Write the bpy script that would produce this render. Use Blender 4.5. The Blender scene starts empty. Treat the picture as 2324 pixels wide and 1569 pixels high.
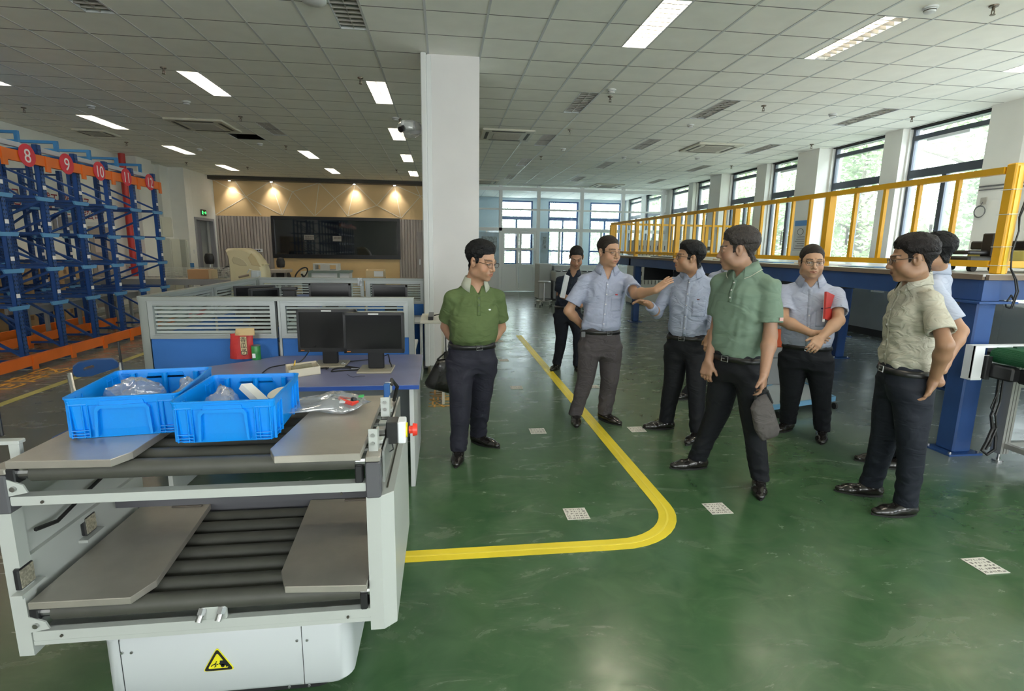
import bpy, math, random
import numpy as np
from mathutils import Vector, Matrix
S = bpy.context.scene
COL = S.collection
random.seed(7)

# ---------------------------------------------------------------- camera
CAM_H = 1.60
FPX = 1201.0
_p, _y, _r = math.radians(10.4662), math.radians(7.4084), math.radians(0.8443)
_fw = Vector((math.sin(_y)*math.cos(_p), math.cos(_y)*math.cos(_p), -math.sin(_p)))
_rt = Vector((math.cos(_y), -math.sin(_y), 0))
_up = _rt.cross(_fw)
RT = math.cos(_r)*_rt + math.sin(_r)*_up
UP = -math.sin(_r)*_rt + math.cos(_r)*_up
FW = _fw
cd = bpy.data.cameras.new('camera')
cam = bpy.data.objects.new('camera', cd)
COL.objects.link(cam)
cd.sensor_width = 36.0
cd.lens = FPX/2324*36.0
cd.clip_start = 0.05
cd.clip_end = 300
cam.matrix_world = Matrix(((RT.x, UP.x, -FW.x, 0), (RT.y, UP.y, -FW.y, 0), (RT.z, UP.z, -FW.z, CAM_H), (0, 0, 0, 1)))
S.camera = cam

def ray(px, py):
    return (px-1162)*RT - (py-784.5)*UP + FPX*FW
def onY(px, py, Y):      # the place seen at a pixel at depth Y (metres into the room)
    d = ray(px, py); t = Y/d.y
    return Vector((d.x*t, Y, CAM_H+d.z*t))
def onX(px, py, X):
    d = ray(px, py); t = X/d.x
    return Vector((X, d.y*t, CAM_H+d.z*t))
def onZ(px, py, Z):
    d = ray(px, py); t = (Z-CAM_H)/d.z
    return Vector((d.x*t, d.y*t, Z))

# ---------------------------------------------------------------- world, view, lights
W = bpy.data.worlds.new('overcast_sky')
S.world = W
W.use_nodes = True
_nt = W.node_tree
_bg = _nt.nodes['Background']
_tc = _nt.nodes.new('ShaderNodeTexCoord'); _sx = _nt.nodes.new('ShaderNodeSeparateXYZ'); _cr = _nt.nodes.new('ShaderNodeValToRGB')
_nt.links.new(_tc.outputs['Generated'], _sx.inputs[0]); _nt.links.new(_sx.outputs['Z'], _cr.inputs[0])
_cr.color_ramp.elements[0].position = 0.0; _cr.color_ramp.elements[0].color = (0.86, 0.89, 0.88, 1)
_cr.color_ramp.elements[1].position = 0.6; _cr.color_ramp.elements[1].color = (0.92, 0.96, 0.97, 1)
_nt.links.new(_cr.outputs[0], _bg.inputs[0])
_bg.inputs[1].default_value = 5.0
S.view_settings.view_transform = 'Standard'
S.view_settings.look = 'None'
S.view_settings.gamma = 1.0
S.view_settings.use_curve_mapping = False
S.view_settings.exposure = 1.12
S.cycles.max_bounces = 7
S.cycles.diffuse_bounces = 4
S.cycles.glossy_bounces = 3
S.cycles.transmission_bounces = 4
S.cycles.transparent_max_bounces = 8
S.cycles.caustics_reflective = False
S.cycles.caustics_refractive = False
S.cycles.use_denoising = True
S.cycles.sample_clamp_indirect = 8.0

def portal(cx, cy, cz, sx, sz, n):
    l = bpy.data.lights.new('window_portal', 'AREA'); l.shape = 'RECTANGLE'; l.size = sx; l.size_y = sz
    l.cycles.is_portal = True
    o = bpy.data.objects.new('window_portal', l); COL.objects.link(o)
    o.location = (cx, cy, cz)
    o.rotation_euler = Vector(n).to_track_quat('-Z', 'Z').to_euler()
ROOM_Y0 = -4.0
portal(8.5, 8.3, 2.6, 3.6, 2.3, (-1, 0, 0)); portal(8.5, 12.4, 2.6, 3.6, 2.3, (-1, 0, 0))
portal(8.5, 16.9, 2.6, 4.6, 2.3, (-1, 0, 0)); portal(8.5, 2.0, 2.3, 10.5, 2.8, (-1, 0, 0))
portal(8.5, 22.0, 2.6, 3.8, 2.3, (-1, 0, 0)); portal(0.0, ROOM_Y0-0.05, 1.9, 16.4, 3.7, (0, 1, 0)); portal(5.0, 24.3, 2.4, 6.4, 3.0, (0, -1, 0))

# ---------------------------------------------------------------- materials
MATS = {}
def mat(name, col, rough=0.5, metal=0.0, var=0.0, vscale=6.0, bump=0.0, bscale=40.0, emit=None, estr=0.0, stretch=None, alpha=None, spec=0.5, trans=0.0, coat=0.0):
    if name in MATS: return MATS[name]
    m = bpy.data.materials.new(name); MATS[name] = m; m.use_nodes = True
    nt = m.node_tree; b = nt.nodes['Principled BSDF']
    b.inputs['Base Color'].default_value = (*col, 1); b.inputs['Roughness'].default_value = rough
    b.inputs['Metallic'].default_value = metal; b.inputs['Specular IOR Level'].default_value = spec
    b.inputs['Coat Weight'].default_value = coat
    if trans: b.inputs['Transmission Weight'].default_value = trans
    if alpha is not None: b.inputs['Alpha'].default_value = alpha
    if emit: b.inputs['Emission Color'].default_value = (*emit, 1); b.inputs['Emission Strength'].default_value = estr
    def coord():
        tc = nt.nodes.new('ShaderNodeTexCoord')
        if stretch:
            mp = nt.nodes.new('ShaderNodeMapping'); mp.inputs['Scale'].default_value = stretch
            nt.links.new(tc.outputs['Object'], mp.inputs[0]); return mp.outputs[0]
        return tc.outputs['Object']
    if var:
        n = nt.nodes.new('ShaderNodeTexNoise'); n.inputs['Scale'].default_value = vscale; n.inputs['Detail'].default_value = 5
        r = nt.nodes.new('ShaderNodeValToRGB')
        r.color_ramp.elements[0].position = .3; r.color_ramp.elements[1].position = .7
        r.color_ramp.elements[0].color = tuple(max(0, c*(1-var)) for c in col)+(1,)
        r.color_ramp.elements[1].color = tuple(min(1, c*(1+var)) for c in col)+(1,)
        nt.links.new(coord(), n.inputs[0]); nt.links.new(n.outputs[0], r.inputs[0]); nt.links.new(r.outputs[0], b.inputs['Base Color'])
    if bump:
        n = nt.nodes.new('ShaderNodeTexNoise'); n.inputs['Scale'].default_value = bscale; n.inputs['Detail'].default_value = 3
        bp = nt.nodes.new('ShaderNodeBump'); bp.inputs['Strength'].default_value = bump; bp.inputs['Distance'].default_value = .01
        nt.links.new(coord(), n.inputs[0]); nt.links.new(n.outputs[0], bp.inputs['Height']); nt.links.new(bp.outputs[0], b.inputs['Normal'])
    return m

def glass_mat(name, tint=(.95, .98, 1), gloss=.12, opacity=0.0, ocol=(.8, .85, .85), bump=0.0, haze=0.0):
    m = bpy.data.materials.new(name); MATS[name] = m; m.use_nodes = True; nt = m.node_tree
    for n in list(nt.nodes): nt.nodes.remove(n)
    out = nt.nodes.new('ShaderNodeOutputMaterial'); t = nt.nodes.new('ShaderNodeBsdfTransparent'); t.inputs[0].default_value = (*tint, 1)
    g = nt.nodes.new('ShaderNodeBsdfGlossy'); g.inputs['Roughness'].default_value = .03
    lw = nt.nodes.new('ShaderNodeLayerWeight'); lw.inputs[0].default_value = .5
    pw = nt.nodes.new('ShaderNodeMath'); pw.operation = 'POWER'; pw.inputs[1].default_value = 5; nt.links.new(lw.outputs['Facing'], pw.inputs[0])
    fr = nt.nodes.new('ShaderNodeMath'); fr.operation = 'MULTIPLY_ADD'; fr.inputs[1].default_value = .6; fr.inputs[2].default_value = gloss*.5; nt.links.new(pw.outputs[0], fr.inputs[0])
    mx = nt.nodes.new('ShaderNodeMixShader')
    if bump:
        no = nt.nodes.new('ShaderNodeTexNoise'); no.inputs['Scale'].default_value = bump
        bp = nt.nodes.new('ShaderNodeBump'); bp.inputs['Strength'].default_value = .6
        nt.links.new(no.outputs[0], bp.inputs['Height']); nt.links.new(bp.outputs[0], g.inputs['Normal'])
    nt.links.new(fr.outputs[0], mx.inputs[0]); nt.links.new(t.outputs[0], mx.inputs[1]); nt.links.new(g.outputs[0], mx.inputs[2])
    last = mx
    if opacity:
        d = nt.nodes.new('ShaderNodeBsdfDiffuse'); d.inputs[0].default_value = (*ocol, 1)
        m2 = nt.nodes.new('ShaderNodeMixShader'); m2.inputs[0].default_value = opacity
        nt.links.new(mx.outputs[0], m2.inputs[1]); nt.links.new(d.outputs[0], m2.inputs[2]); last = m2
    if haze:
        d = nt.nodes.new('ShaderNodeBsdfTranslucent'); d.inputs[0].default_value = (.9, .94, .95, 1)
        m2 = nt.nodes.new('ShaderNodeMixShader'); m2.inputs[0].default_value = haze
        nt.links.new(last.outputs[0], m2.inputs[1]); nt.links.new(d.outputs[0], m2.inputs[2]); last = m2
    nt.links.new(last.outputs[0], out.inputs[0])
    return m

# ---------------------------------------------------------------- mesh helpers
ROOTLOC = {}
def tag(o, label=None, cat=None, group=None, kind=None):
    if label: o['label'] = label
    if cat: o['category'] = cat
    if group: o['group'] = group
    if kind: o['kind'] = kind
    return o
def thing(name, loc, label, cat, group=None):
    o = bpy.data.objects.new(name, None); COL.objects.link(o); o.location = loc
    o.empty_display_size = .1
    ROOTLOC[o.name] = Vector(loc)
    return tag(o, label, cat, group)
def setparent(o, parent):
    if parent is not None:
        o.parent = parent; ROOTLOC[o.name] = ROOTLOC.get(parent.name, Vector((0, 0, 0)))

class MB:
    K = 0
    def __init__(s): s.v = []; s.f = []; s.m = []; s.mi = 0
    def add(s, vs, fs):
        b = len(s.v); s.v += [tuple(v) for v in vs]
        for f in fs: s.f.append(tuple(b+i for i in f)); s.m.append(s.mi)
        return s
    def box(s, x0, x1, y0, y1, z0, z1):
        MB.K += 1; e = min(.0004*(MB.K % 7), .06*min(abs(x1-x0), abs(y1-y0), abs(z1-z0)))   # keeps faces of neighbouring boxes from lying in one plane
        x0, x1, y0, y1, z0, z1 = min(x0, x1)+e, max(x0, x1)-e, min(y0, y1)+e, max(y0, y1)-e, min(z0, z1)+e, max(z0, z1)-e
        return s.add([(x0, y0, z0), (x1, y0, z0), (x1, y1, z0), (x0, y1, z0), (x0, y0, z1), (x1, y0, z1), (x1, y1, z1), (x0, y1, z1)],
                     [(0, 3, 2, 1), (4, 5, 6, 7), (0, 1, 5, 4), (1, 2, 6, 5), (2, 3, 7, 6), (3, 0, 4, 7)])
    def bbox(s, x0, x1, y0, y1, z0, z1, r=.005):
        # box with chamfered edges
        X = (x0, x0+r, x1-r, x1); Y = (y0, y0+r, y1-r, y1); Z = (z0, z0+r, z1-r, z1)
        return s.prism([(X[1], Y[0]), (X[2], Y[0]), (X[3], Y[1]), (X[3], Y[2]), (X[2], Y[3]), (X[1], Y[3]), (X[0], Y[2]), (X[0], Y[1])], z0, z1, r)
    def prism(s, pts, z0, z1, ch=0.0):
        n = len(pts)
        if ch:
            cx = sum(p[0] for p in pts)/n; cy = sum(p[1] for p in pts)/n
            def ins(p):
                dx, dy = p[0]-cx, p[1]-cy; L = math.hypot(dx, dy) or 1
                return (p[0]-dx/L*ch, p[1]-dy/L*ch)
            i = [ins(p) for p in pts]
            rings = [(i, z0), (pts, z0+ch), (pts, z1-ch), (i, z1)]
        else: rings = [(pts, z0), (pts, z1)]
        vs = [(p[0], p[1], z) for ps, z in rings for p in ps]
        fs = [tuple(range(n-1, -1, -1)), tuple(range((len(rings)-1)*n, len(rings)*n))]
        for k in range(len(rings)-1):
            for j in range(n): a = k*n+j; b = k*n+(j+1) % n; fs.append((a, b, b+n, a+n))
        return s.add(vs, fs)
    def prism_x(s, pts, x0, x1):      # polygon of (y, z) swept along x
        n = len(pts); vs = [(x0, p[0], p[1]) for p in pts]+[(x1, p[0], p[1]) for p in pts]
        fs = [tuple(range(n-1, -1, -1)), tuple(range(n, 2*n))]+[(j, (j+1) % n, (j+1) % n+n, j+n) for j in range(n)]
        return s.add(vs, fs)
    def prism_y(s, pts, y0, y1):      # polygon of (x, z) swept along y
        n = len(pts); vs = [(p[0], y0, p[1]) for p in pts]+[(p[0], y1, p[1]) for p in pts]
        fs = [tuple(range(n)), tuple(range(2*n-1, n-1, -1))]+[(j, j+n, (j+1) % n+n, (j+1) % n) for j in range(n)]
        return s.add(vs, fs)
    def cyl(s, a, b, r, n=12, r2=None, cap=True):
        a = Vector(a); b = Vector(b); r2 = r if r2 is None else r2
        d = (b-a).normalized(); u = d.orthogonal().normalized(); w = d.cross(u)
        vs = [a+r*(math.cos(t)*u+math.sin(t)*w) for t in [2*math.pi*i/n for i in range(n)]]+[b+r2*(math.cos(t)*u+math.sin(t)*w) for t in [2*math.pi*i/n for i in range(n)]]
        fs = [(j, (j+1) % n, (j+1) % n+n, j+n) for j in range(n)]
        if cap: fs += [tuple(range(n-1, -1, -1)), tuple(range(n, 2*n))]
        return s.add(vs, fs)
    def bar(s, a, b, w, h=None, up=(0, 0, 1)):
        a = Vector(a); b = Vector(b); h = h or w; d = (b-a).normalized(); up = Vector(up)
        if abs(d.dot(up)) > .99: up = Vector((0, 1, 0))
        u = d.cross(up).normalized()*w/2; v = u.cross(d).normalized()*h/2
        vs = [a-u-v, a+u-v, a+u+v, a-u+v, b-u-v, b+u-v, b+u+v, b-u+v]
        return s.add(vs, [(0, 1, 2, 3), (7, 6, 5, 4), (0, 4, 5, 1), (1, 5, 6, 2), (2, 6, 7, 3), (3, 7, 4, 0)])
    def tube(s, pts, r, n=8, closed=False):
        pts = [Vector(p) for p in pts]; m = len(pts); rings = []
        rr = r if hasattr(r, '__len__') else [r]*m
        pu = None
        for i, p in enumerate(pts):
            a = pts[i-1] if (i or closed) else p; b = pts[(i+1) % m] if (i < m-1 or closed) else p
            d = (b-a).normalized()
            u = d.orthogonal().normalized() if pu is None else (pu-d*pu.dot(d)).normalized()
            pu = u; w = d.cross(u)
            rings.append([p+rr[i]*(math.cos(2*math.pi*k/n)*u+math.sin(2*math.pi*k/n)*w) for k in range(n)])
        fs = []
        for i in range(m if closed else m-1):
            j = (i+1) % m
            for k in range(n): fs.append((i*n+k, i*n+(k+1) % n, j*n+(k+1) % n, j*n+k))
        if not closed: fs += [tuple(range(n-1, -1, -1)), tuple(range((m-1)*n, m*n))]
        return s.add([v for R in rings for v in R], fs)
    def lathe(s, prof, c=(0, 0, 0), n=20):
        vs = [(c[0]+r*math.cos(2*math.pi*k/n), c[1]+r*math.sin(2*math.pi*k/n), c[2]+z) for r, z in prof for k in range(n)]
        fs = []
        for i in range(len(prof)-1):
            for k in range(n): fs.append((i*n+k, i*n+(k+1) % n, (i+1)*n+(k+1) % n, (i+1)*n+k))
        fs += [tuple(range(n-1, -1, -1)), tuple(range((len(prof)-1)*n, len(prof)*n))]
        return s.add(vs, fs)
    def quad(s, a, b, c, d): return s.add([a, b, c, d], [(0, 1, 2, 3)])
    def build(s, name, mats, parent=None, smooth=False, label=None, cat=None, group=None, kind=None, origin=None):
        if not isinstance(mats, (list, tuple)): mats = [mats]
        me = bpy.data.meshes.new(name)
        off = Vector((0, 0, 0))
        if parent is not None: off = ROOTLOC.get(parent.name, off)
        elif origin is not None: off = Vector(origin)
        me.from_pydata([(x-off.x, y-off.y, z-off.z) for x, y, z in s.v], [], s.f)
        for m in mats: me.materials.append(m)
        if len(mats) > 1: me.polygons.foreach_set('material_index', s.m)
        if smooth:
            me.polygons.foreach_set('use_smooth', [True]*len(me.polygons))
            if smooth != 'all' and hasattr(me, 'set_sharp_from_angle'): me.set_sharp_from_angle(angle=math.radians(40))
        o = bpy.data.objects.new(name, me); COL.objects.link(o)
        if parent is not None: setparent(o, parent)
        elif origin is not None: o.location = off; ROOTLOC[o.name] = off
        else: ROOTLOC[o.name] = Vector((0, 0, 0))
        return tag(o, label, cat, group, kind)

def struct(mb, name, mats, smooth=False, parent=None):
    return mb.build(name, mats, parent=parent, kind='structure' if parent is None else None, smooth=smooth)
def copy_tree(o, parent=None):
    c = o.copy(); COL.objects.link(c)
    if parent is not None: c.parent = parent
    for ch in list(o.children): copy_tree(ch, c)
    return c
def place(o, loc, rz=0, label=None):
    o.location = loc; o.rotation_euler = (0, 0, rz)
    if label: o['label'] = label
    return o
def text(s, name, size, m, loc, rot, parent=None, label=None, cat=None, ext=.001, sx=1.0, group=None, align='LEFT'):
    cu = bpy.data.curves.new(name, 'FONT'); cu.body = s; cu.size = size; cu.extrude = ext; cu.align_x = align
    tmp = bpy.data.objects.new(name, cu); COL.objects.link(tmp); dg = bpy.context.evaluated_depsgraph_get(); dg.update()
    me = bpy.data.meshes.new_from_object(tmp.evaluated_get(dg)); bpy.data.objects.remove(tmp); bpy.data.curves.remove(cu)
    me.materials.clear(); me.materials.append(m); o = bpy.data.objects.new(name, me); COL.objects.link(o)
    off = Vector((0, 0, 0))
    if parent is not None: off = ROOTLOC.get(parent.name, off); setparent(o, parent)
    o.location = Vector(loc)-off; o.rotation_euler = rot; o.scale = (sx, 1, 1)
    return tag(o, label, cat, group)
PI = math.pi
# ---------------------------------------------------------------- room shell
ZC = 3.80; XL, XR, YB = -8.2, 8.3, 19.6
white_wall = mat('white_wall_paint', (.76, .76, .71), .7, var=.04, vscale=1.5)
grey_wall = mat('grey_wall_paint', (.40, .45, .45), .7, var=.05, vscale=2)
tile_m = mat('ceiling_tile', (.90, .90, .83), .85, var=.03, vscale=4, bump=.1, bscale=300)
tbar_m = mat('ceiling_grid_metal', (.60, .62, .62), .4)
gap_m = mat('ceiling_gap_dark', (.16, .16, .15), .8)
void_m = mat('ceiling_void_dark', (.02, .02, .02), .9)
orange_m = mat('tan_orange_panel', (.72, .50, .25), .55, var=.04, vscale=1.2)
line_m = mat('pale_groove_line', (.80, .72, .58), .5)
dark_frame = mat('dark_aluminium_frame', (.08, .095, .12), .4, metal=.3)
white_frame = mat('white_aluminium_frame', (.86, .88, .89), .4)
pane_m = glass_mat('window_glass', (.93, .97, 1), bump=18, haze=.06)
pane_clear = glass_mat('clear_partition_glass', (.96, .98, 1), gloss=.06)

# floor: green epoxy on the right, grey-olive to the left, scuffs and dust
fm = bpy.data.materials.new('green_epoxy_floor'); fm.use_nodes = True; nt = fm.node_tree; b = nt.nodes['Principled BSDF']
N = nt.nodes.new; Lk = nt.links.new
tc = N('ShaderNodeTexCoord'); sp = N('ShaderNodeSeparateXYZ'); Lk(tc.outputs['Object'], sp.inputs[0])
big = N('ShaderNodeTexNoise'); big.inputs['Scale'].default_value = .55; big.inputs['Detail'].default_value = 4; Lk(tc.outputs['Object'], big.inputs[0])
mpn = N('ShaderNodeMapping'); mpn.inputs['Rotation'].default_value = (0, 0, .6); mpn.inputs['Scale'].default_value = (1.0, 2.2, 1); Lk(tc.outputs['Object'], mpn.inputs[0])
scf = N('ShaderNodeTexNoise'); scf.inputs['Scale'].default_value = 2.2; scf.inputs['Detail'].default_value = 6; scf.inputs['Roughness'].default_value = .65; scf.inputs['Distortion'].default_value = 1.2; Lk(mpn.outputs[0], scf.inputs[0])
mot = N('ShaderNodeTexNoise'); mot.inputs['Scale'].default_value = 5.0; mot.inputs['Detail'].default_value = 5; mot.inputs['Distortion'].default_value = 1.0; Lk(tc.outputs['Object'], mot.inputs[0])
gr = N('ShaderNodeValToRGB'); Lk(mot.outputs[0], gr.inputs[0])
gr.color_ramp.elements[0].position = .25; gr.color_ramp.elements[0].color = (.036, .092, .038, 1)
gr.color_ramp.elements[1].position = .75; gr.color_ramp.elements[1].color = (.066, .138, .062, 1)
dust = N('ShaderNodeValToRGB'); Lk(scf.outputs[0], dust.inputs[0])
dust.color_ramp.elements[0].position = .50; dust.color_ramp.elements[0].color = (0, 0, 0, 1)
dust.color_ramp.elements[1].position = .80; dust.color_ramp.elements[1].color = (.55, .55, .55, 1)
bigr = N('ShaderNodeValToRGB'); Lk(big.outputs[0], bigr.inputs[0])
bigr.color_ramp.elements[0].position = .35; bigr.color_ramp.elements[0].color = (.25, .25, .25, 1); bigr.color_ramp.elements[1].position = .65
dm = N('ShaderNodeMath'); dm.operation = 'MULTIPLY'; Lk(dust.outputs[0], dm.inputs[0]); Lk(bigr.outputs[0], dm.inputs[1])
m1 = N('ShaderNodeMixRGB'); Lk(dm.outputs[0], m1.inputs[0]); Lk(gr.outputs[0], m1.inputs[1]); m1.inputs[2].default_value = (.25, .27, .20, 1)
# mixed by position: grey-green in the distance, blue-grey to the right, grey-olive to the left
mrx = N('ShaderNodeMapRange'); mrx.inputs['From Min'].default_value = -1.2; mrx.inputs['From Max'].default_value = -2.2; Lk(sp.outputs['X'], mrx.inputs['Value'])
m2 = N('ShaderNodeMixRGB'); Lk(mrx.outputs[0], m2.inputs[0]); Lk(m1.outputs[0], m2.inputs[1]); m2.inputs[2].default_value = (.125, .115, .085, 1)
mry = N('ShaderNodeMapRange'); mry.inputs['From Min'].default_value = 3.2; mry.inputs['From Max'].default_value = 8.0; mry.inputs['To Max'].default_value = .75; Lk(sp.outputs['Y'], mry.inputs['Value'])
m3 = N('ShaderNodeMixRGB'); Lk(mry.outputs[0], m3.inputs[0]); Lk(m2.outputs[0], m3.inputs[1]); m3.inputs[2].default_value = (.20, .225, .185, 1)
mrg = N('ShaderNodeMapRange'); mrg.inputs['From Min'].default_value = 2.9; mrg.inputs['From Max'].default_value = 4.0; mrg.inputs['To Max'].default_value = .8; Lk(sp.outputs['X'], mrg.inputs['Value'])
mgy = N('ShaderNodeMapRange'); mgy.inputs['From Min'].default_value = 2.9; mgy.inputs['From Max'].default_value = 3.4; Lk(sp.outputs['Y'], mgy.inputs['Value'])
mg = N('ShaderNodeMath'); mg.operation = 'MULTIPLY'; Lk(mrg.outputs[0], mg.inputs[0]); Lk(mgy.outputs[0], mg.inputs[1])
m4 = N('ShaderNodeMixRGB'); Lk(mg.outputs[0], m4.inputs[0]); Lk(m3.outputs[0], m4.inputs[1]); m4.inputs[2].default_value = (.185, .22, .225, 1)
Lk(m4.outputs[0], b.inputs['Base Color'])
rr = N('ShaderNodeMapRange'); rr.inputs['To Min'].default_value = .08; rr.inputs['To Max'].default_value = .40; Lk(scf.outputs[0], rr.inputs['Value']); Lk(rr.outputs[0], b.inputs['Roughness'])
wv = N('ShaderNodeTexNoise'); wv.inputs['Scale'].default_value = 3.0; wv.inputs['Detail'].default_value = 4; Lk(tc.outputs['Object'], wv.inputs[0])
bp = N('ShaderNodeBump'); bp.inputs['Strength'].default_value = .06; bp.inputs['Distance'].default_value = .01; Lk(wv.outputs[0], bp.inputs['Height']); Lk(bp.outputs[0], b.inputs['Normal'])
b.inputs['Specular IOR Level'].default_value = .75
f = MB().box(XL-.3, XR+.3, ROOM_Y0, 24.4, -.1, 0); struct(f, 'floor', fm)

# ceiling: suspended tiles, T-bars, openings for the recessed lights
GX0, GY0, GSX, GSY = 1.044, 6.73, .60, .584
COLX = {-6.156: .28, -3.156: .28, -.756: .28, 2.244: .28, 4.42: .28, 7.044: .28}
ROWI = [-8, -3, 2, 7, 12, 17, 23]
cut = []      # (x0, x1, y0, y1) recesses
for xr_ in COLX:
    for ri in ROWI: cut.append((xr_-.28, xr_, GY0+ri*GSY, GY0+(ri+2)*GSY))
HOLE = (-4.356, -3.756+.0, GY0+9*GSY, GY0+10*GSY); cut.append(HOLE)
mb = MB()
def tile(x0, x1, y0, y1):
    if x1-x0 < .02 or y1-y0 < .02: return
    mb.quad((x0, y0, ZC), (x0, y1, ZC), (x1, y1, ZC), (x1, y0, ZC))
i0 = math.floor((XL-GX0)/GSX); i1 = math.ceil((XR-GX0)/GSX); j0 = math.floor((ROOM_Y0-GY0)/GSY); j1 = math.ceil((24.4-GY0)/GSY)
for i in range(i0, i1):
    for j in range(j0, j1):
        xa = max(XL, GX0+i*GSX+.004); xb = min(XR, GX0+(i+1)*GSX-.004); ya = GY0+j*GSY+.004; yb = GY0+(j+1)*GSY-.004
        c = [q for q in cut if q[0] < xb-.01 and q[1] > xa+.01 and q[2] < yb-.01 and q[3] > ya+.01]
        if c:
            q = c[0]; tile(xa, min(xb, q[0]), ya, yb); tile(max(xa, q[1]), xb, ya, yb)
        else: tile(xa, xb, ya, yb)
struct(mb, 'ceiling', tile_m)
mb = MB()
for i in range(i0, i1+1):
    x = GX0+i*GSX
    if XL < x < XR: mb.box(x-.012, x+.012, ROOM_Y0, 24.4, ZC-.004, ZC+.01)
struct(mb, 'trim_1', tbar_m)
mb = MB()
for j in range(j0, j1+1):
    y = GY0+j*GSY
    mb.box(XL, XR, y-.007, y+.007, ZC-.001, ZC+.008)
struct(mb, 'trim_2', gap_m)
mb = MB().box(XL-.3, XR+.3, ROOM_Y0, 24.6, ZC+.35, ZC+.40); struct(mb, 'ceiling_void', void_m)

# right wall with window openings ------------------------------------------------
WY = [(7.55, 9.02), (9.48, 10.95), (11.74, 13.10), (13.62, 15.06), (15.81, 17.16), (17.58, 19.2), (20.1, 21.7), (22.2, 23.8), (3.3, 4.8), (5.3, 6.6), (-3.2, -1.7), (-1.2, .3), (.9, 2.4)]  # the two far-room openings past the partition are added for more light
LOW = [(6.05, 6.9), (9.1, 9.42)]
mb = MB()
WS = sorted(WY); zb, zt = 1.38, 3.78
prev = ROOM_Y0
for a, c in WS:
    mb.box(XR, XR+.25, prev, a, zb, ZC); prev = c
mb.box(XR, XR+.25, prev, 24.4, zb, ZC)
struct(mb, 'wall_right', white_wall)
mb = MB(); prev = ROOM_Y0
for a, c in LOW:
    mb.box(XR, XR+.25, prev, a, 0, zb); mb.box(XR, XR+.25, a, c, 0, .86); mb.box(XR, XR+.25, a, c, 1.24, zb); prev = c
mb.box(XR, XR+.25, prev, 24.4, 0, zb); struct(mb, 'wall_right_lower', grey_wall)
mb = MB()
for a, c in [(9.05, 9.45), (13.14, 13.58), (17.2, 17.54), (6.95, 7.48)]: mb.box(XR-.12, XR+.01, a, c, zb, ZC)
for a, c in [(11.0, 11.7), (15.1, 15.77)]: mb.box(XR-.28, XR+.01, a, c, 0, ZC)
struct(mb, 'wall_right_piers', white_wall)
mb = MB().box(XR-.02, XR, ROOM_Y0, 19.6, 0, .14); struct(mb, 'baseboard_right', mat('dark_skirting', (.05, .055, .055), .5))
blind = mat('white_roller_blind_rail', (.75, .78, .8), .5)
for n, (a, c) in enumerate(WY+LOW):
    low = n >= len(WY); z0, z1 = (.86, 1.24) if low else (zb, zt)
    fr = MB(); x0, x1 = XR+.06, XR+.14; w = .055
    fr.box(x0, x1, a, a+w, z0, z1).box(x0, x1, c-w, c, z0, z1).box(x0, x1, a, c, z0, z0+w)
    if low:
        fr.box(x0, x1, a, c, z1-w, z1)
    else:
        fr.box(x0, x1, a, c, 3.58, 3.66).box(x0, x1, a, c, 2.93, 3.07); mid = (a+c)/2
        fr.box(x0, x1, mid-.045, mid+.045, z0, 2.93).box(x0, x1, a, c, z1-.02, z1)
    W_ = struct(fr, 'window_%d' % (n+1), white_frame if low else dark_frame)
    MB().box(XR+.095, XR+.101, a, c, z0, z1).build('window_pane', pane_m, W_)
    if not low and a > 6:
        h = MB().box(x0-.03, x0, mid+.06, mid+.10, 1.75, 2.1); h.build('window_handle', white_frame, W_)
        if n % 2 == 0: MB().box(x0-.05, x0, a+.35, c-.35, 3.52, 3.57).build('window_opener', blind, W_)

mb = MB().box(XL-.3, XL-.001, ROOM_Y0, 24.4, ZC-.02, ZC+.42).box(XR+.001, XR+.3, ROOM_Y0, 24.4, ZC-.02, ZC+.42).box(XL-.3, XR+.3, ROOM_Y0-.2, ROOM_Y0, ZC-.02, ZC+.42).box(XL-.3, XR+.3, 24.4, 24.6, ZC-.02, ZC+.42)
struct(mb, 'ceiling_void_added_closure', void_m)  # closure round the ceiling void, added to stop sky light leaking in
# unseen wall behind the viewer, added with window openings to limit the front light
mb = MB(); prev = XL-.3
for a, c in [(-3.4, -1.4), (.2, 2.6), (3.6, 7.4)]:
    mb.box(prev, a, ROOM_Y0-.2, ROOM_Y0, 0, ZC).box(a, c, ROOM_Y0-.2, ROOM_Y0, 0, .9).box(a, c, ROOM_Y0-.2, ROOM_Y0, 3.2, ZC); prev = c
mb.box(prev, XR+.3, ROOM_Y0-.2, ROOM_Y0, 0, ZC); struct(mb, 'wall_behind_added', white_wall)
# left wall, pilasters, door corner ----------------------------------------------
mb = MB().box(XL-.25, XL, ROOM_Y0, 24.4, 0, ZC); struct(mb, 'wall_left', white_wall)
mb = MB().box(XL, XL+.30, 15.5, 16.25, 0, ZC).box(XL, XL+.12, 17.0, 17.5, 0, ZC); struct(mb, 'wall_left_pilaster', white_wall)
mb = MB().box(XL, XL+.05, 16.3, 16.75, 2.3, 3.72); struct(mb, 'wall_left_recess_shade_strip', mat('dull_olive_recess_shade', (.16, .17, .13), .6))  # dark recess beside the pilaster, painted on as a flat olive strip
XD = -7.65
mb = MB().box(XL, XD, 17.5, 17.75, 0, ZC).box(XL, XD, 17.75, 17.95, 0, ZC).box(XD-.2, XD, 17.95, 19.3, 2.35, ZC).box(XD-.2, XD, 19.3, YB, 0, ZC)
struct(mb, 'wall_left_corner', white_wall)
grey_door = mat('grey_door_paint', (.22, .22, .25), .5)
mb = MB().box(XD-.1, XD+.03, 17.93, 18.02, 0, 2.4).box(XD-.1, XD+.03, 19.25, 19.33, 0, 2.4).box(XD-.1, XD+.03, 17.93, 19.33, 2.32, 2.4)
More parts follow.
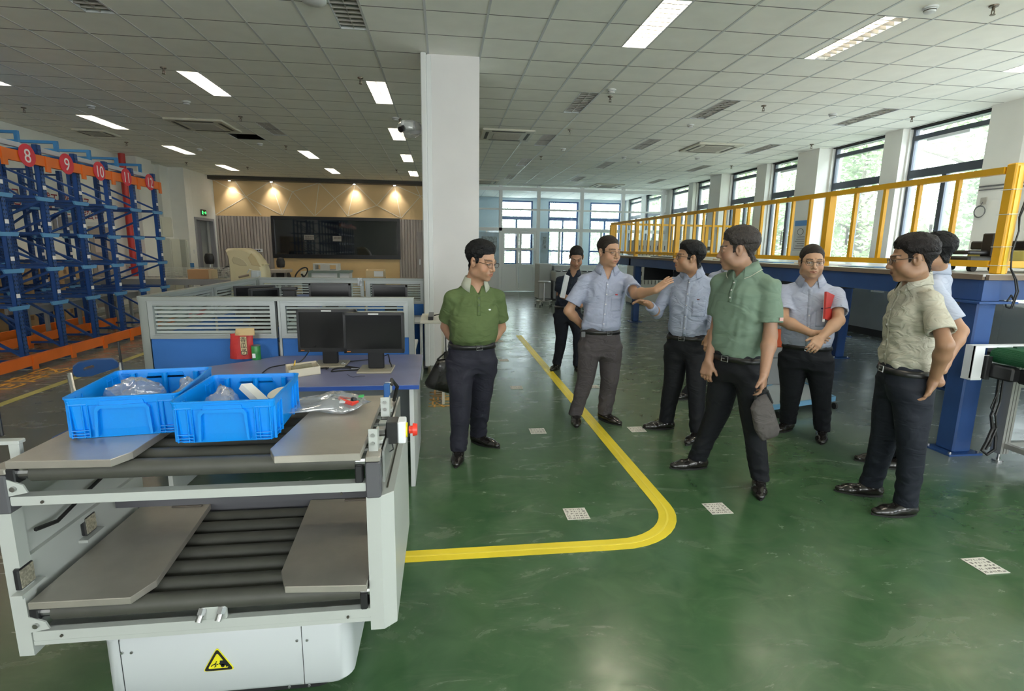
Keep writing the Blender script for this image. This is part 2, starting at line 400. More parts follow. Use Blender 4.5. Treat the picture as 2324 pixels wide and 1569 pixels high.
d1 = struct(mb, 'door_1', mat('grey_door_frame', (.30, .30, .32), .5))
MB().box(XL+.1, XL+.14, 18.0, 19.3, 0, 2.35).box(XD-.14, XD-.10, 18.02, 18.55, 0, 2.32).build('door_leaf', grey_door, d1)
mb = MB().box(XL-.01, XL+.02, 13.55, 14.75, 0, 2.05); d2 = struct(mb, 'door_2', mat('pale_door_frame', (.62, .64, .62), .5))
MB().box(XL+.02, XL+.035, 13.7, 14.6, .05, 1.95).build('door_leaf', mat('brown_grey_door', (.30, .25, .22), .6), d2)
MB().box(XL+.035, XL+.045, 13.85, 14.4, 1.35, 1.75).box(XL+.035, XL+.045, 13.85, 14.4, .9, 1.1).build('door_notice', mat('pinkish_notice', (.50, .42, .38), .6), d2)

# back wall (orange) ------------------------------------------------------------
mb = MB().box(XL-.3, 1.05, YB, YB+.2, 0, ZC); struct(mb, 'wall_back', white_wall)
mb = MB().box(XD, 1.0, YB-.05, YB, 2.53, 3.70); wp = struct(mb, 'wall_back_upper_panel', orange_m)
def zl(x, y): return onY(380+x/3.873, 380+y/3.873, YB-.052)
seg = [((380, 100), (690, 258)), ((690, 258), (410, 415)), ((690, 258), (590, 110)), ((690, 258), (905, 118)), ((690, 258), (825, 420)), ((690, 258), (1010, 420)), ((905, 118), (1010, 420)), ((905, 118), (1100, 215)), ((1100, 215), (1010, 420)), ((1100, 215), (1290, 425)), ((1100, 215), (1333, 122)), ((1333, 122), (1297, 425)), ((1333, 122), (1470, 275)), ((1470, 275), (1297, 425)), ((1470, 275), (1585, 430)), ((1470, 275), (1645, 140)), ((1650, 140), (1585, 430)), ((1650, 140), (1840, 335)), ((1840, 335), (1585, 430)), ((1840, 335), (2050, 445)), ((1840, 335), (1995, 140)), ((1995, 140), (2050, 445)), ((1995, 140), (2222, 255)), ((2222, 255), (2055, 445)), ((2222, 255), (2180, 150)), ((2222, 255), (2380, 440)), ((2222, 255), (2420, 140)), ((2420, 140), (2380, 440)), ((2420, 140), (2600, 330)), ((2600, 330), (2380, 440))]
mb = MB()
for a, c in seg:
    p, q = zl(*a), zl(*c)
    for P_ in (p, q): P_.z = min(3.695, max(2.535, P_.z)); P_.x = max(XD+.01, min(.98, P_.x))
    mb.bar(p, q, .02, .008, up=(1, 0, 0) if abs((q-p).normalized().x) < .3 else (0, 0, 1))
mb2 = MB()
for a, c in seg:
    p, q = zl(*a), zl(*c)
    for P_ in (p, q): P_.z = min(3.695, max(2.535, P_.z)); P_.x = max(XD+.01, min(.98, P_.x))
    d = (q-p).normalized(); nn = Vector((-d.z, 0, d.x))*.010
    mb2.add([p-nn, p+nn, q+nn, q-nn, p-nn+Vector((0, -.004, 0)), p+nn+Vector((0, -.004, 0)), q+nn+Vector((0, -.004, 0)), q-nn+Vector((0, -.004, 0))], [(0, 1, 2, 3), (4, 7, 6, 5), (0, 4, 5, 1), (1, 5, 6, 2), (2, 6, 7, 3), (3, 7, 4, 0)])
mb2.build('panel_lines', line_m, wp)
mb = MB().box(XD-.05, 1.05, 19.15, YB, 3.68, ZC); struct(mb, 'trim_3', mat('dark_brown_soffit', (.05, .045, .035), .5))
mb = MB().box(-5.85, -1.56, YB-.05, YB, 0, 1.15); struct(mb, 'wall_back_lower_panel', orange_m)
slat_m = mat('grey_beige_slat', (.42, .37, .34), .6, var=.12, vscale=3, stretch=(4, 4, .3))
for n_, (a, c) in enumerate([(XD, -5.85), (-1.56, 1.0)]):
    mb = MB().box(a, c, YB-.03, YB, 0, 2.53); x = a
    while x < c-.05: mb.box(x+.01, min(c, x+.075), YB-.075, YB-.03, 0, 2.53); x += .10
    struct(mb, 'wall_back_slats_%d' % (n_+1), slat_m)
mb = MB().box(-.95, -.15, YB-.12, YB-.07, 0, 2.1); d3 = struct(mb, 'door_3', mat('slatted_door', (.34, .30, .29), .6, var=.15, vscale=3, stretch=(6, 6, .3)))
MB().box(-.86, -.82, YB-.16, YB-.12, .95, 1.15).build('door_handle', mat('steel', (.5, .5, .5), .3, metal=1), d3)
# dark glass display window in the back wall
black_m = mat('black_frame', (.012, .012, .014), .35)
mb = MB().box(-5.85, -1.52, YB-.14, YB-.02, 2.45, 2.56).box(-5.85, -1.52, YB-.14, YB-.02, 1.13, 1.27).box(-5.85, -5.76, YB-.14, YB-.02, 1.2, 2.5).box(-1.62, -1.52, YB-.14, YB-.02, 1.2, 2.5)
w12 = struct(mb, 'window_16', black_m)
MB().box(-5.8, -1.57, YB-.07, YB-.05, 1.2, 2.5).build('dark_pane', mat('dark_reflective_glass', (.012, .015, .018), .04, spec=.8), w12)
sgm = mat('grey_glass_notice', (.32, .30, .27), .6)
for (a, c, t) in [((690, 533), (713, 545), '智能物流\n控制中心'), ((755, 536), (775, 548), '请勿触摸')]:
    p, q = onY(a[0], a[1], YB-.075), onY(c[0], c[1], YB-.075)
    s_ = MB().box(p.x, q.x, YB-.08, YB-.071, q.z, p.z).build('glass_notice', sgm, w12)
    text(t, 'notice_text', .075, mat('dark_ink', (.05, .03, .03), .6), (p.x+.03, YB-.082, p.z-.09), (PI/2, 0, 0), parent=s_)

# soffit spotlights (real spots washing the panel)
for n_, (px, py) in enumerate([(519, 406), (614, 408), (803, 413), (895, 416)]):
    P_ = onY(px, py, 19.3)
    t = thing('downlight', (P_.x, 19.35, 3.66), ['round recessed spotlight nearest the corner door', 'round recessed spotlight, second from the corner door', 'round recessed spotlight right of the middle of the dark glass', 'round recessed spotlight nearest the white pillar'][n_], 'spotlight', 'spotlights washing the tan panel wall')
    MB().cyl((P_.x, 19.35, 3.685), (P_.x, 19.35, 3.655), .05, 16).build('lamp_ring', mat('steel', (0, 0, 0)), t)
    MB().cyl((P_.x, 19.35, 3.656), (P_.x, 19.35, 3.652), .035, 16).build('lamp_lens', mat('spot_lens_glow', (1, 1, 1), emit=(1, .97, .93), estr=40), t)
    l = bpy.data.lights.new('spot', 'SPOT'); l.energy = 26; l.spot_size = math.radians(85); l.spot_blend = .9; l.color = (1, .96, .90); l.shadow_soft_size = .04
    o = bpy.data.objects.new('spot_beam', l); COL.objects.link(o); o.location = (P_.x, 19.35, 3.64)
    o.rotation_euler = Vector((0, .25, -1)).to_track_quat('-Z', 'Y').to_euler()

# glass partition at the far end ------------------------------------------------
PX = [1.05, 2.06, 3.45, 5.06, 6.62, 8.17]
wp_ = []
mb = MB()
for x in PX: mb.box(x-.06, x+.06, YB-.06, YB+.06, 0, ZC)
mb.box(1.0, XR, YB-.06, YB+.06, 3.62, 3.74).box(1.0, XR, YB-.05, YB+.05, 2.94, 3.0).box(1.0, XR, YB-.06, YB+.06, 2.20, 2.32)
for k, (a, c) in enumerate(zip(PX[:-1], PX[1:])):
    if k != 1: mb.box(a, c, YB-.05, YB+.05, .92, 1.0).box((a+c)/2-.03, (a+c)/2+.03, YB-.04, YB+.04, 1.0, 2.2)
wf = struct(mb, 'window_20', white_frame)
mb = MB()
for k, (a, c) in enumerate(zip(PX[:-1], PX[1:])):
    mb.box(a, c, YB-.004, YB+.004, 1.0 if k != 1 else 2.3, 3.66)
mb.build('partition_glass', pane_clear, wf)
mb = MB()
for k, (a, c) in enumerate(zip(PX[:-1], PX[1:])):
    if k != 1: mb.box(a+.05, c-.05, YB-.03, YB+.03, 0, .93)
mb.build('lower_panel', mat('white_lower_panel', (.82, .84, .86), .6), wf)
mb = MB()
xm = 2.755
for a, c in ((2.12, xm), (xm, 3.39)):
    mb.box(a+.01, a+.09, YB-.05, YB+.05, .02, 2.2).box(c-.09, c-.01, YB-.05, YB+.05, .02, 2.2).box(a, c, YB-.05, YB+.05, 2.1, 2.2).box(a, c, YB-.05, YB+.05, .9, 1.0).box(a, c, YB-.05, YB+.05, 1.52, 1.6).box(a+.05, c-.05, YB-.03, YB+.03, .02, .92).box(a, c, YB-.05, YB+.05, .02, .12)
d4 = struct(mb, 'door_4', white_frame)
MB().box(2.15, 3.36, YB-.004, YB+.004, 1.0, 2.15).build('door_glass', pane_clear, d4)
MB().cyl((2.70, YB-.09, 1.02), (2.58, YB-.09, 1.02), .014).cyl((2.70, YB-.09, 1.02), (2.70, YB-.04, 1.02), .014).build('door_handle', mat('steel', (0, 0, 0)), d4)
# room beyond
blue_frame = mat('blue_window_frame', (.05, .12, .30), .5)
YF = 24.2
mb = MB(); prev = -1.0
FW_ = [(2.55, 4.0), (4.72, 6.1), (6.65, 8.1)]
pale_blue = mat('pale_blue_wall', (.62, .74, .82), .7)
for a, c in FW_:
    mb.box(prev, a, YF, YF+.2, 0, ZC).box(a, c, YF, YF+.2, 0, .85).box(a, c, YF, YF+.2, 3.68, ZC); prev = c
mb.box(prev, XR, YF, YF+.2, 0, ZC).box(-1.2, -1.0, YB+.2, YF+.2, 0, ZC); struct(mb, 'wall_far', pale_blue)
for k, (a, c) in enumerate(FW_):
    mb = MB(); y0, y1 = YF+.03, YF+.11; m_ = (a+c)/2
    for x in (a, m_-.04, c-.07): mb.box(x, x+.07, y0, y1, .85, 2.95)
    mb.box(a, a+.07, y0, y1, .85, 3.7).box(c-.07, c, y0, y1, .85, 3.7)
    for z in (.85, 1.45, 2.85, 3.62): mb.box(a, c, y0, y1, z, z+(.14 if z == 2.85 else .07))
    w_ = struct(mb, 'window_%d' % (17+k), blue_frame)
    MB().box(a, c, YF+.065, YF+.071, .85, 3.7).build('window_pane', pane_m, w_)

# pillar with the white conduit -------------------------------------------------
mb = MB().box(-.17, .44, 6.72, 7.35, 0, ZC); struct(mb, 'wall_pillar', mat('pillar_paint', (.70, .68, .67), .6, var=.03, vscale=2))
cd_ = MB().bbox(-.245, -.180, 6.64, 6.715, .10, ZC-.01, .010).bbox(-.182, -.125, 6.69, 6.718, .10, ZC-.02, .006)
cd_.build('cable_duct', mat('white_plastic', (.68, .69, .68), .45), smooth=False, label='white vertical cable duct on the left edge of the pillar', cat='cable duct', origin=(-.2, 6.72, .1))
mb = MB().box(-.18, .45, 6.71, 7.36, 0, .10); struct(mb, 'baseboard_pillar', mat('grey_plinth', (.25, .25, .23), .7))
# ---------------------------------------------------------------- ceiling fixtures
warm_tube = mat('fluorescent_tube_glow', (1, 1, 1), emit=(1, .90, .74), estr=36)
tube_off = mat('fluorescent_tube_off', (.75, .75, .72), .4)
louver_m = mat('aluminium_louver', (.50, .48, .43), .4, metal=.2)
lamp_body = mat('lamp_reflector', (.34, .32, .28), .5, metal=.2)
lamp_dark = mat('lamp_reflector_unlit', (.04, .045, .045), .4, metal=.5)
def troffer(state):
    # local: x 0..-.28, y 0..1.168, hangs up into the ceiling void
    t = thing('ceiling_light', (0, 0, 0), 'x', 'ceiling light', 'recessed louvered ceiling lights')
    w, L = .28, 2*GSY
    mb = MB(); e = .012
    mb.box(-w, -w+e, 0, L, -.006, .10).box(-e, 0, 0, L, -.006, .10).box(-w, 0, 0, e, -.006, .10).box(-w, 0, L-e, L, -.006, .10)
    mb.build('frame', tbar_m, t)
    mb = MB().box(-w+e, -e, e, L-e, .095, .105); mb.build('reflector', lamp_body if state == 2 else lamp_dark, t)
    for k, x in enumerate((-.20, -.08)):
        on = state == 2 or (state == 1 and k == 0)
        MB().cyl((x, .05, .065), (x, L-.05, .065), .016, 8).build('tube', warm_tube if on else tube_off, t)
    mb = MB(); mb.box(-w/2-.003, -w/2+.003, e, L-e, 0, .042)
    for i in range(1, 12):
        y = L*i/12; mb.prism_x([(y-.007, 0), (y+.007, 0), (y+.002, .042), (y-.002, .042)], -w+e, -e)
    mb.build('louver', louver_m, t)
    return t
LITROWS = {(-6.156, 2): 2, (-6.156, 7): 2, (-6.156, 12): 2, (-6.156, 17): 2, (-3.156, 2): 2, (-3.156, 12): 2, (-3.156, 17): 2,
           (-.756, 2): 2, (-.756, 7): 2, (-.756, 12): 2, (-.756, 17): 2, (2.244, -3): 2, (4.42, -3): 1, (7.044, -3): 2,
           (-6.156, -8): 2, (-3.156, -8): 2, (2.244, -8): 2, (4.42, -8): 2, (7.044, -8): 2, (-6.156, -3): 2, (-.756, -8): 2}
colname = {-6.156: 'above the rack aisle', -3.156: 'over the cubicle', -.756: 'just left of the pillar', 2.244: 'just right of the pillar', 4.42: 'over the long railing', 7.044: 'nearest the windows'}
rowname = {-8: 'row behind the viewer', -3: 'nearest row', 2: 'second row', 7: 'third row', 12: 'fourth row', 17: 'fifth and farthest row', 23: 'row beyond the glass partition'}
protos = {}
for xr_ in COLX:
    for ri in ROWI:
        st = LITROWS.get((xr_, ri), 0)
        if ri == 23 and xr_ < 0: st = None
        if st is None: continue
        if st not in protos: protos[st] = o = troffer(st)
        else: o = copy_tree(protos[st])
        place(o, (xr_, GY0+ri*GSY, ZC+.002))
        o['label'] = '%s louvered ceiling light, %s, %s' % (('unlit', 'half lit', 'lit')[st], rowname[ri], colname[xr_])
# air-conditioning cassettes
ac_m = mat('yellowed_white_plastic', (.62, .60, .50), .5); slot_m = mat('dark_slot', (.05, .045, .035), .6); gril_m = mat('ac_grille', (.40, .38, .32), .6, var=.1, vscale=60)
def ac_unit():
    t = thing('air_conditioner', (0, 0, 0), 'x', 'air conditioner', 'ceiling cassette air conditioners')
    MB().bbox(-.50, .50, -.50, .50, -.036, -.001, .012).build('panel', ac_m, t)
    mb = MB()
    for s_ in (-1, 1):
        mb.box(-.32, .32, s_*.40-.03, s_*.40+.03, -.040, -.034); mb.box(s_*.40-.03, s_*.40+.03, -.32, .32, -.040, -.034)
    mb.build('air_slot', slot_m, t)
    mb = MB().box(-.27, .27, -.27, .27, -.042, -.034)
    for k in range(13): y = -.26+k*.0433; mb.box(-.26, .26, y-.006, y+.006, -.046, -.041)
    mb.build('grille', gril_m, t)
    return t
ac = ac_unit(); first = True
for (x, y, lb) in [(-4.45, 11.2, 'white ceiling cassette air conditioner beside the missing ceiling tile'), (1.25, 10.95, 'white ceiling cassette air conditioner just right of the pillar'), (5.75, 11.4, 'yellowed cassette air conditioner above the platform'), (1.35, 18.6, 'far cassette air conditioner close to the glass partition, behind the pillar edge'), (5.7, 18.7, 'far cassette air conditioner in front of the middle of the glass partition'), (-7.0, 12.4, 'small cassette air conditioner nearest the left wall above the rack')]:
    o = ac if first else copy_tree(ac); first = False
    place(o, (x, y, ZC), 0, lb)
    if x < -6.5: o.scale = (.6, .6, 1)
# sprinklers and smoke detectors
steel = mat('steel', (.5, .5, .5), .3, metal=1); brass = mat('dull_sprinkler_metal', (.16, .13, .10), .4, metal=.7)
def sprink():
    t = thing('sprinkler', (0, 0, 0), 'x', 'sprinkler', 'ceiling sprinklers')
    MB().cyl((0, 0, .004), (0, 0, -.012), .04, 14, r2=.035).build('escutcheon', brass, t)
    MB().cyl((0, 0, -.01), (0, 0, -.045), .012, 8).bar((-.014, 0, -.04), (-.012, 0, -.075), .006).bar((.014, 0, -.04), (.012, 0, -.075), .006).cyl((0, 0, -.075), (0, 0, -.080), .022, 10).build('head', brass, t)
    return t
sp0 = sprink(); k = 0
def near(px, py):
    cols = [(0, 'far left of the ceiling'), (700, 'left part of the ceiling'), (1080, 'left of the pillar'), (1500, 'right of the pillar'), (1900, 'above the platform'), (2324, 'towards the windows')]
    n = [b_ for a_, b_ in cols if a_ <= px][-1]
    return n
SPR = [((371, 157), 'in front of the large lit light at upper left'), ((818, 180), 'at the near left corner of the lit light by the pillar'), ((54, 247), 'farthest left, above the number 8 sign'), ((546, 267), 'right of the left air conditioner'), ((649, 333), 'behind the unlit light over the cubicle'), ((423, 370), 'in front of the corner door'), ((287, 325), 'near the left wall above the number 11 sign'), ((2255, 18), 'nearest the viewer at upper right'), ((1733, 243), 'between the two unlit lights near the windows'), ((1293, 297), 'right of the pillar behind the smoke detector'), ((1385, 222), 'beside the unlit light right of the pillar'), ((2070, 268), 'next to the nearest big window'), ((1842, 330), 'next to the second big window'), ((907, 272), 'just left of the pillar, in front of the projector'), ((562, 381), 'between the two farthest lit lights, left'), ((900, 387), 'farthest one left of the pillar'), ((1228, 357), 'over the walkway, behind the second unlit light'), ((1660, 378), 'next to the fourth big window')]
for (px, py), lb in SPR:
    o = sp0 if k == 0 else copy_tree(sp0); k += 1
    P_ = onZ(px, py, ZC-.02); place(o, (P_.x, P_.y, ZC), 0, 'small dark ceiling sprinkler '+lb)
def smoke():
    t = thing('smoke_detector', (0, 0, 0), 'x', 'smoke detector', 'round ceiling smoke detectors')
    MB().lathe([(.062, .002), (.062, -.012), (.052, -.016)], n=18).build('base', mat('white_plastic', (0, 0, 0)), t, smooth=True)
    MB().lathe([(.045, -.014), (.05, -.03), (.042, -.045), (.02, -.05)], n=18).build('sensor_dome', mat('white_plastic', (0, 0, 0)), t, smooth=True)
    MB().lathe([(.0505, -.026), (.0515, -.033)], n=18).build('dark_slots', slot_m, t)
    return t
sm = smoke(); k = 0
SMK = [((423, 233), 'left, below the large lit light'), ((590, 328), 'behind the missing ceiling tile'), ((453, 340), 'behind the left air conditioner'), ((207, 243), 'far left near the number 9 sign'), ((2111, 22), 'nearest the viewer at upper right'), ((1388, 207), 'beside the sprinkler right of the pillar'), ((1890, 262), 'in front of the nearest window light'), ((1567, 286), 'over the middle unlit light'), ((1451, 369), 'above the far railing end'), ((1416, 358), 'small one left of the far railing end'), ((1583, 360), 'near the fourth window light'), ((1278, 340), 'over the walkway right of the pillar'), ((898, 270), 'left of the pillar above the projector')]
for (px, py), lb in SMK:
    o = sm if k == 0 else copy_tree(sm); k += 1
    P_ = onZ(px, py, ZC-.02); place(o, (P_.x, P_.y, ZC), 0, 'white round smoke detector '+lb)
# pendant lamp disc top centre
P_ = onZ(712, 3, ZC-.02)
t = thing('wireless_access_point', (P_.x, P_.y, ZC), 'flat white round ceiling disc between the two nearest lights, top of the view', 'ceiling disc')
MB().lathe([(.11, 0), (.11, -.02), (.09, -.035), (.03, -.04)], (P_.x, P_.y, ZC), 24).build('housing', mat('white_plastic', (0, 0, 0)), t, smooth=True)
# missing tile: dark box above
mb = MB().box(HOLE[0], HOLE[1], HOLE[2], HOLE[3], ZC+.18, ZC+.2).box(HOLE[0]-.01, HOLE[0], HOLE[2], HOLE[3], ZC, ZC+.2).box(HOLE[1], HOLE[1]+.01, HOLE[2], HOLE[3], ZC, ZC+.2)
struct(mb, 'ceiling_opening', void_m)
# projector in plastic wrap on an arm from the pillar
P_ = onY(930, 292, 6.95)
t = thing('projector', (P_.x, 6.95, P_.z), 'white projector wrapped in clear plastic on an arm left of the pillar', 'projector')
wp2 = mat('white_plastic', (0, 0, 0))
cx, cz = P_.x, P_.z
MB().bbox(cx-.10, cx+.07, 6.82, 7.08, cz-.03, cz+.07, .02).build('housing', wp2, t)
MB().cyl((cx-.07, 6.83, cz-.02), (cx-.10, 6.78, cz-.05), .035, 14).build('lens', black_m, t)
MB().bar((cx, 6.95, cz-.05), (-.17, 6.95, cz-.03), .05, .04).bar((cx+.02, 6.95, cz-.06), (cx+.02, 6.95, cz), .05, .05).build('arm', wp2, t)
rg = random.Random(3)
mb = MB(); n = 9
pts = []
for i in range(n):
    for j in range(14):
        a = 2*PI*j/14; r = (.13+.03*rg.random())*math.sin(PI*(i+.6)/(n+.2))+.01
        pts.append((cx+(i/(n-1)-.5)*.30+rg.uniform(-.01, .01), 6.95+r*1.15*math.cos(a), cz-.005+r*.75*math.sin(a)))
mb.add(pts, [(i*14+j, i*14+(j+1) % 14, (i+1)*14+(j+1) % 14, (i+1)*14+j) for i in range(n-1) for j in range(14)])
wrap_m = glass_mat('clear_plastic_film', (.95, .96, .96), .35, opacity=.22, ocol=(.8, .82, .82), bump=30)
mb.build('plastic_wrap', wrap_m, t, smooth='all')
# ---------------------------------------------------------------- trees and ground outside
gm = mat('outdoor_paving', (.62, .62, .58), .8, var=.1, vscale=1)
gd = MB().box(XR+.5, 60, -30, 60, -.3, -.12); struct(gd, 'ground', gm)
leafA = mat('leaf_green', (.34, .46, .22), .6, var=.3, vscale=2)
leafA.node_tree.nodes['Principled BSDF'].inputs['Subsurface Weight'].default_value = 0
bark = mat('grey_bark', (.20, .17, .13), .8, bump=.4, bscale=8)
def tree(x, y, h, r, nl, seed, label):
    rg = random.Random(seed); t = thing('tree', (x, y, -.12), label, 'tree', 'trees outside the window wall')
    mb = MB().tube([(x, y, -.12), (x+.05, y, h*.3), (x-.05, y+.1, h*.55), (x, y, h*.8)], [.16, .13, .09, .03], 8)
    tips = []
    for k in range(9):
        a = rg.uniform(0, 2*PI); z = h*rg.uniform(.2, .7); L = r*rg.uniform(.5, .9)
        e = (x+L*math.cos(a), y+L*math.sin(a), z+L*.5); tips.append(e)
        mb.tube([(x, y, z), ((x+e[0])/2, (y+e[1])/2, (z+e[2])/2+.1), e], [.05, .035, .012], 6)
    mb.build('trunk', bark, t)
    v = []; f = []
    cl = [(x+rg.gauss(0, r*.45), y+rg.gauss(0, r*.5), rg.uniform(h*.12, h)) for _ in range(34)]
    for i in range(nl):
        c = cl[rg.randrange(len(cl))]; p = Vector((c[0]+rg.gauss(0, .33), c[1]+rg.gauss(0, .33), max(.1, c[2]+rg.gauss(0, .33))))
        a = Vector((rg.gauss(0, 1), rg.gauss(0, 1), rg.gauss(0, .6))).normalized()*rg.uniform(.07, .12); b_ = a.orthogonal().normalized()*rg.uniform(.035, .06)
        q = len(v); v += [p-a, p+b_, p+a, p-b_]; f.append((q, q+1, q+2, q+3))
    MB().add(v, f).build('foliage', leafA, t)
tl = ['leafy green tree seen through the nearest big window', 'leafy green tree seen through the second big window', 'leafy green tree seen through the third big window', 'leafy green tree seen through the fourth big window', 'leafy green tree seen through the fifth big window', 'leafy green tree seen through the farthest big window']
for k, (x, y, h, r) in enumerate([(11.8, 10.3, 6.0, 1.9), (12.2, 14.6, 5.6, 1.9), (12.0, 18.5, 5.8, 1.8), (12.6, 22.4, 5.6, 1.9), (12.2, 27, 5.4, 1.8), (13, 32, 5.6, 2.0)]):
    tree(x, y, h, r, 9500 if k < 4 else 5000, 30+k, tl[k])
for k, (x, y) in enumerate([(3.0, 27.5), (5.6, 28.2), (8.0, 27.5)]):
    tree(x, y, 3.4, 1.1, 2400, 50+k, ['low green tree behind the far blue-framed window on the left', 'low green tree behind the middle far blue-framed window', 'low green tree behind the right far blue-framed window'][k])
# ---------------------------------------------------------------- steel platform with yellow railings
blue_st = mat('blue_painted_steel', (.025, .075, .24), .35, var=.15, vscale=3)
yel = mat('yellow_painted_steel', (.80, .42, .015), .38, var=.08, vscale=4)
deck_m = mat('pale_deck_board', (.62, .62, .62), .25, var=.1, vscale=3)
brown_e = mat('brown_board_edge', (.20, .15, .11), .6)
PXA, PXB, PYA, PYB = 4.08, 8.0, 3.56, 13.3
t = thing('platform', (4.2, 3.66, 0), 'raised steel platform with blue beams and pale deck along the windows', 'platform')
MB().box(PXA-.02, PXB-.02, PYA, PYB, 1.435, 1.455).build('deck', deck_m, t)
MB().box(PXA-.025, PXA+.0, PYA, PYB, 1.41, 1.452).box(PXA, PXB-.02, PYA-.03, PYA, 1.41, 1.452).build('deck_edge', brown_e, t)
for a in [((4.16, PYA), (4.16, PYB)), ((6.04, PYA), (6.04, PYB)), ((7.85, PYA), (7.85, PYB))]:
    MB().box(a[0][0]-.08, a[0][0]+.08, PYA, PYB, 1.25, 1.41).build('long_beam', blue_st, t)
for y in (3.66, 5.45, 7.35, 9.3, 11.42, 13.2):
    MB().box(PXA, 7.93, y-.06, y+.06, 1.255, 1.408).build('cross_beam', blue_st, t)
for (x, y) in [(4.165, 3.66), (6.04, 5.45), (6.04, 7.35), (7.65, 9.25), (4.27, 11.42), (6.04, 9.3), (6.04, 13.2), (7.75, 5.45), (4.27, 13.2), (7.75, 13.2)]:
    w = .082 if (x, y) == (4.165, 3.66) else .07
    p_ = MB().bbox(x-w, x+w, y-w, y+w, .015, 1.255, .012).build('post', blue_st, t)
    MB().box(x-w-.07, x+w+.07, y-w-.04, y+w+.04, 0, .015).build('base_plate', blue_st, p_)
    mb = MB()
    for sx_ in (-1, 1):
        for sy_ in (-1, 1): mb.cyl((x+sx_*(w+.045), y+sy_*(w+.015), .014), (x+sx_*(w+.045), y+sy_*(w+.015), .03), .012, 6)
    mb.build('anchor_bolts', steel, p_)
mb = MB().box(4.0, 4.34, 3.5, 3.84, 1.232, 1.25); mb.build('cap_plate', blue_st, t)
# long railing
def railing(name, p0, p1, n, label, zt=2.25, zb_=1.53, posts=(), pw=.045, skip=0):
    t = thing(name, (p0[0], p0[1], 1.455), label, 'railing', 'yellow railings on the platform')
    a = Vector((p0[0], p0[1], 0)); c = Vector((p1[0], p1[1], 0)); d = (c-a)
    def pt(u, z): q = a+d*u; return (q.x, q.y, z)
    MB().bar(pt(0, zt-.025), pt(1, zt-.025), .05, .05).build('top_rail', yel, t)
    MB().bar(pt(0, zb_), pt(1, zb_), .045, .05).build('bottom_rail', yel, t)
    for u in posts[skip:]:
        MB().bar(pt(u, 1.455), pt(u, zt-.05), .075, .075, up=(0, 1, 0)).build('post', yel, t)
    for k in range(n):
        u = (k+.5)/n if not posts else None
        if u is None: break
        MB().bar(pt(u, zb_+.02), pt(u, zt-.05), .028, .028, up=(0, 1, 0)).build('baluster', yel, t)
    if posts:
        for a_, b_ in zip(posts[:-1], posts[1:]):
            m_ = max(1, round((b_-a_)*d.length/.335)-1)
            for j in range(1, m_+1):
                u = a_+(b_-a_)*j/(m_+1); MB().bar(pt(u, zb_+.02), pt(u, zt-.05), .032, .032, up=(0, 1, 0)).build('baluster', yel, t)
    return t
L_ = PYB-.1-3.6
railing('railing', (4.2, 3.645), (4.2, 13.2), 0, 'long yellow railing along the front edge of the platform', posts=[(y-3.67)/9.53 for y in (3.67, 5.5, 7.4, 9.35, 11.4)]+[1.0], skip=1)
railing('railing', (4.24, 13.2), (7.95, 13.2), 0, 'far yellow railing across the back end of the platform', posts=[.01, .34, .67, 1.0])
railing('railing', (4.28, 3.60), (7.85, 3.60), 0, 'yellow railing at the near end, running right behind the big corner post', posts=[.0, .5, 1.0], skip=1)
# stout corner post with a channel
t = thing('corner_post', (4.2, 3.62, 1.43), 'stout yellow corner post of the platform with a cable tied to it', 'post')
MB().bbox(4.185, 4.275, 3.565, 3.64, 1.456, 2.27, .008).build('shaft', yel, t)
MB().box(4.21, 4.245, 3.558, 3.566, 1.456, 2.25).build('web_strip', mat('lighter_yellow_strip', (.85, .58, .05), .35), t)  # narrow strip in a lighter yellow than the shaft
mb = MB()
for z in (1.52, 1.66, 1.90, 2.08): mb.tube([(4.18, 3.555, z), (4.28, 3.555, z+.004), (4.28, 3.645, z), (4.18, 3.645, z)], .003, 5, closed=True)
mb.build('zip_tie', mat('white_plastic', (0, 0, 0)), t)
cab_m = mat('black_cable', (.012, .012, .012), .45)
rg = random.Random(5)
pts = [(4.29, 3.55, 2.24), (4.27, 3.545, 2.15), (4.285, 3.545, 2.0), (4.26, 3.545, 1.88), (4.28, 3.545, 1.78), (4.255, 3.545, 1.62), (4.25, 3.53, 1.5), (4.28, 3.51, 1.42), (4.30, 3.50, 1.33), (4.28, 3.50, 1.20)]
c_ = MB().tube(pts, .006, 6).tube([(x+.012*math.sin(i), y-.006, z) for i, (x, y, z) in enumerate(pts)], .005, 6)
c_.tube([(4.30+.03*math.cos(a), 3.53+.01*math.sin(2*a), 1.25+.05*math.sin(a)) for a in [k*.6 for k in range(11)]], .006, 6)
tag(c_.build('cable', cab_m, origin=(4.3, 3.54, 1.2)), 'black cable running down the stout yellow corner post', 'cable')
# things under the platform: dark hanging panels
dk = mat('black_panel', (.018, .020, .024), .4)
for (a, c, Y, lb) in [((1463, 604), (1526, 636), 11.3, 'black hanging panel below the far left of the platform beam'), ((1530, 607), (1600, 650), 10.6, 'black hanging panel behind the man in the long-sleeved shirt'), ((1750, 612), (1835, 690), 7.25, 'wide black panel under the platform left of the man with the red notebook'), ((1868, 612), (1938, 655), 7.25, 'narrow black panel under the platform right of the man with the red notebook'), ((2143, 652), (2216, 746), 4.35, 'black panel under the platform next to the nearest blue post')]:
    p, q = onY(*a, Y), onY(*c, Y); p.z = min(p.z, 1.25 if Y > 4 else 1.225)
    mb = MB().bbox(p.x, q.x, Y-.02, Y+.02, q.z, p.z, .004)
    tag(mb.build('hanging_panel', dk, origin=(p.x, Y, q.z)), lb, 'screen', 'black panels hanging under the platform')  # plain black panel hung under the deck
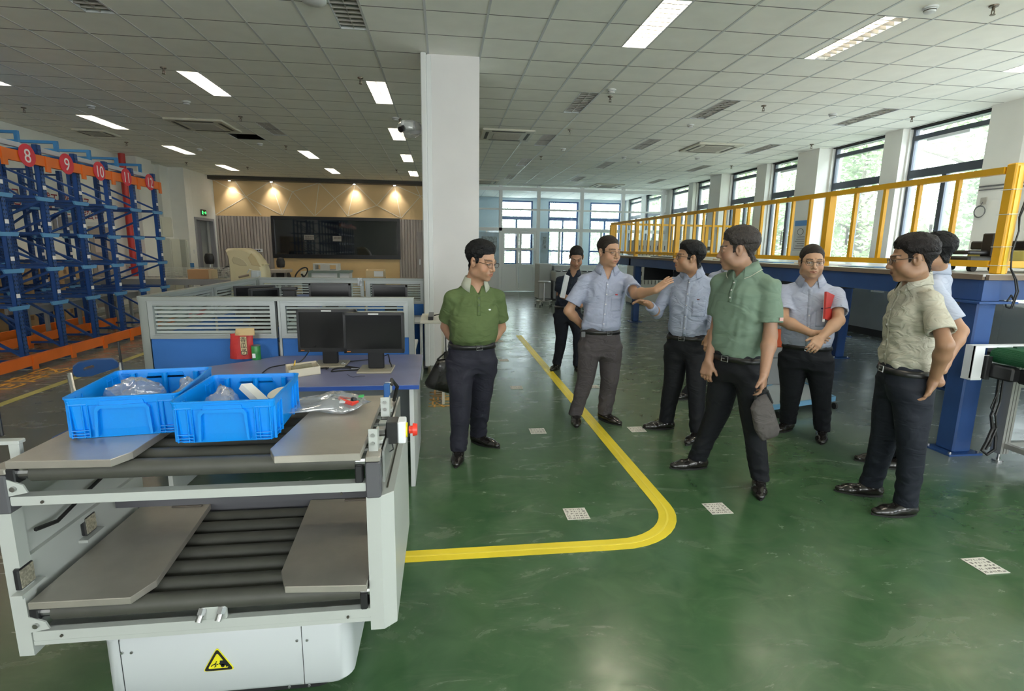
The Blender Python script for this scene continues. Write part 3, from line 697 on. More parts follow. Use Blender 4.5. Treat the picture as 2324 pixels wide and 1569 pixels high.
# papers and boards lying on the deck edge
pm = mat('white_paper', (.80, .82, .85), .5); pb = mat('blue_poster', (.08, .25, .55), .4)
for k, (x, y, w, d_, m_, lb, c_) in enumerate([(4.45, 5.1, .35, .5, pb, 'blue printed poster on the platform deck above the cream-shirted man', 'poster'), (4.5, 5.9, .3, .6, pm, 'white sheet on the platform deck right of the middle railing post', 'sheet'), (4.45, 6.9, .3, .7, pb, 'blue board lying on the deck behind the green polo man', 'board'), (4.5, 8.0, .3, .5, pm, 'white board lying on the deck, middle of the platform', 'board'), (4.45, 10.3, .3, 1.0, dk, 'black board lying on the far part of the deck', 'board')]):
    mb = MB().box(x-w/2, x+w/2, y-d_/2, y+d_/2, 1.4552, 1.47 if m_ is not pb else 1.462)
    tag(mb.build('deck_'+c_, m_, origin=(x, y, 1.455)), lb, c_)
# black shuttle robot on deck
t = thing('shuttle_robot', (4.55, 4.15, 1.455), 'low black wheeled shuttle robot on the deck left of the corner post', 'robot')
sb = mat('black_plastic', (.02, .02, .022), .35)
a_, c_ = onY(2172, 602, 4.1), onY(2250, 580, 4.1)
x0, x1 = a_.x, a_.x+.40
MB().bbox(x0, x1, 4.0, 4.5, 1.50, 1.585, .015).build('chassis', sb, t)
MB().bbox(x0+.02, x1-.1, 4.03, 4.45, 1.60, 1.635, .01).build('load_tray', sb, t)
MB().bbox(x1-.2, x1-.12, 4.0, 4.1, 1.58, 1.78, .008).build('antenna_box', sb, t)
for x in (x0+.09, x1-.1):
    for y in (4.03, 4.42): MB().cyl((x, y, 1.487), (x, y+.04, 1.487), .031, 14).build('wheel', mat('rubber', (.02, .02, .02), .7), t)
MB().box(x0+.17, x0+.25, 3.994, 4.001, 1.51, 1.54).build('label_plate', mat('tan_label', (.65, .5, .25), .5), t)
# yellow machine on the right of the corner post
t = thing('yellow_machine', (5.3, 4.3, 1.455), 'pale yellow wheeled machine on the deck right of the corner post', 'machine')
MB().bbox(4.80, 5.9, 3.85, 4.4, 1.49, 1.64, .012).build('body', mat('pale_yellow_paint', (.75, .68, .22), .4), t)
MB().bbox(4.80, 5.9, 3.87, 4.38, 1.645, 1.72, .01).build('dark_rail', sb, t)
MB().box(4.84, 4.96, 3.84, 3.851, 1.53, 1.57).build('name_plate', pm, t)
for x in (4.95, 5.7): MB().cyl((x, 3.87, 1.485), (x, 3.92, 1.485), .029, 14).build('wheel', mat('rubber', (0, 0, 0)), t)
# posters / sockets on window piers
P1_, P2_ = onX(1829, 487, XR-.14), onX(1862, 566, XR-.14)
t = thing('wall_poster', (XR-.29, 11.3, 1.8), 'tall notice with a blue header on the window pier', 'poster')
MB().box(XR-.30, XR-.281, 11.08, 11.52, 1.62, 2.30).build('sheet', mat('grey_notice', (.52, .54, .53), .5), t)
h_ = MB().box(XR-.303, XR-.299, 11.08, 11.52, 2.18, 2.30).build('blue_header', pb, t)
mb = MB()
for k in range(6): mb.box(XR-.303, XR-.299, 11.14, 11.46-.04*(k % 3), 1.68+k*.05, 1.69+k*.05)
mb.tube([(XR-.303, 11.3+.10*math.cos(a), 2.05+.07*math.sin(a)) for a in [j*PI/8 for j in range(16)]], .004, 4, closed=True)
mb.build('print', mat('dark_ink', (0, 0, 0)), t)
for (px, py, lb) in [(2239, 468, 'wall socket with a coiled grey wire on the wall beside the nearest window'), (2313, 468, 'wall socket with a coiled wire at the far right edge')]:
    P_ = onX(px-6, py-12, XR-.12 if px < 2300 else XR)
    t = thing('wall_socket', P_, lb, 'socket')
    X_ = P_.x
    MB().bbox(X_-.012, X_, P_.y-.05, P_.y+.05, P_.z-.05, P_.z+.05, .003).build('plate', mat('grey_socket_plate', (.40, .38, .34), .5), t)
    mb = MB()
    for q in range(3): mb.tube([(X_-.02-.004*q, P_.y+.02+.085*math.cos(a), P_.z-.16+(.08+.006*q)*math.sin(a)) for a in [j*PI/8 for j in range(17)]], .005, 5)
    mb.tube([(X_-.015, P_.y, P_.z-.02), (X_-.03, P_.y+.02, P_.z-.08)], .005, 5)
    mb.build('wire_coil', mat('grey_wire', (.12, .12, .12), .5), t)

t = thing('cable_trunking', (XR-.01, 7.2, 2.60), 'thin grey cable pipe along the wall above the right railing end', 'pipe')
MB().cyl((XR-.02, 5.0, 2.62), (XR-.14, 7.45, 2.62), .012).cyl((XR-.02, 5.0, 2.57), (XR-.14, 7.45, 2.57), .009).build('pipes', mat('grey_wire', (0, 0, 0)), t)
# far structures on / behind the platform: perforated beige cabinets
bc = mat('beige_cabinet', (.62, .60, .52), .6)
for k, (px0, px1) in enumerate([(1440, 1515), (1530, 1592), (1607, 1660)]):
    p, q = onY(px0, 545, 15.0), onY(px1, 640, 15.0); q.x = min(q.x, 7.88)
    t = thing('cabinet', (p.x, 15.0, 0), ['pale perforated cabinet seen behind the far railing, leftmost', 'pale perforated cabinet seen behind the far railing, middle', 'pale perforated cabinet seen behind the far railing, rightmost'][k], 'cabinet', 'pale cabinets behind the platform')
    MB().bbox(p.x, min(7.9, q.x-.02), 15.0, 15.5, 0.05, p.z, .01).build('body', bc, t)
    mb = MB()
    for i in range(10):
        for j in range(5):
            x = p.x+(q.x-p.x)*(i+.5)/10; z = .6+j*.25; mb.box(x-.01, x+.01, 14.995, 15.003, z, z+.12)
    tag(mb.build('perforation', mat('dark_slot', (0, 0, 0)), t), kind='stuff')
    MB().box(p.x, min(7.9, q.x-.02), 15.03, 15.45, 0, .05).build('plinth', dk, t)
# ---------------------------------------------------------------- drive-in pallet rack with numbered signs
rk = mat('rack_blue_steel', (.012, .062, .24), .38, var=.2, vscale=5)
rk_l = mat('rack_light_blue_bracket', (.10, .30, .55), .4)
rk_o = mat('rack_orange_beam', (.80, .17, .02), .45, var=.08, vscale=4)
punch = mat('punched_slot_dark', (.01, .02, .05), .6)
sign_red = mat('red_sign_disc', (.72, .035, .06), .45); sign_w = mat('sign_white', (.9, .85, .85), .5)
RX = -5.25; RD = .95; UY = [6.55, 7.26, 7.97, 8.68, 9.385, 10.09, 10.79]; LV = [.80, 1.255, 1.70, 2.165]
def frame(y, first_x, label, zt=2.83, levels=LV, back=True, RD=RD):
    t = thing('rack_frame', (first_x, y, 0), label, 'rack frame', 'blue frames of the numbered rack')
    x1 = first_x-RD
    for x in (first_x, x1):
        u = MB().box(x-.03, x+.03, y-.036, y-.032, 0, zt).box(x-.03, x+.03, y+.032, y+.036, 0, zt).box(x-.03, x-.026, y-.036, y+.036, 0, zt).box(x+.026, x+.03, y-.036, y+.036, 0, zt).build('upright', rk, t)
        h = MB(); z = .10
        while z < zt-.06:
            for s_ in (-.018, .018): h.box(x+.0296, x+.0320, y+s_-.006, y+s_+.006, z, z+.022)
            z += .05
        tag(h.build('slots', punch, u), kind='stuff')
        MB().box(x-.07, x+.09, y-.06, y+.06, 0, .008).build('foot_plate', mat('steel', (0, 0, 0)), t)
    A_, B_ = first_x-.02, x1+.02
    for a, za_, c, zb__ in ((B_, 2.62, A_, 2.20), (A_, 2.12, B_, 1.72), (B_, 1.66, A_, 1.27), (A_, 1.20, B_, .84), (B_, .74, A_, .16)):
        MB().bar((a, y, za_), (c, y, zb__), .028, .03, up=(0, 1, 0)).build('brace', rk, t)
    for z in (.10, 2.76): MB().bar((x1, y, z), (first_x, y, z), .03, .03, up=(0, 1, 0)).build('brace', rk, t)
    for z in levels:
        MB().add([(first_x+.034, y-.17, z), (first_x+.034, y+.17, z), (first_x+.034, y+.14, z-.05), (first_x+.034, y-.14, z-.05), (first_x+.012, y-.17, z), (first_x+.012, y+.17, z), (first_x+.012, y+.14, z-.05), (first_x+.012, y-.14, z-.05)], [(0, 3, 2, 1), (4, 5, 6, 7), (0, 1, 5, 4), (1, 2, 6, 5), (2, 3, 7, 6), (3, 0, 4, 7)]).build('bracket', rk_l, t)
        if back: MB().box(x1-.05, x1-.02, y-.16, y+.16, z-.05, z).build('bracket', rk, t)
        for s_ in (-1, 1): MB().box(x1-.2, first_x+.03, y+s_*.12-.025, y+s_*.12+.025, z-.02, z+.012).build('pallet_rail', rk, t)
        MB().box(first_x+.0320, first_x+.035, y-.03, y+.03, z+.10, z+.15).build('barcode_label', sign_w, t)
    return t
fn = ['left of the number eight sign, at the picture edge', 'between the picture edge and the number eight sign', 'between signs eight and nine', 'between signs nine and ten', 'between signs ten and eleven', 'between signs eleven and twelve', 'farthest, right of sign twelve']
for k, y in enumerate(UY): frame(y, RX, 'blue perforated rack frame '+fn[k])
f2 = ['second-row blue rack frame behind sign eight', 'second-row blue rack frame behind sign nine', 'second-row blue rack frame behind sign ten', 'second-row blue rack frame behind sign eleven']
for k, y in enumerate([7.97, 9.385, 10.09, 10.79]):
    tag(frame(y, RX-1.55, f2[k], RD=.62), group='second row of blue rack frames')
def beam(x, y0, y1, z, label, h=.13, g='orange beams of the rack'):
    t = thing('rack_beam', (x, y0, z), label, 'beam', g)
    MB().bbox(x-.02, x+.03, y0, y1, z-h/2, z+h/2, .006).build('beam', rk_o, t)
    for y in UY:
        if y0 <= y <= y1+.1: MB().box(x+.02, x+.045, y-.04, y+.04, z-h/2-.07, z+h/2).build('end_connector', rk_o, t)
beam(RX+.075, 5.9, 10.86, 2.62, 'long orange beam along the rack top carrying the number signs')
beam(RX+.075, 5.9, 10.86, .115, 'long orange beam just above the floor at the rack front')
beam(RX-RD, 5.9, 10.86, .13, 'orange floor beam behind the front row of rack frames')
beam(RX-1.5, 6.6, 10.86, .14, 'orange floor beam in front of the second rack row')
beam(RX-RD-.06, 5.9, 8.6, 2.58, 'shorter orange upper beam behind the number 8 and 9 signs')
for k, (y, s) in enumerate([(7.62, '8'), (8.33, '9'), (9.04, '10'), (9.74, '11'), (10.44, '12')]):
    t = thing('number_sign', (RX+.12, y, 2.64), 'round red sign with the white number '+{'8': 'eight', '9': 'nine', '10': 'ten', '11': 'eleven', '12': 'twelve'}[s], 'sign', 'round red number signs on the rack')
    MB().cyl((RX+.113, y, 2.645), (RX+.121, y, 2.645), .137, 36).build('disc', sign_red, t)
    text(s, 'number', .235, sign_w, (RX+.122, y, 2.56), (PI/2, 0, PI/2), parent=t, align='CENTER', sx=.85 if len(s) > 1 else 1)
# blue guide frames and light strips over the rack
for k, y in enumerate(UY[:-1]):
    t = thing('guide_frame', (RX-.4, y, 2.8), 'blue guide frame on the rack top, '+fn[k].replace(', at the picture edge', '').replace('between the picture edge and the number eight sign', 'over sign eight'), 'guide frame', 'blue guide frames on top of the rack')
    MB().box(RX-.20, RX-.15, y+.64, y+.68, 2.80, 2.99).box(RX-1.5, RX-.15, y+.64, y+.68, 2.95, 2.99).build('tube', mat('guide_blue', (.04, .22, .50), .4), t)
t = thing('light_strip', (RX-.1, 5.9, 2.75), 'pale grey strip running along behind the orange top beam', 'strip')
MB().box(RX-.12, RX-.06, 5.9, 10.8, 2.76, 2.82).build('strip', mat('pale_strip', (.55, .60, .64), .4), t)
t = thing('floor_rail', (RX-2.2, 5.9, 0), 'pair of grey steel floor rails behind the rack', 'rail')
for x in (RX-1.9, RX-2.6, RX-3.0+.2): MB().box(x-.05, x+.05, 5.9, 13.5, 0, .06).build('rail', mat('grey_steel_profile', (.35, .36, .36), .4, metal=.3), t)
# lettering on the left wall
red_t = mat('dark_red_lettering', (.30, .02, .04), .5)
wt = thing('wall_lettering', (XL+.01, 11.6, 2.2), 'dark red Chinese slogan lettered on the white left wall behind the rack', 'lettering')
text('已经消灭或不值得利用了。', 'slogan_line', .36, red_t, (XL+.006, 11.62, 2.30), (PI/2, 0, PI/2), parent=wt, sx=.58)
text('—— 工程公司', 'slogan_line', .26, red_t, (XL+.006, 12.7, 2.14-.02), (PI/2, 0, PI/2), parent=wt, sx=.95)
for k, (a, c, lb) in enumerate([((118, 491), (167, 524), 'grey rectangular cabinet on the left wall behind the number 9 bay'), ((315, 500), (353, 528), 'grey metallic panel on the wall behind the number 12 bay')]):
    p, q = onX(*a, XL+.01), onX(*c, XL+.01)
    tag(MB().bbox(XL+.002, XL+.10, p.y, q.y, q.z, p.z, .01).build('wall_cabinet', mat('brushed_grey_metal', (.30, .30, .33), .3, metal=.6), origin=(XL, p.y, q.z)), lb, 'cabinet')
# red fire pipe
t = thing('fire_pipe', (XL+.18, 15.1, 0), 'tall red fire pipe on the left wall by the pilaster', 'pipe')
fr_ = mat('red_pipe_paint', (.50, .03, .025), .4)
MB().tube([(XL+.18, 15.1, 3.79), (XL+.18, 15.1, .75), (XL+.18, 15.1, .62), (XL+.18, 15.02, .56), (XL+.18, 14.7, .56)], .075, 14).build('pipe', fr_, t, smooth=True)
for z in (3.2, 2.0, .95): MB().cyl((XL+.18, 15.1, z-.02), (XL+.18, 15.1, z+.02), .11, 14).build('pipe_flange', fr_, t)
MB().box(XL+.001, XL+.30, 15.07, 15.13, .98, 1.02).build('pipe_bracket', steel, t)
# electrical cabinets
ivory = mat('ivory_cabinet_paint', (.55, .56, .48), .5)
for k, (y, z0, z1, d_, w, lb) in enumerate([(16.50, 0, 1.72, .45, .75, 'tall ivory electrical cabinet behind the last rack frame'), (17.1, 0, 1.70, .5, .35, 'narrower ivory cabinet at the wall corner'), (16.55, 1.76, 2.32, .25, .85, 'ivory box mounted on the wall above the tall electrical cabinet')]):
    t = thing('electrical_cabinet', (XL+.2, y, z0), lb, 'cabinet')
    MB().bbox(XL+.121, XL+.121+d_, y-w/2+.15, y+w/2-.05, z0, z1, .015).build('body', ivory, t)
    MB().bbox(XL+.121+d_, XL+.135+d_, y-w/2+.18, y+w/2-.08, z0+.04, z1-.04, .004).build('door', ivory, t)
# exit sign, switch, notice
t = thing('exit_sign', (XD+.03, 18.6, 2.45), 'small green lit exit sign above the corner door', 'exit sign')
MB().bbox(XD+.002, XD+.03, 18.42, 18.78, 2.47, 2.66, .005).build('housing', black_m, t)
eg = mat('exit_green_glow', (.02, .3, .05), emit=(.05, 1, .15), estr=1.6)
mb = MB()   # running figure, arrow
for a, c in [((18.50, 2.62), (18.50, 2.58)), ((18.52, 2.60), (18.48, 2.55)), ((18.48, 2.55), (18.53, 2.51)), ((18.50, 2.57), (18.45, 2.52)), ((18.46, 2.59), (18.54, 2.575)), ((18.60, 2.565), (18.74, 2.565)), ((18.74, 2.565), (18.70, 2.60)), ((18.74, 2.565), (18.70, 2.53))]:
    mb.bar((XD+.032, a[0], a[1]), (XD+.032, c[0], c[1]), .012, .016, up=(1, 0, 0))
mb.build('running_figure', eg, t)
t = thing('wall_notice', (XD+.01, 17.8, .9), 'notice with a blue header on the wall beside the corner door', 'notice')
p, q = onX(405, 604, XD+.2), onX(430, 640, XD+.2)
MB().box(XL+.15, XL+.62, 17.485, 17.499, .35, 1.0).build('sheet', pm, t); MB().box(XL+.15, XL+.62, 17.48, 17.486, .72, 1.0).build('blue_header', pb, t)
tag(MB().bbox(XD+.001, XD+.02, 17.68, 17.76, 1.28, 1.40, .004).build('light_switch', mat('white_plastic', (0, 0, 0)), origin=(XD, 17.7, 1.3)), 'small white light switch left of the corner door', 'switch')
# stacked cartons along the left wall
cart_m = mat('brown_cardboard', (.52, .34, .17), .75, var=.12, vscale=3); tape_m = mat('brown_parcel_tape', (.42, .27, .12), .4)
def carton():
    t = thing('cardboard_box', (0, 0, 0), 'x', 'cardboard box', 'brown cartons stacked behind the rack')
    MB().bbox(-.25, .25, -.24, .24, 0, .40, .008).build('carton', cart_m, t)
    MB().box(-.03, .03, -.2405, .2405, .001, .4008).build('tape', tape_m, t)
    MB().box(.2502, .252, -.1, -.02, .14, .22).build('print', mat('carton_print', (.28, .16, .08), .6), t)
    return t
cb = carton(); first = True; rg = random.Random(9)
cols_ = [(8.2, 5), (8.72, 5), (9.24, 4), (9.9, 5), (10.42, 5), (10.94, 3), (11.5, 3), (12.02, 3), (12.54, 3)]
for ci, (y, n) in enumerate(cols_):
    for lv in range(n):
        x = -7.92+(.02 if ci % 2 else 0)+rg.uniform(-.02, .02)
        o = cb if first else copy_tree(cb); first = False
        place(o, (x, y+rg.uniform(-.01, .01), .0+lv*.402), rg.uniform(-.02, .02))
        pos = ['bottom', 'second', 'third', 'fourth', 'fifth'][lv]; pos = 'top' if lv == n-1 else pos
        o['label'] = 'brown carton, %s of stack number %s from the left behind the rack' % (pos, ['one', 'two', 'three', 'four', 'five', 'six', 'seven', 'eight', 'nine'][ci])
# grey conveyor line behind rack
def roller_table(x0, x1, y0, y1, z, label, legs=4):
    t = thing('roller_conveyor', ((x0+x1)/2, (y0+y1)/2, 0), label, 'conveyor')
    g_ = mat('grey_steel_profile', (0, 0, 0)); lx = (x1-x0) > (y1-y0)
    if lx: MB().box(x0, x1, y0, y0+.05, z-.12, z).box(x0, x1, y1-.05, y1, z-.12, z).build('side_rail', g_, t)
    else: MB().box(x0, x0+.05, y0, y1, z-.12, z).box(x1-.05, x1, y0, y1, z-.12, z).build('side_rail', g_, t)
    mb = MB(); L = (x1-x0) if lx else (y1-y0); n = int(L/.16)
    for k in range(n):
        q = .08+k*.16
        if lx: mb.cyl((x0+q, y0+.05, z-.035), (x0+q, y1-.05, z-.035), .03, 8)
        else: mb.cyl((x0+.05, y0+q, z-.035), (x1-.05, y0+q, z-.035), .03, 8)
    tag(mb.build('rollers', mat('steel', (0, 0, 0)), t), kind='stuff')
    for k in range(legs):
        u = (k+.5)/legs
        for s_ in (0, 1):
            if lx: x = x0+u*L; y = (y0+.03, y1-.03)[s_]
            else: y = y0+u*L; x = (x0+.03, x1-.03)[s_]
            MB().box(x-.025, x+.025, y-.025, y+.025, 0, z-.12).build('leg', g_, t)
    return t
roller_table(-7.6, -3.0, 11.8, 12.85, .86, 'long grey roller conveyor running across behind the cubicle', 5)
roller_table(-6.62, -6.28, 8.9, 12.0, .60, 'lower grey conveyor standing behind the rack bays', 4)
rb = mat('red_rubber_buffer', (.6, .03, .03), .4)
tag(MB().cyl((-4.95, 11.3, .15), (-4.95, 11.55, .15), .14, 16).build('red_drum', rb, origin=(-4.95, 11.4, 0)), 'red round drum on the floor near the end of the rack', 'drum')
# wire basket and carton standing on conveyor
t = thing('wire_basket', (-5.4, 12.5, .86), 'white wire basket standing on the roller conveyor', 'basket')
mb = MB()
a, c = onY(384, 640, 12.5), onY(520, 625, 12.5); x0, x1 = a.x, c.x+.05; z0 = .866; z1 = 1.06
for z in (z0, z0+.05, z0+.10, z0+.15, z1): mb.tube([(x0, 12.25, z), (x1, 12.25, z), (x1, 12.8, z), (x0, 12.8, z)], .006, 5, closed=True)
n = 16
for k in range(n+1):
    x = x0+(x1-x0)*k/n
    for y in (12.25, 12.8): mb.cyl((x, y, z0), (x, y, z1), .004, 5)
mb.build('wire_frame', mat('white_wire', (.62, .62, .56), .4), t)
p, q = onY(445, 643, 12.2), onY(497, 617, 12.2)
t = thing('cardboard_box', ((p.x+q.x)/2, 12.0, .86), 'brown cardboard box standing in front of the white wire basket', 'cardboard box')
MB().bbox(p.x, q.x-.08, 11.85, 12.2, .865, 1.06, .006).build('carton', mat('warm_cardboard', (.50, .29, .14), .7), t); MB().box(q.x-.08, q.x-.02, 11.87, 12.18, .865, 1.055).build('open_flap', mat('pale_cardboard', (.65, .50, .30), .7), t)
# cream cleaning machine
cm = mat('cream_plastic_shell', (.66, .58, .36), .3)
Yc = 11.2
def c3(px, py, Y=Yc): v = onY(px, py, Y); return (v.x, v.z)
prof = [c3(*q) for q in [(509, 568), (514, 564), (530, 563), (548, 563), (560, 568), (572, 577), (584, 592), (592, 607), (596, 620), (597, 640)]]
t = thing('cleaning_machine', (-3.9, 11.5, 0), 'cream ride-on cleaning machine with a rounded hood behind the cubicle', 'cleaning machine')
bx = [c3(519, 600), c3(516, 585)]
body = prof+[(prof[-1][0]+.02, .35), (prof[-1][0]-.02, .12), (c3(520, 640)[0], .12), c3(521, 640), c3(518, 600), c3(514, 580)]
def ringed(pts, y0, y1, ins=.05):
    cx_ = sum(p[0] for p in pts)/len(pts); cz_ = sum(p[1] for p in pts)/len(pts)
    mb = MB(); n = len(pts); rings = []
    for y, s_ in ((y0, .90), (y0+ins, 1), (y1-ins, 1), (y1, .90)): rings.append([(cx_+(p[0]-cx_)*s_, y, cz_+(p[1]-cz_)*s_) for p in pts])
    vs = [v for r in rings for v in r]; fs = [tuple(range(n)), tuple(range(4*n-1, 3*n-1, -1))]
    for k in range(3):
        for j in range(n): a_ = k*n+j; b_ = k*n+(j+1) % n; fs.append((a_, a_+n, b_+n, b_))
    return mb.add(vs, fs)
bd = ringed(body, Yc, Yc+.55).build('shell', cm, t, smooth=True)
op = [c3(*q) for q in [(526, 590), (530, 583), (540, 584), (552, 590), (561, 599), (562, 604), (545, 603), (530, 598)]]
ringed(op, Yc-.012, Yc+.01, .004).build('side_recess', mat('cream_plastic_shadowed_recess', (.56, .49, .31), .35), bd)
MB().bbox(c3(572, 590)[0], c3(594, 590)[0], Yc+.12, Yc+.45, c3(570, 603)[1], c3(570, 600)[1], .003).build('lid_ridge', cm, bd)
ringed([c3(*q) for q in [(570, 575), (579, 584), (588, 600), (592, 606), (571, 602), (562, 585)]], Yc-.004, Yc+.02, .006).build('top_lid', mat('tan_lid', (.58, .47, .26), .4), bd)
for x in (body[-4][0]+.15, body[-4][0]+.75): MB().cyl((x, Yc+.05, .13), (x, Yc+.15, .13), .13, 18).build('wheel', mat('rubber', (0, 0, 0)), t)
# little robot-like gadget on the conveyor in front
P_ = onY(575, 622, 10.0)
t = thing('camera_gimbal', (P_.x, 10.0, 1.2), 'small grey gadget with a handle on the back partition corner', 'gadget')
mb = MB().bbox(P_.x-.03, P_.x+.10, 9.95, 10.1, P_.z-.1, P_.z+.06, .015); mb.build('body', mat('steel_grey_plastic', (.45, .50, .52), .4), t)
MB().cyl((P_.x-.25, 10, P_.z-.06), (P_.x-.08, 10, P_.z-.02), .02, 8).build('handle', mat('worn_bronze', (.25, .2, .15), .5), t)
MB().tube([(P_.x-.1, 10, P_.z+.02), (P_.x-.05, 9.97, P_.z+.08), (P_.x+.02, 9.97, P_.z+.06), (P_.x-.04, 9.97, P_.z-.06), (P_.x+.12, 9.97, P_.z-.04)], .012, 6).build('cable_loop', mat('white_wire', (0, 0, 0)), t)
MB().cyl((P_.x+.03, 10, P_.z-.35), (P_.x+.03, 10, P_.z-.08), .03, 8).cyl((P_.x+.03, 10, 0), (P_.x+.03, 10, P_.z-.35), .045, 8).build('stand', dk, t)
# ride-on seats, steering wheels, tables near the tan wall
def seat(px, py, Y, lb):
    P_ = onY(px, py, Y); t = thing('driver_seat', (P_.x, Y, 0), lb, 'seat')
    MB().lathe([(.02, -.14), (.10, -.13), (.12, -.05), (.12, .05), (.09, .14), (.02, .16)], (P_.x, Y, P_.z), 14).build('headrest', sb_, t, smooth=True)
    MB().lathe([(.03, -.75), (.26, -.72), (.28, -.4), (.22, -.26), (.05, -.24)], (P_.x, Y, P_.z), 14).build('backrest', sb_, t, smooth=True)
    MB().cyl((P_.x, Y, P_.z-.25), (P_.x, Y, P_.z-.15), .03).build('neck_post', steel, t); MB().box(P_.x-.3, P_.x+.3, Y-.3, Y+.3, 0, P_.z-.74).build('base', dk, t)
sb_ = mat('black_leather', (.018, .016, .016), .45)
seat(475, 588, 15.5, 'black driver seat with headrest in front of the corner door'); seat(637, 597, 16.8, 'black driver seat with headrest in front of the tan wall')
def swheel(px, py, Y, lb):
    P_ = onY(px, py, Y); t = thing('steering_wheel', (P_.x, Y, 0), lb, 'steering wheel')
    MB().tube([(P_.x+.10*math.cos(a)+.10*math.sin(a), Y+.12*math.cos(a), P_.z+.17*math.sin(a)) for a in [j*PI/10 for j in range(20)]], .018, 6, closed=True).build('rim', sb_, t)
    MB().cyl((P_.x+.3, Y, P_.z-.45), (P_.x, Y, P_.z), .025).build('column', sb_, t); MB().bbox(P_.x+.05, P_.x+.6, Y-.2, Y+.2, 0, P_.z-.12, .03).build('console', sb_, t)
swheel(513, 619, 14.5, 'black steering wheel left of the cream cleaning machine'); swheel(684, 622, 14.8, 'black steering wheel left of the white and green cabinet')
P_, Q_ = onY(609, 612, 16), onY(651, 620, 16)
t = thing('work_table', ((P_.x+Q_.x)/2, 16.2, 0), 'small table with grey top in front of the tan wall', 'table')
MB().bbox(P_.x, Q_.x, 15.9, 16.6, P_.z-.09, P_.z, .01).build('table_top', mat('beige_grey_top', (.40, .35, .30), .5), t)
for x in (P_.x+.1, Q_.x-.1): MB().box(x-.03, x+.03, 16.2, 16.26, 0, P_.z-.09).build('leg', steel, t)
P_, Q_ = onY(693, 614, 16), onY(795, 640, 16)
t = thing('display_cabinet', ((P_.x+Q_.x)/2, 16.2, 0), 'white cabinet with grey-green frame in front of the tan wall', 'cabinet')
MB().box(P_.x+.12, Q_.x-.02, 15.92, 16.5, .05, P_.z-.05).build('white_panel', pm, t)
MB().box(P_.x+.1, Q_.x, 15.88, 16.55, P_.z-.07, P_.z).box(P_.x+.1, P_.x+.18, 15.88, 15.94, 0, P_.z).box(Q_.x-.34, Q_.x-.27, 15.88, 15.94, 0, P_.z).box(P_.x+.1, Q_.x, 15.88, 16.5, 0, .08).build('frame', mat('grey_green_frame', (.20, .26, .23), .5), t)
MB().box(P_.x-.12, P_.x+.1, 15.95, 16.4, 0, P_.z-.03).build('side_box', mat('ivory', (.66, .64, .55), .5), t)
zt_ = P_.z; P_, Q_ = onY(712, 598, 16.1), onY(769, 611, 16.1)
t = thing('plastic_crate', ((P_.x+Q_.x)/2, 16.2, zt_), 'pale grey plastic crate on top of the white cabinet', 'crate')
lg = mat('pale_grey_plastic', (.55, .55, .52), .5)
MB().box(P_.x, Q_.x, 15.98, 16.4, zt_+.001, zt_+.03).box(P_.x, Q_.x, 15.98, 16.4, P_.z-.04, P_.z).box(P_.x, P_.x+.06, 15.98, 16.4, zt_, P_.z).box(Q_.x-.06, Q_.x, 15.98, 16.4, zt_, P_.z).box((P_.x+Q_.x)/2-.12, (P_.x+Q_.x)/2+.12, 15.98, 16.02, zt_, P_.z).box(P_.x+.2, P_.x+.26, 15.98, 16.02, zt_, P_.z).box(Q_.x-.3, Q_.x-.24, 15.98, 16.02, zt_, P_.z).build('crate_body', lg, t)
P_, Q_ = onY(830, 612, 15.5), onY(872, 632, 15.5)
t = thing('cardboard_box', ((P_.x+Q_.x)/2, 15.6, 0), 'open brown cardboard box in front of the tan wall, near the pillar', 'cardboard box')
MB().box(P_.x, P_.x+.012, 15.5, 15.9, .72, P_.z).box(Q_.x-.012, Q_.x, 15.5, 15.9, .72, P_.z).box(P_.x, Q_.x, 15.5, 15.512, .72, P_.z-.03).box(P_.x, Q_.x, 15.888, 15.9, .72, P_.z).box(P_.x, Q_.x, 15.5, 15.9, .70, .72).build('carton', mat('pale_cardboard', (0, 0, 0)), t)
MB().box(Q_.x-.28, Q_.x-.02, 15.49, 15.499, .74, P_.z-.04).build('printed_label', pm, t); MB().box(P_.x, Q_.x, 15.5, 15.9, 0, .7).build('stand', dk, t)
t = thing('power_strip', (-6.3, YB-.09, 1.5), 'white multi-socket strip on the slatted wall above the cleaning machine', 'power strip')
P_, Q_ = onY(566, 565, YB-.09), onY(596, 572, YB-.09)
MB().bbox(P_.x, Q_.x, YB-.10, YB-.076, Q_.z, P_.z, .004).build('strip', pm, t)
mb = MB()
for k in range(5): x = P_.x+.05+(Q_.x-P_.x-.1)*k/5; mb.box(x, x+.05, YB-.103, YB-.0995, Q_.z+.02, Q_.z+.07)
mb.build('socket_holes', slot_m, t)
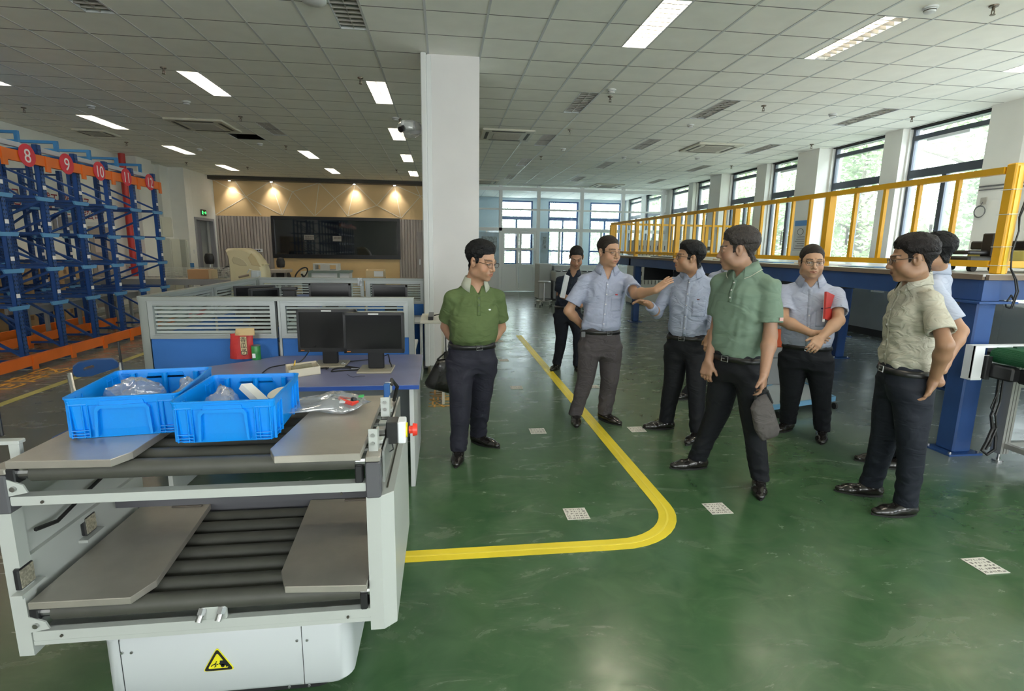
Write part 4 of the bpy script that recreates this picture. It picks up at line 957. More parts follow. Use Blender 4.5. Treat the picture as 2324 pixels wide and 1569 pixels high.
# ---------------------------------------------------------------- office cubicle
pf = mat('grey_green_aluminium', (.30, .325, .31), .4, metal=.3); pf_l = mat('light_aluminium', (.40, .43, .43), .35, metal=.3)
blue_f = mat('blue_fabric_panel', (.035, .16, .50), .8, bump=.3, bscale=400)
cg = glass_mat('cubicle_glass', (.92, .96, .95)); frost = mat('frosted_strip', (.56, .61, .59), .6, alpha=.66)
def partition(name, a, c, label, z1=1.19, zg=.90, splits=(.5,), mirror=1):
    # a..c along the floor
    a = Vector((*a, 0)); c = Vector((*c, 0)); d = (c-a); L = d.length; d.normalize(); n_ = Vector((-d.y, d.x, 0))
    t = thing(name, a, label, 'partition', 'glass and blue fabric partitions of the cubicle')
    def pr(u0, u1, z0, z1_, th, mb, off=0):
        MB.K += 1; k_ = MB.K % 6; th = th+.0008*k_; z0 += .0004*k_; z1_ -= .0004*k_; u0 += .0003*k_; u1 -= .0003*k_
        p = [a+d*u0+n_*(off-th/2), a+d*u1+n_*(off-th/2), a+d*u1+n_*(off+th/2), a+d*u0+n_*(off+th/2)]
        return mb.add([(q.x, q.y, z0) for q in p]+[(q.x, q.y, z1_) for q in p], [(0, 3, 2, 1), (4, 5, 6, 7), (0, 1, 5, 4), (1, 2, 6, 5), (2, 3, 7, 6), (3, 0, 4, 7)])
    mb = MB(); pr(0, L, z1-.03, z1, .07, mb); pr(0, .045, 0, z1, .06, mb); pr(L-.045, L, 0, z1, .06, mb); mb.build('frame', pf, t)
    us = [0]+[s_*L for s_ in splits]+[L]
    for u0, u1 in zip(us[:-1], us[1:]):
        u0 += .045 if u0 == 0 else .02; u1 -= .045 if u1 == L else .02
        mb = MB(); w = .04
        pr(u0, u1, z1-.03-w, z1-.03, .05, mb); pr(u0, u1, zg-w, zg, .05, mb); pr(u0, u0+w, zg-w, z1-.03, .05, mb); pr(u1-w, u1, zg-w, z1-.03, .05, mb)
        pr(u0-.02, u0, 0, z1-.03, .05, mb)
        for e in (.012, .026): pr(u0+e, u1-e, z1-.03-e-.004, z1-.03-e, .062, mb); pr(u0+e, u1-e, zg-w+e, zg-w+e+.004, .062, mb)
        f_ = mb.build('glazing_frame', pf_l, t)
        mb = MB(); pr(u0+w, u1-w, zg, z1-.03-w, .005, mb); mb.build('glass', cg, f_)
        mb = MB(); h = (z1-.03-w-zg); k = 7
        for i in range(k): pr(u0+w, u1-w, zg+h*(i+.1)/k, zg+h*(i+.70)/k, .0065, mb, .0)
        mb.build('frosted_stripes', frost, f_)
        mb = MB(); pr(u0, u1, .62, zg-w, .03, mb); pr(u0, u1, .10, .61, .03, mb); mb.build('fabric_panel', blue_f, t)
        mb = MB(); pr(u0, u1, .605, .625, .036, mb); pr(u0, u1, 0, .10, .036, mb); mb.build('metal_strip', pf, t)
    return t
partition('partition', (-2.31, 4.40), (-.245, 4.40), 'near cubicle partition behind the two monitors', splits=(.485,))
partition('partition', (-2.33, 4.44), (-2.33, 6.97), 'left cubicle partition running away from the viewer', splits=(.5,))
partition('partition', (-2.33, 7.02), (-.22, 7.02), 'far cubicle partition across the back', splits=(.63,))
partition('partition', (-1.27, 4.47), (-1.27, 6.95), 'inner cubicle partition between the two rear desks', z1=.95, zg=.80, splits=(.5,))
# front desk
dt = mat('violet_blue_desktop', (.19, .20, .34), .4, var=.12, vscale=4); de = mat('blue_desk_edge', (.03, .09, .38), .3); dg = mat('pale_grey_melamine', (.58, .60, .60), .4); dgd = mat('grey_modesty_panel', (.20, .22, .24), .5)
t = thing('desk', (-.9, 3.8, 0), 'blue-topped office desk carrying the two monitors', 'desk')
pts = [(-1.78, 3.36), (-.165, 3.36), (-.175, 4.34), (-1.68, 4.36), (-2.25, 4.36), (-2.25, 4.10), (-1.85, 3.95)]
pts = [(-1.75, 3.36), (-.165, 3.36), (-.175, 4.355), (-1.28, 4.355), (-1.33, 4.33), (-1.50, 4.15), (-1.72, 3.98), (-1.76, 3.85)]
MB().prism(pts, .695, .722, .004).build('desktop', [dt], t)
MB().box(-1.75, -.163, 3.352, 3.361, .693, .720).build('front_edge', de, t)
MB().box(-.232, -.20, 3.40, 4.33, 0, .695).build('side_panel', dg, t); MB().box(-1.75, -1.72, 3.40, 3.9, 0, .695).build('side_panel', dg, t)
MB().box(-1.72, -.232, 3.90, 3.92, .18, .695).build('modesty_panel', dgd, t)
# desks inside cubicle
for k, (x0, x1, y0, y1, lb) in enumerate([(-2.24, -1.32, 4.5, 5.1, 'inner desk behind the near partition, left'), (-1.22, -.25, 4.5, 5.1, 'inner desk behind the near partition, right'), (-2.24, -1.32, 6.3, 6.93, 'inner desk along the far partition, left'), (-1.22, -.25, 6.3, 6.93, 'inner desk along the far partition, right')]):
    t = thing('desk', ((x0+x1)/2, y0, 0), 'pale '+lb, 'desk', 'desks inside the cubicle')
    MB().bbox(x0, x1, y0, y1, .695, .72, .004).build('desktop', mat('pale_desktop', (.50, .52, .52), .4), t)
    for x in (x0+.02, x1-.04): MB().box(x, x+.02, y0+.03, y1-.03, 0, .695).build('side_panel', dg, t)
mon_b = mat('matt_black_plastic', (.014, .014, .016), .35); mon_s = mat('dark_monitor_screen', (.006, .006, .007), .18); beige = mat('beige_monitor_base', (.34, .31, .24), .5)
def monitor(x, y, z0, w, h, zc, rz, label, stand=True, baseM=None, mark=True, thick=.05, group='black monitors on the desks'):
    t = thing('monitor', (x, y, z0), label, 'monitor', group); t.rotation_euler = (0, 0, rz)
    zl = zc-z0; ROOTLOC[t.name] = Vector((0, 0, 0))
    def B(mb, n, m, p=None): return mb.build(n, m, p or t)
    b_ = B(MB().bbox(-w/2, w/2, 0, thick, zl-h/2, zl+h/2, .006), 'bezel', mon_b)
    B(MB().box(-w/2+.018, w/2-.018, -.002, .002, zl-h/2+.03, zl+h/2-.018), 'screen', mon_s, b_)
    B(MB().box(-w/2, -w/2+.018, -.006, .004, zl-h/2, zl+h/2).box(w/2-.018, w/2, -.006, .004, zl-h/2, zl+h/2).box(-w/2, w/2, -.006, .004, zl+h/2-.018, zl+h/2).box(-w/2, w/2, -.006, .004, zl-h/2, zl-h/2+.03), 'bezel_rim', mon_b, b_)
    if mark: B(MB().box(-.035, .035, -.0075, -.0055, zl+h/2-.013, zl+h/2-.005), 'maker_badge', mat('silver_badge', (.7, .7, .7), .3), b_); B(MB().box(-w/2+.02, -w/2+.045, -.0075, -.0055, zl-h/2+.010, zl-h/2+.016), 'orange_mark', mat('orange_print', (.5, .15, .02), .5), b_)
    if stand:
        B(MB().bbox(-.055, .055, thick, thick+.04, .012, zl+.02, .006), 'stand_neck', mon_b); B(MB().bbox(-.12, .12, -.06, .18, 0, .014, .005), 'stand_base', baseM or beige)
    return t
p, q = onY(777, 710, 3.74), onY(918, 801, 3.74)
monitor((p.x+q.x)/2, 3.74, .722, q.x-p.x, p.z-q.z, (p.z+q.z)/2, -.03, 'black monitor in front, right one of the desk pair')
p, q = onY(671, 703, 3.93), onY(812, 798, 3.93)
monitor((p.x+q.x)/2, 3.93, .722, q.x-p.x, p.z-q.z, (p.z+q.z)/2, -.03, 'black monitor partly hidden, left one of the desk pair')
for (a, c, Y, lb) in [((700, 643), (797, 690), 4.85, 'black monitor rising above the near partition, widest one'), ((844, 647), (925, 690), 4.9, 'black monitor above the near partition nearest the pillar')]:
    p, q = onY(*a, Y), onY(*c, Y); monitor((p.x+q.x)/2, Y, .72, q.x-p.x, p.z-q.z, (p.z+q.z)/2, 0, lb, baseM=mon_b, mark=False)
p, q = onY(507, 655, 6.2), onY(566, 685, 6.2); monitor((p.x+q.x)/2+.20, 6.2, .72, .42, .32, .985, .5, 'black monitor turned sideways at the far left desk', baseM=mon_b, mark=False)
p = onY(602, 672, 5.0); monitor(p.x, 5.0, .72, .26, .36, 1.03, .75, 'small tilted grey-faced monitor in the middle of the cubicle', baseM=mon_b, mark=False)
p = onY(655, 672, 5.0)
t = thing('webcam_monitor', (p.x, 5.0, .72), 'narrow black monitor with a webcam on top', 'monitor'); MB().bbox(p.x-.05, p.x+.06, 5.0, 5.05, .95, p.z+.05, .004).build('panel', mon_b, t); MB().bbox(p.x-.06, p.x+.08, 4.98, 5.02, p.z+.055, p.z+.08, .006).build('webcam', sb, t); MB().box(p.x-.02, p.x+.02, 5.02, 5.05, .72, .96).build('stand_neck', mon_b, t)
t = thing('blue_box', (p.x+.15, 5.0, .72), 'small slate blue box beside the narrow monitor', 'box'); MB().bbox(p.x+.07, p.x+.25, 5.0, 5.1, .721, p.z+.01, .006).build('box_body', mat('slate_blue', (.10, .13, .24), .5), t); MB().box(p.x+.08, p.x+.24, 4.998, 5.0, p.z-.03, p.z-.025).build('seam', sb, t)
# tag hanging on the far partition
p = onY(817, 640, 6.97); tag(MB().bbox(p.x-.03, p.x+.03, 6.965, 6.975, p.z-.05, p.z+.05, .003).build('hanging_tag', mat('barcode_tag', (.45, .47, .50), .5, var=.6, vscale=90, stretch=(1, 1, .3)), origin=(p.x, 6.97, p.z-.05)), 'grey patterned tag hanging on the far partition', 'tag')
# chair behind the bins
t = thing('office_chair', (-2.2, 3.62, 0), 'chrome chair with a blue plastic backrest behind the blue bins', 'chair')
cb_ = mat('navy_plastic', (.015, .06, .19), .4); chrome = mat('chrome_tube', (.45, .45, .45), .2, metal=1)
def ch(px, py, Y): return onY(px, py, Y)
out = [(165, 832), (178, 823), (215, 816), (255, 814), (268, 822), (270, 832), (240, 842), (205, 853), (172, 855), (165, 845)]
hole = [(188, 836), (193, 832), (210, 827), (214, 829), (214, 834), (195, 840), (190, 840)]
def chy(px): return 3.50+(px-150)/130*.28
ov = [onY(a_, b_, chy(a_)) for a_, b_ in out]
cen = sum(ov, Vector())/len(ov)
hv = [onY(a_, b_, chy(a_)) for a_, b_ in hole]
# outline with a slot: bridge outer ring to inner ring, given real thickness
import mathutils
nrm = Vector((-.45, .85, .25)).normalized()*.012
bm_o = []; n_o = 40
def resample(P, n):
    L = [0]
    for i in range(len(P)): L.append(L[-1]+(P[(i+1) % len(P)]-P[i]).length)
    r = []
    for k in range(n):
        s_ = L[-1]*k/n; i = max(j for j in range(len(P)) if L[j] <= s_); u = (s_-L[i])/(L[i+1]-L[i]); r.append(P[i].lerp(P[(i+1) % len(P)], u))
    return r
O_ = resample(ov, n_o); H_ = resample(hv, n_o)
vs = [v-nrm for v in O_]+[v-nrm for v in H_]+[v+nrm for v in O_]+[v+nrm for v in H_]; fs = []
for k in range(n_o):
    j = (k+1) % n_o; fs += [(k, j, n_o+j, n_o+k), (2*n_o+k, 3*n_o+k, 3*n_o+j, 2*n_o+j), (k, 2*n_o+k, 2*n_o+j, j), (n_o+k, n_o+j, 3*n_o+j, 3*n_o+k)]
MB().add(vs, fs).build('backrest', cb_, t)
a_ = onY(158, 848, 3.5); b_ = onY(272, 822, 3.78)
mb = MB().tube([(a_.x, a_.y, a_.z), (a_.x-.01, a_.y+.02, .45), (a_.x-.02, a_.y-.02, .02)], .015, 8).tube([(a_.x, a_.y, a_.z), (a_.x+.10, a_.y-.12, a_.z-.25), (a_.x+.16, a_.y-.30, .02)], .013, 8).tube([(b_.x, b_.y, b_.z), (b_.x, b_.y+.02, .45), (b_.x, b_.y, .02)], .015, 8)
mb.tube([(a_.x, a_.y, .45), (b_.x, b_.y, .45), (b_.x+.2, b_.y-.35, .45), (a_.x+.2, a_.y-.35, .45)], .012, 6, closed=True); mb.cyl((b_.x+.2, b_.y-.35, .45), (b_.x+.2, b_.y-.35, .02), .013); mb.build('tube_frame', chrome, t)
MB().bbox(a_.x+.03, b_.x+.12, a_.y-.28, b_.y-.05, .45, .48, .01).build('seat', cb_, t)
p = onY(270, 780, 3.9); q = onY(283, 830, 3.9)
# umbrella-like dark stick beside chair
tag(MB().cyl((p.x, 3.92, .02), (p.x-.015, 3.92, p.z+.01), .012, 8, r2=.008).build('folded_umbrella', sb, origin=(p.x, 3.92, 0)), 'thin dark stick standing behind the blue chair back', 'stick')
# objects on the desk
t = thing('snack_bag', (-1.55, 4.28, .722), 'red and kraft paper sunflower seed bag standing on the desk', 'snack bag')
def bagmesh(c, w, h, d, m, t, nm, z0, lean=.0, top=.35):
    rg = random.Random(4); v = []; f = []; nx, nz = 16, 12
    for s_ in (-1, 1):
        for k in range(nz+1):
            for i in range(nx+1):
                u = i/nx*2-1; z = k/nz; th = d*(1-abs(u)**2.5)*(1-.85*z**2)+.002
                v.append((c[0]+u*w/2*(1-.06*z)+lean*z*h+rg.uniform(-.002, .002), c[1]+s_*th/2+rg.uniform(-.0015, .0015), z0+z*h*(1+top*.1*u*z)))
    q = (nx+1)*(nz+1)
    for k in range(nz):
        for i in range(nx):
            a = k*(nx+1)+i; f += [(a, a+1, a+nx+2, a+nx+1), (q+a, q+a+nx+1, q+a+nx+2, q+a+1)]
    for k in range(nz): a = k*(nx+1); f.append((a, a+nx+1, q+a+nx+1, q+a)); a += nx; f.append((a, q+a, q+a+nx+1, a+nx+1))
    return MB().add(v, f).build(nm, m, t, smooth='all')
bg = bagmesh((-1.565, 4.27), .175, .20, .075, mat('red_paper', (.50, .03, .03), .5, bump=.3, bscale=60), t, 'bag', .722, .05)
bagmesh((-1.527, 4.262), .145, .055, .03, mat('kraft_paper', (.55, .40, .20), .6), t, 'kraft_top', .905, .05)
MB().box(-1.553, -1.508, 4.224, 4.236, .76, .90).build('cream_label', mat('cream_label', (.66, .55, .32), .6), t)
text('香\n瓜\n子', 'label_text', .045, mat('dark_ink', (0, 0, 0)), (-1.552, 4.2225, .86), (PI/2, 0, 0), parent=t)
MB().tube([(-1.53+.02*math.cos(a), 4.222, .775+.02*math.sin(a)) for a in [k*PI/8 for k in range(16)]], .002, 5, closed=True).build('round_stamp', mat('dark_ink', (0, 0, 0)), t)
t = thing('snack_can', (-1.44, 4.22, .722), 'green printed can beside the red snack bag', 'can')
MB().lathe([(.032, 0), (.033, .004), (.033, .106), (.031, .11)], (-1.44, 4.22, .722), 24).build('can_body', mat('green_can_print', (.03, .22, .05), .35, var=.35, vscale=30), t, smooth=True)
MB().lathe([(.033, .108), (.034, .112), (.030, .114)], (-1.44, 4.22, .722), 24).build('rim', steel, t); MB().bbox(-1.458, -1.435, 4.183, 4.189, .74, .775, .001).build('barcode_label', pm, t)
t = thing('parts_tray', (-1.02, 3.72, .722), 'small white open paper box of parts on the desk', 'box')
tm = mat('cream_paper', (.66, .60, .48), .6)
A = Vector((-1.16, 3.66, 0)); U = Vector((.20, .17, 0)); V_ = Vector((.10, -.12, 0)); A = Vector((-1.10, 3.77, 0)); U = Vector((.18, .12, 0)); V_ = Vector((.07, -.19, 0))
def slab(mb, p, u, v, z0, z1): mb.add([(*(p).xy, z0), (*(p+u).xy, z0), (*(p+u+v).xy, z0), (*(p+v).xy, z0), (*(p).xy, z1), (*(p+u).xy, z1), (*(p+u+v).xy, z1), (*(p+v).xy, z1)], [(0, 3, 2, 1), (4, 5, 6, 7), (0, 1, 5, 4), (1, 2, 6, 5), (2, 3, 7, 6), (3, 0, 4, 7)])
mb = MB(); z0 = .7225
slab(mb, A, U, V_, z0, z0+.004); slab(mb, A, U*.015, V_, z0, z0+.055); slab(mb, A+U*.985, U*.015, V_, z0, z0+.05); slab(mb, A, U, V_*.015, z0, z0+.055); slab(mb, A+V_*.985, U, V_*.015, z0, z0+.055); mb.build('tray', tm, t)
C_ = A+U*.5+V_*.5
tag(MB().cyl((C_.x-.07, C_.y-.02, .755), (C_.x+.05, C_.y+.04, .765), .022, 12).build('plastic_bottle', glass_mat('dusty_clear_plastic', (.8, .8, .7), .3, opacity=.4, ocol=(.35, .33, .25)), origin=(C_.x, C_.y, .73)), 'small clear bottle lying in the paper box on the desk', 'bottle')
tag(MB().cyl((A.x+.05, A.y+.01, .74), (A.x+.06, A.y+.03, .80), .008, 8, r2=.002).build('yellow_tip', mat('yellow_plastic', (.8, .5, .03), .4), origin=(A.x, A.y, .74)), 'yellow pointed cap sticking out of the paper box', 'cap')
rg = random.Random(2); mb = MB()
for k in range(14): a = rg.uniform(0, 2*PI); mb.tube([(C_.x+.06+rg.uniform(-.03, .03), C_.y-.02+rg.uniform(-.03, .03), .735+.02*rg.random()) for _ in range(4)], .004, 5)
tag(mb.build('wire_bundle', mat('teal_wire', (.02, .16, .18), .4), origin=(C_.x+.06, C_.y-.02, .73)), 'tangled teal wires lying in the paper box', 'wires')
def cable(pts, r, m, lb, nm='cable'):
    P = []
    for i in range(len(pts)-1):
        p0 = Vector(pts[max(0, i-1)]); p1 = Vector(pts[i]); p2 = Vector(pts[i+1]); p3 = Vector(pts[min(len(pts)-1, i+2)])
        for k in range(6):
            u = k/6; P.append(.5*((2*p1)+(p2-p0)*u+(2*p0-5*p1+4*p2-p3)*u*u+(3*p1-p0-3*p2+p3)*u**3))
    P.append(Vector(pts[-1])); return tag(MB().tube(P, r, 6).build(nm, m, origin=pts[0]), lb, 'cable')
def dz(px, py, z=.728): return tuple(onZ(px, py, z))
cable([dz(595, 847), dz(612, 835), dz(640, 829), dz(680, 822), dz(700, 800, .80), dz(702, 796, .86)], .004, cab_m, 'black cable from the left monitor across the desk')
cable([dz(740, 838), dz(755, 830), dz(770, 823), dz(850, 815), dz(880, 805, .78)], .004, cab_m, 'black cable between the two monitor stands')
cable([dz(706, 838), dz(760, 833), dz(775, 830), dz(820, 838), dz(770, 842), dz(752, 843), dz(775, 835), dz(880, 838), dz(884, 820, .76), dz(881, 805, .84)], .005, cab_m, 'thick looping black cable in front of the right monitor')
cable([dz(788, 850), dz(800, 856), dz(815, 854), dz(828, 854)], .0015, cab_m, 'thin black wire curl near the desk front edge')
p = dz(714, 838); tag(MB().bbox(p[0]-.02, p[0]+.02, p[1]-.01, p[1]+.01, .724, .738, .003).build('blue_connector', mat('blue_plug', (.02, .06, .45), .4), origin=p), 'blue video plug lying on the desk', 'plug')
p = dz(779, 828); mb = MB()
for k in range(10): mb.tube([(p[0]+.02*math.cos(a+k)*(1+.2*math.sin(k*2)), p[1]+.02*math.sin(a+k), .732+.008*math.sin(3*a+k)) for a in [j*PI/5 for j in range(9)]], .0022, 4)
tag(mb.build('foil_ball', steel, origin=(p[0], p[1], .724)), 'small crumpled ball of wire on the desk', 'wire ball')
p, q = dz(800, 832), dz(865, 836); tag(MB().bbox(p[0], q[0], q[1]-.0, q[1]+.02, .7225, .728, .001).build('white_strip', mat('clear_grey_strip', (.45, .46, .52), .3), origin=p), 'thin pale plastic strip on the desk before the right monitor', 'strip')
# trunking box and power strip behind the desk at the pillar
t = thing('rear_side_desk', (-.1, 5.6, 0), 'cream side shelf with a power strip between the cubicle and the pillar', 'shelf')
MB().bbox(-.24, .0, 5.3, 5.9, .84, .87, .004).build('shelf_top', mat('cream_shelf', (.62, .60, .52), .5), t); MB().box(-.03, .0, 5.3, 5.9, 0, .84).build('side_panel', mat('cream_shelf', (0, 0, 0)), t)
tag(MB().bbox(-.16, -.11, 5.35, 5.75, .8705, .905, .004).build('power_strip', sb, origin=(-.13, 5.5, .87)), 'black power strip lying on the cream side shelf', 'power strip')
tag(MB().tube([(-.10, 5.5, .90), (-.03, 5.4, .93), (.012, 5.28, .85), (.015, 5.27, .6), (.015, 5.27, .45)], .006, 6).bbox(-.005, .035, 5.25, 5.29, .42, .56, .006).build('adapter_cable', cab_m, origin=(0, 5.35, .5)), 'black adapter hanging on its cable beside the pillar', 'adapter')
# ---------------------------------------------------------------- two-tier roller conveyor robot in the foreground
cw = mat('pale_grey_powder_coat', (.47, .495, .47), .4, var=.03, vscale=3); cwb = mat('white_robot_body', (.54, .57, .585), .35)
ps = mat('brushed_plate_steel', (.45, .42, .37), .33, metal=.55, var=.10, vscale=7, bump=.05, bscale=60)
rol = mat('dark_rubber_roller', (.065, .065, .054), .55, var=.12, vscale=10); capm = mat('dark_grey_end_cap', (.10, .10, .11), .45); alu = mat('anodised_aluminium', (.55, .56, .56), .3, metal=.7)
X0, X1 = -1.30, -.255; YF0, YF1 = 1.66, 2.36
t = thing('conveyor_robot', (-.78, 2.0, 0), 'white two-tier roller conveyor robot in the left foreground', 'robot')
# drive base
def rrect(x0, x1, y0, y1, r, n=6):
    P = []
    for cx, cy, a0 in ((x1-r, y0+r, -90), (x1-r, y1-r, 0), (x0+r, y1-r, 90), (x0+r, y0+r, 180)):
        for k in range(n+1): a = math.radians(a0+90*k/n); P.append((cx+r*math.cos(a), cy+r*math.sin(a)))
    return P
bs = MB().prism(rrect(-1.145, -.335, 1.70, 2.32, .058), .06, .31, .018).build('drive_base', cwb, t, smooth=True)
MB().prism(rrect(-1.08, -.40, 1.74, 2.28, .08), .02, .065).build('skirt', sb, bs)
MB().box(-1.082, -1.080, 1.698, 1.702, .07, .30).box(-.501, -.499, 1.6985, 1.702, .07, .30).build('panel_seam', dk, bs)
for (px, py) in [(277, 1482), (299, 1481), (674, 1454), (697, 1453), (657, 1559), (702, 1556)]:
    P_ = onY(px, py, 1.70); MB().cyl((P_.x, 1.701, P_.z), (P_.x, 1.696, P_.z), .0045, 10).build('screw', steel, bs)
for x in (-.98, -.48):
    for y in (1.9, 2.1): MB().cyl((x-.02, y, .05), (x+.02, y, .05), .05, 16).build('wheel', mat('rubber', (0, 0, 0)), t)
# warning triangle
def tri(cx, cz, s_, y, mb, y2): 
    h = s_*.866; P = [(cx-s_/2, cz-h/3), (cx+s_/2, cz-h/3), (cx, cz+2*h/3)]; r = []
    for i in range(3):
        a = Vector((*P[i-1], 0)); b_ = Vector((*P[i], 0)); c_ = Vector((*P[(i+1) % 3], 0))
        for k in range(5):
            u = k/4; p1 = b_+(a-b_).normalized()*s_*.12; p2 = b_+(c_-b_).normalized()*s_*.12; q = p1*(1-u)**2+b_*2*u*(1-u)+p2*u*u; r.append((q.x, q.y))
    mb.prism_y(r, y, y2); return mb
wy_ = mat('warning_yellow', (.80, .72, .02), .45); wk = mat('warning_black', (.01, .01, .01), .5)
wt_ = thing('warning_sign', (-.778, 1.698, .18), 'yellow triangular warning sticker on the robot base', 'sticker')
tri(-.778, .186, .104, 1.6970, MB(), 1.6995).build('yellow_edge', wy_, wt_); tri(-.778, .186, .096, 1.6955, MB(), 1.6975).build('black_border', wk, wt_); tri(-.778, .187, .068, 1.6945, MB(), 1.696).build('yellow_field', wy_, wt_)
mb = MB(); Yg = 1.6938
mb.prism_y([(-.768, .178), (-.748, .178), (-.748, .188), (-.757, .190), (-.759, .197), (-.771, .197), (-.772, .188), (-.776, .186)], Yg, Yg+.0012)
mb.cyl((-.763, Yg, .177), (-.763, Yg+.0012, .177), .0065, 12).cyl((-.750, Yg, .175), (-.750, Yg+.0012, .175), .004, 10)
for a, c in [((-.784, .190), (-.789, .184)), ((-.789, .184), (-.797, .181)), ((-.789, .184), (-.784, .178)), ((-.784, .178), (-.790, .173)), ((-.786, .186), (-.777, .182)), ((-.797, .181), (-.800, .176))]:
    mb.bar((a[0], Yg+.0006, a[1]), (c[0], Yg+.0006, c[1]), .003, .001, up=(0, 1, 0))
mb.cyl((-.782, Yg, .193), (-.782, Yg+.0012, .193), .0025, 8); mb.build('vehicle_and_person_pictogram', wk, wt_)
tag(MB().box(-.3460, -.3435, 1.86, 1.98, .18, .27).build('side_sticker', wy_, origin=(-.345, 1.9, .18)), 'yellow sticker on the side of the robot base', 'sticker')
# side panels
rp = MB(); prf = [(-.258, 1.655), (-.213, 1.655), (-.172, 1.69), (-.172, YF1), (-.258, YF1)]
rp.prism(prf, .30, .792, .003); r_ = rp.build('side_panel', cw, t)
MB().box(-.200, -.194, 1.72, 2.3, .7915, .7935).build('slot', slot_m, r_)
lp = MB().prism([(-1.345, 1.655), (-1.302, 1.655), (-1.302, 1.70), (-1.318, 1.71), (-1.318, YF1), (-1.345, YF1)], .30, .815, .002); l_ = lp.build('side_panel', cw, t)
# inner left wall details
mb = MB().box(-1.318, -1.30, 1.70, YF1, .60, .625).box(-1.318, -1.31, 1.70, YF1, .70, .80); mb.build('inner_rail', cw, l_)
refl = mat('reflector_face', (.60, .57, .46), .15, metal=.6, var=.4, vscale=120)
for (px, py, Y, k) in [(203, 1188, 2.02, 0), (58, 1305, 1.72, 1)]:
    P_ = onX(px, py, -1.305); q = MB().bbox(-1.317, -1.300, P_.y-.032, P_.y+.032, P_.z-.035, P_.z+.035, .004).build('reflector', sb, l_)
    MB().box(-1.3, -1.298, P_.y-.027, P_.y+.027, P_.z-.03, P_.z+.03).build('reflector_face', refl, q); MB().box(-1.318, -1.285, P_.y-.05, P_.y+.05, P_.z-.052, P_.z-.04).build('bracket', cw, q)
cbl = MB().tube([(-1.29, 1.72, .70), (-1.28, 1.80, .685), (-1.285, 1.95, .71), (-1.29, 2.1, .73)], .007, 6).tube([(-1.27, 1.85, .86), (-1.26, 2.0, .86), (-1.27, 2.15, .865), (-1.28, 2.3, .86)], .014, 6).build('cable', cab_m, l_)
# upper corner end caps and top longitudinal profiles
for x0, x1 in ((-1.345, -1.297), (-.257, -.210)):
    MB().bbox(x0, x1, 1.648, 1.70, .79, .912, .004).build('end_cap', capm, t); MB().bbox(x0, x1, 1.652, 1.72, .913, .932, .003).build('cap_top', ps, t)
    MB().box(x0+.005, x1-.005, 1.70, YF1, .80, .925).build('longitudinal_profile', alu, t)
MB().box(-.208, -.200, 1.70, YF1, .82, .93).box(-.208, -.204, 1.70, YF1, .86, .868).build('outer_profile_fin', alu, t)
# cross rails
def crail(z0, z1, yb): return MB().bbox(X0, X1, 1.655, yb, z0, z1, .003)
cr = crail(.813, .842, 1.69).build('cross_rail', cw, t); cr2 = crail(.352, .385, 1.68).build('cross_rail', cw, t)
MB().box(X0, X1, 1.68, 2.30, .352, .358).box(X0, X1, 1.655, 1.70, .335, .352).build('lower_tray', cw, t)
MB().bbox(X0, X1, 2.32, YF1, .815, .842, .003).build('cross_rail', cw, t); MB().box(X0, X1, 2.13, 2.16, .56, .60).build('rear_rail', capm, t)
for (px, py, zz, c_) in [(97, 1139, 0, cr), (775, 1120, 0, cr), (141, 1442, 0, cr2), (790, 1400, 0, cr2)]:
    P_ = onY(px, py, 1.655); MB().cyl((P_.x, 1.6545, P_.z), (P_.x, 1.650, P_.z), .0045, 10).build('bolt_hole', slot_m, c_)
# rollers
for tier, (zc, ys, r) in enumerate([(.909, [1.685, 1.775, 1.865, 1.955, 2.045, 2.135, 2.225, 2.31], .029), (.440, [1.685, 1.77, 1.865, 1.958, 2.05, 2.145, 2.235], .031)]):
    for y in ys:
        q = MB().cyl((X0+.06, y, zc), (X1-.035, y, zc), r, 24).build('roller', rol, t, smooth=True)
        MB().cyl((X0+.012, y, zc), (X0+.06, y, zc), .02, 14).build('roller_end', steel, q); MB().cyl((X1-.035, y, zc), (X1-.004, y, zc), .02, 14).build('roller_end', steel, q)
MB().box(X0, X1, 2.27, 2.285, .40, .50).build('rear_rail', capm, t)
MB().box(X0, X1, 2.0, 2.30, .36, .37).build('dark_tray', dk, t)
# steel plates
def plate(pts, z, th=.024, nm='steel_plate', hinge=None):
    q = MB().prism(pts, z-th, z, .002).build(nm, ps, t)
    if hinge: MB().bbox(hinge[0], hinge[1], hinge[2]-.012, hinge[2]+.004, z+.0005, z+.006, .001).build('edge_strip', mat('dark_steel_strip', (.16, .14, .12), .35, metal=.7), q)
    return q
def xy(z, *pp): return [tuple(onZ(a, b, z)[:2]) for a, b in pp]
ZU = .965
plate([(-1.275, 1.63), (-.985, 1.618), (-.957, 1.68), (-.957, 2.26), (-1.275, 2.26)], ZU)
plate([(-.517, 1.600), (-.262, 1.600), (-.262, 2.26), (-.502, 2.26), (-.548, 1.665)], ZU)
ZL = .497
plate([(-1.285, 1.64), (-.99, 1.635), (-.955, 1.72), (-1.004, 2.262), (-1.285, 2.262)], ZL, hinge=(-1.15, -1.03, 2.25))
plate([(-.525, 1.64), (-.262, 1.62), (-.262, 2.25), (-.589, 2.258), (-.562, 1.73)], ZL, hinge=(-.44, -.30, 2.24))
# sensors in the middle of the lower rail
P_ = onY(485, 1385, 1.668)
q = MB().bbox(P_.x-.035, P_.x+.045, 1.655, 1.668, .385, .43, .003).build('sensor_bracket', cw, t)
for dx in (-.028, .032): MB().cyl((P_.x+dx, 1.66, .425), (P_.x+dx-.008, 1.635, .392), .010, 12).cyl((P_.x+dx, 1.66, .425), (P_.x+dx-.004, 1.65, .408), .014, 6).build('proximity_sensor', steel, q)
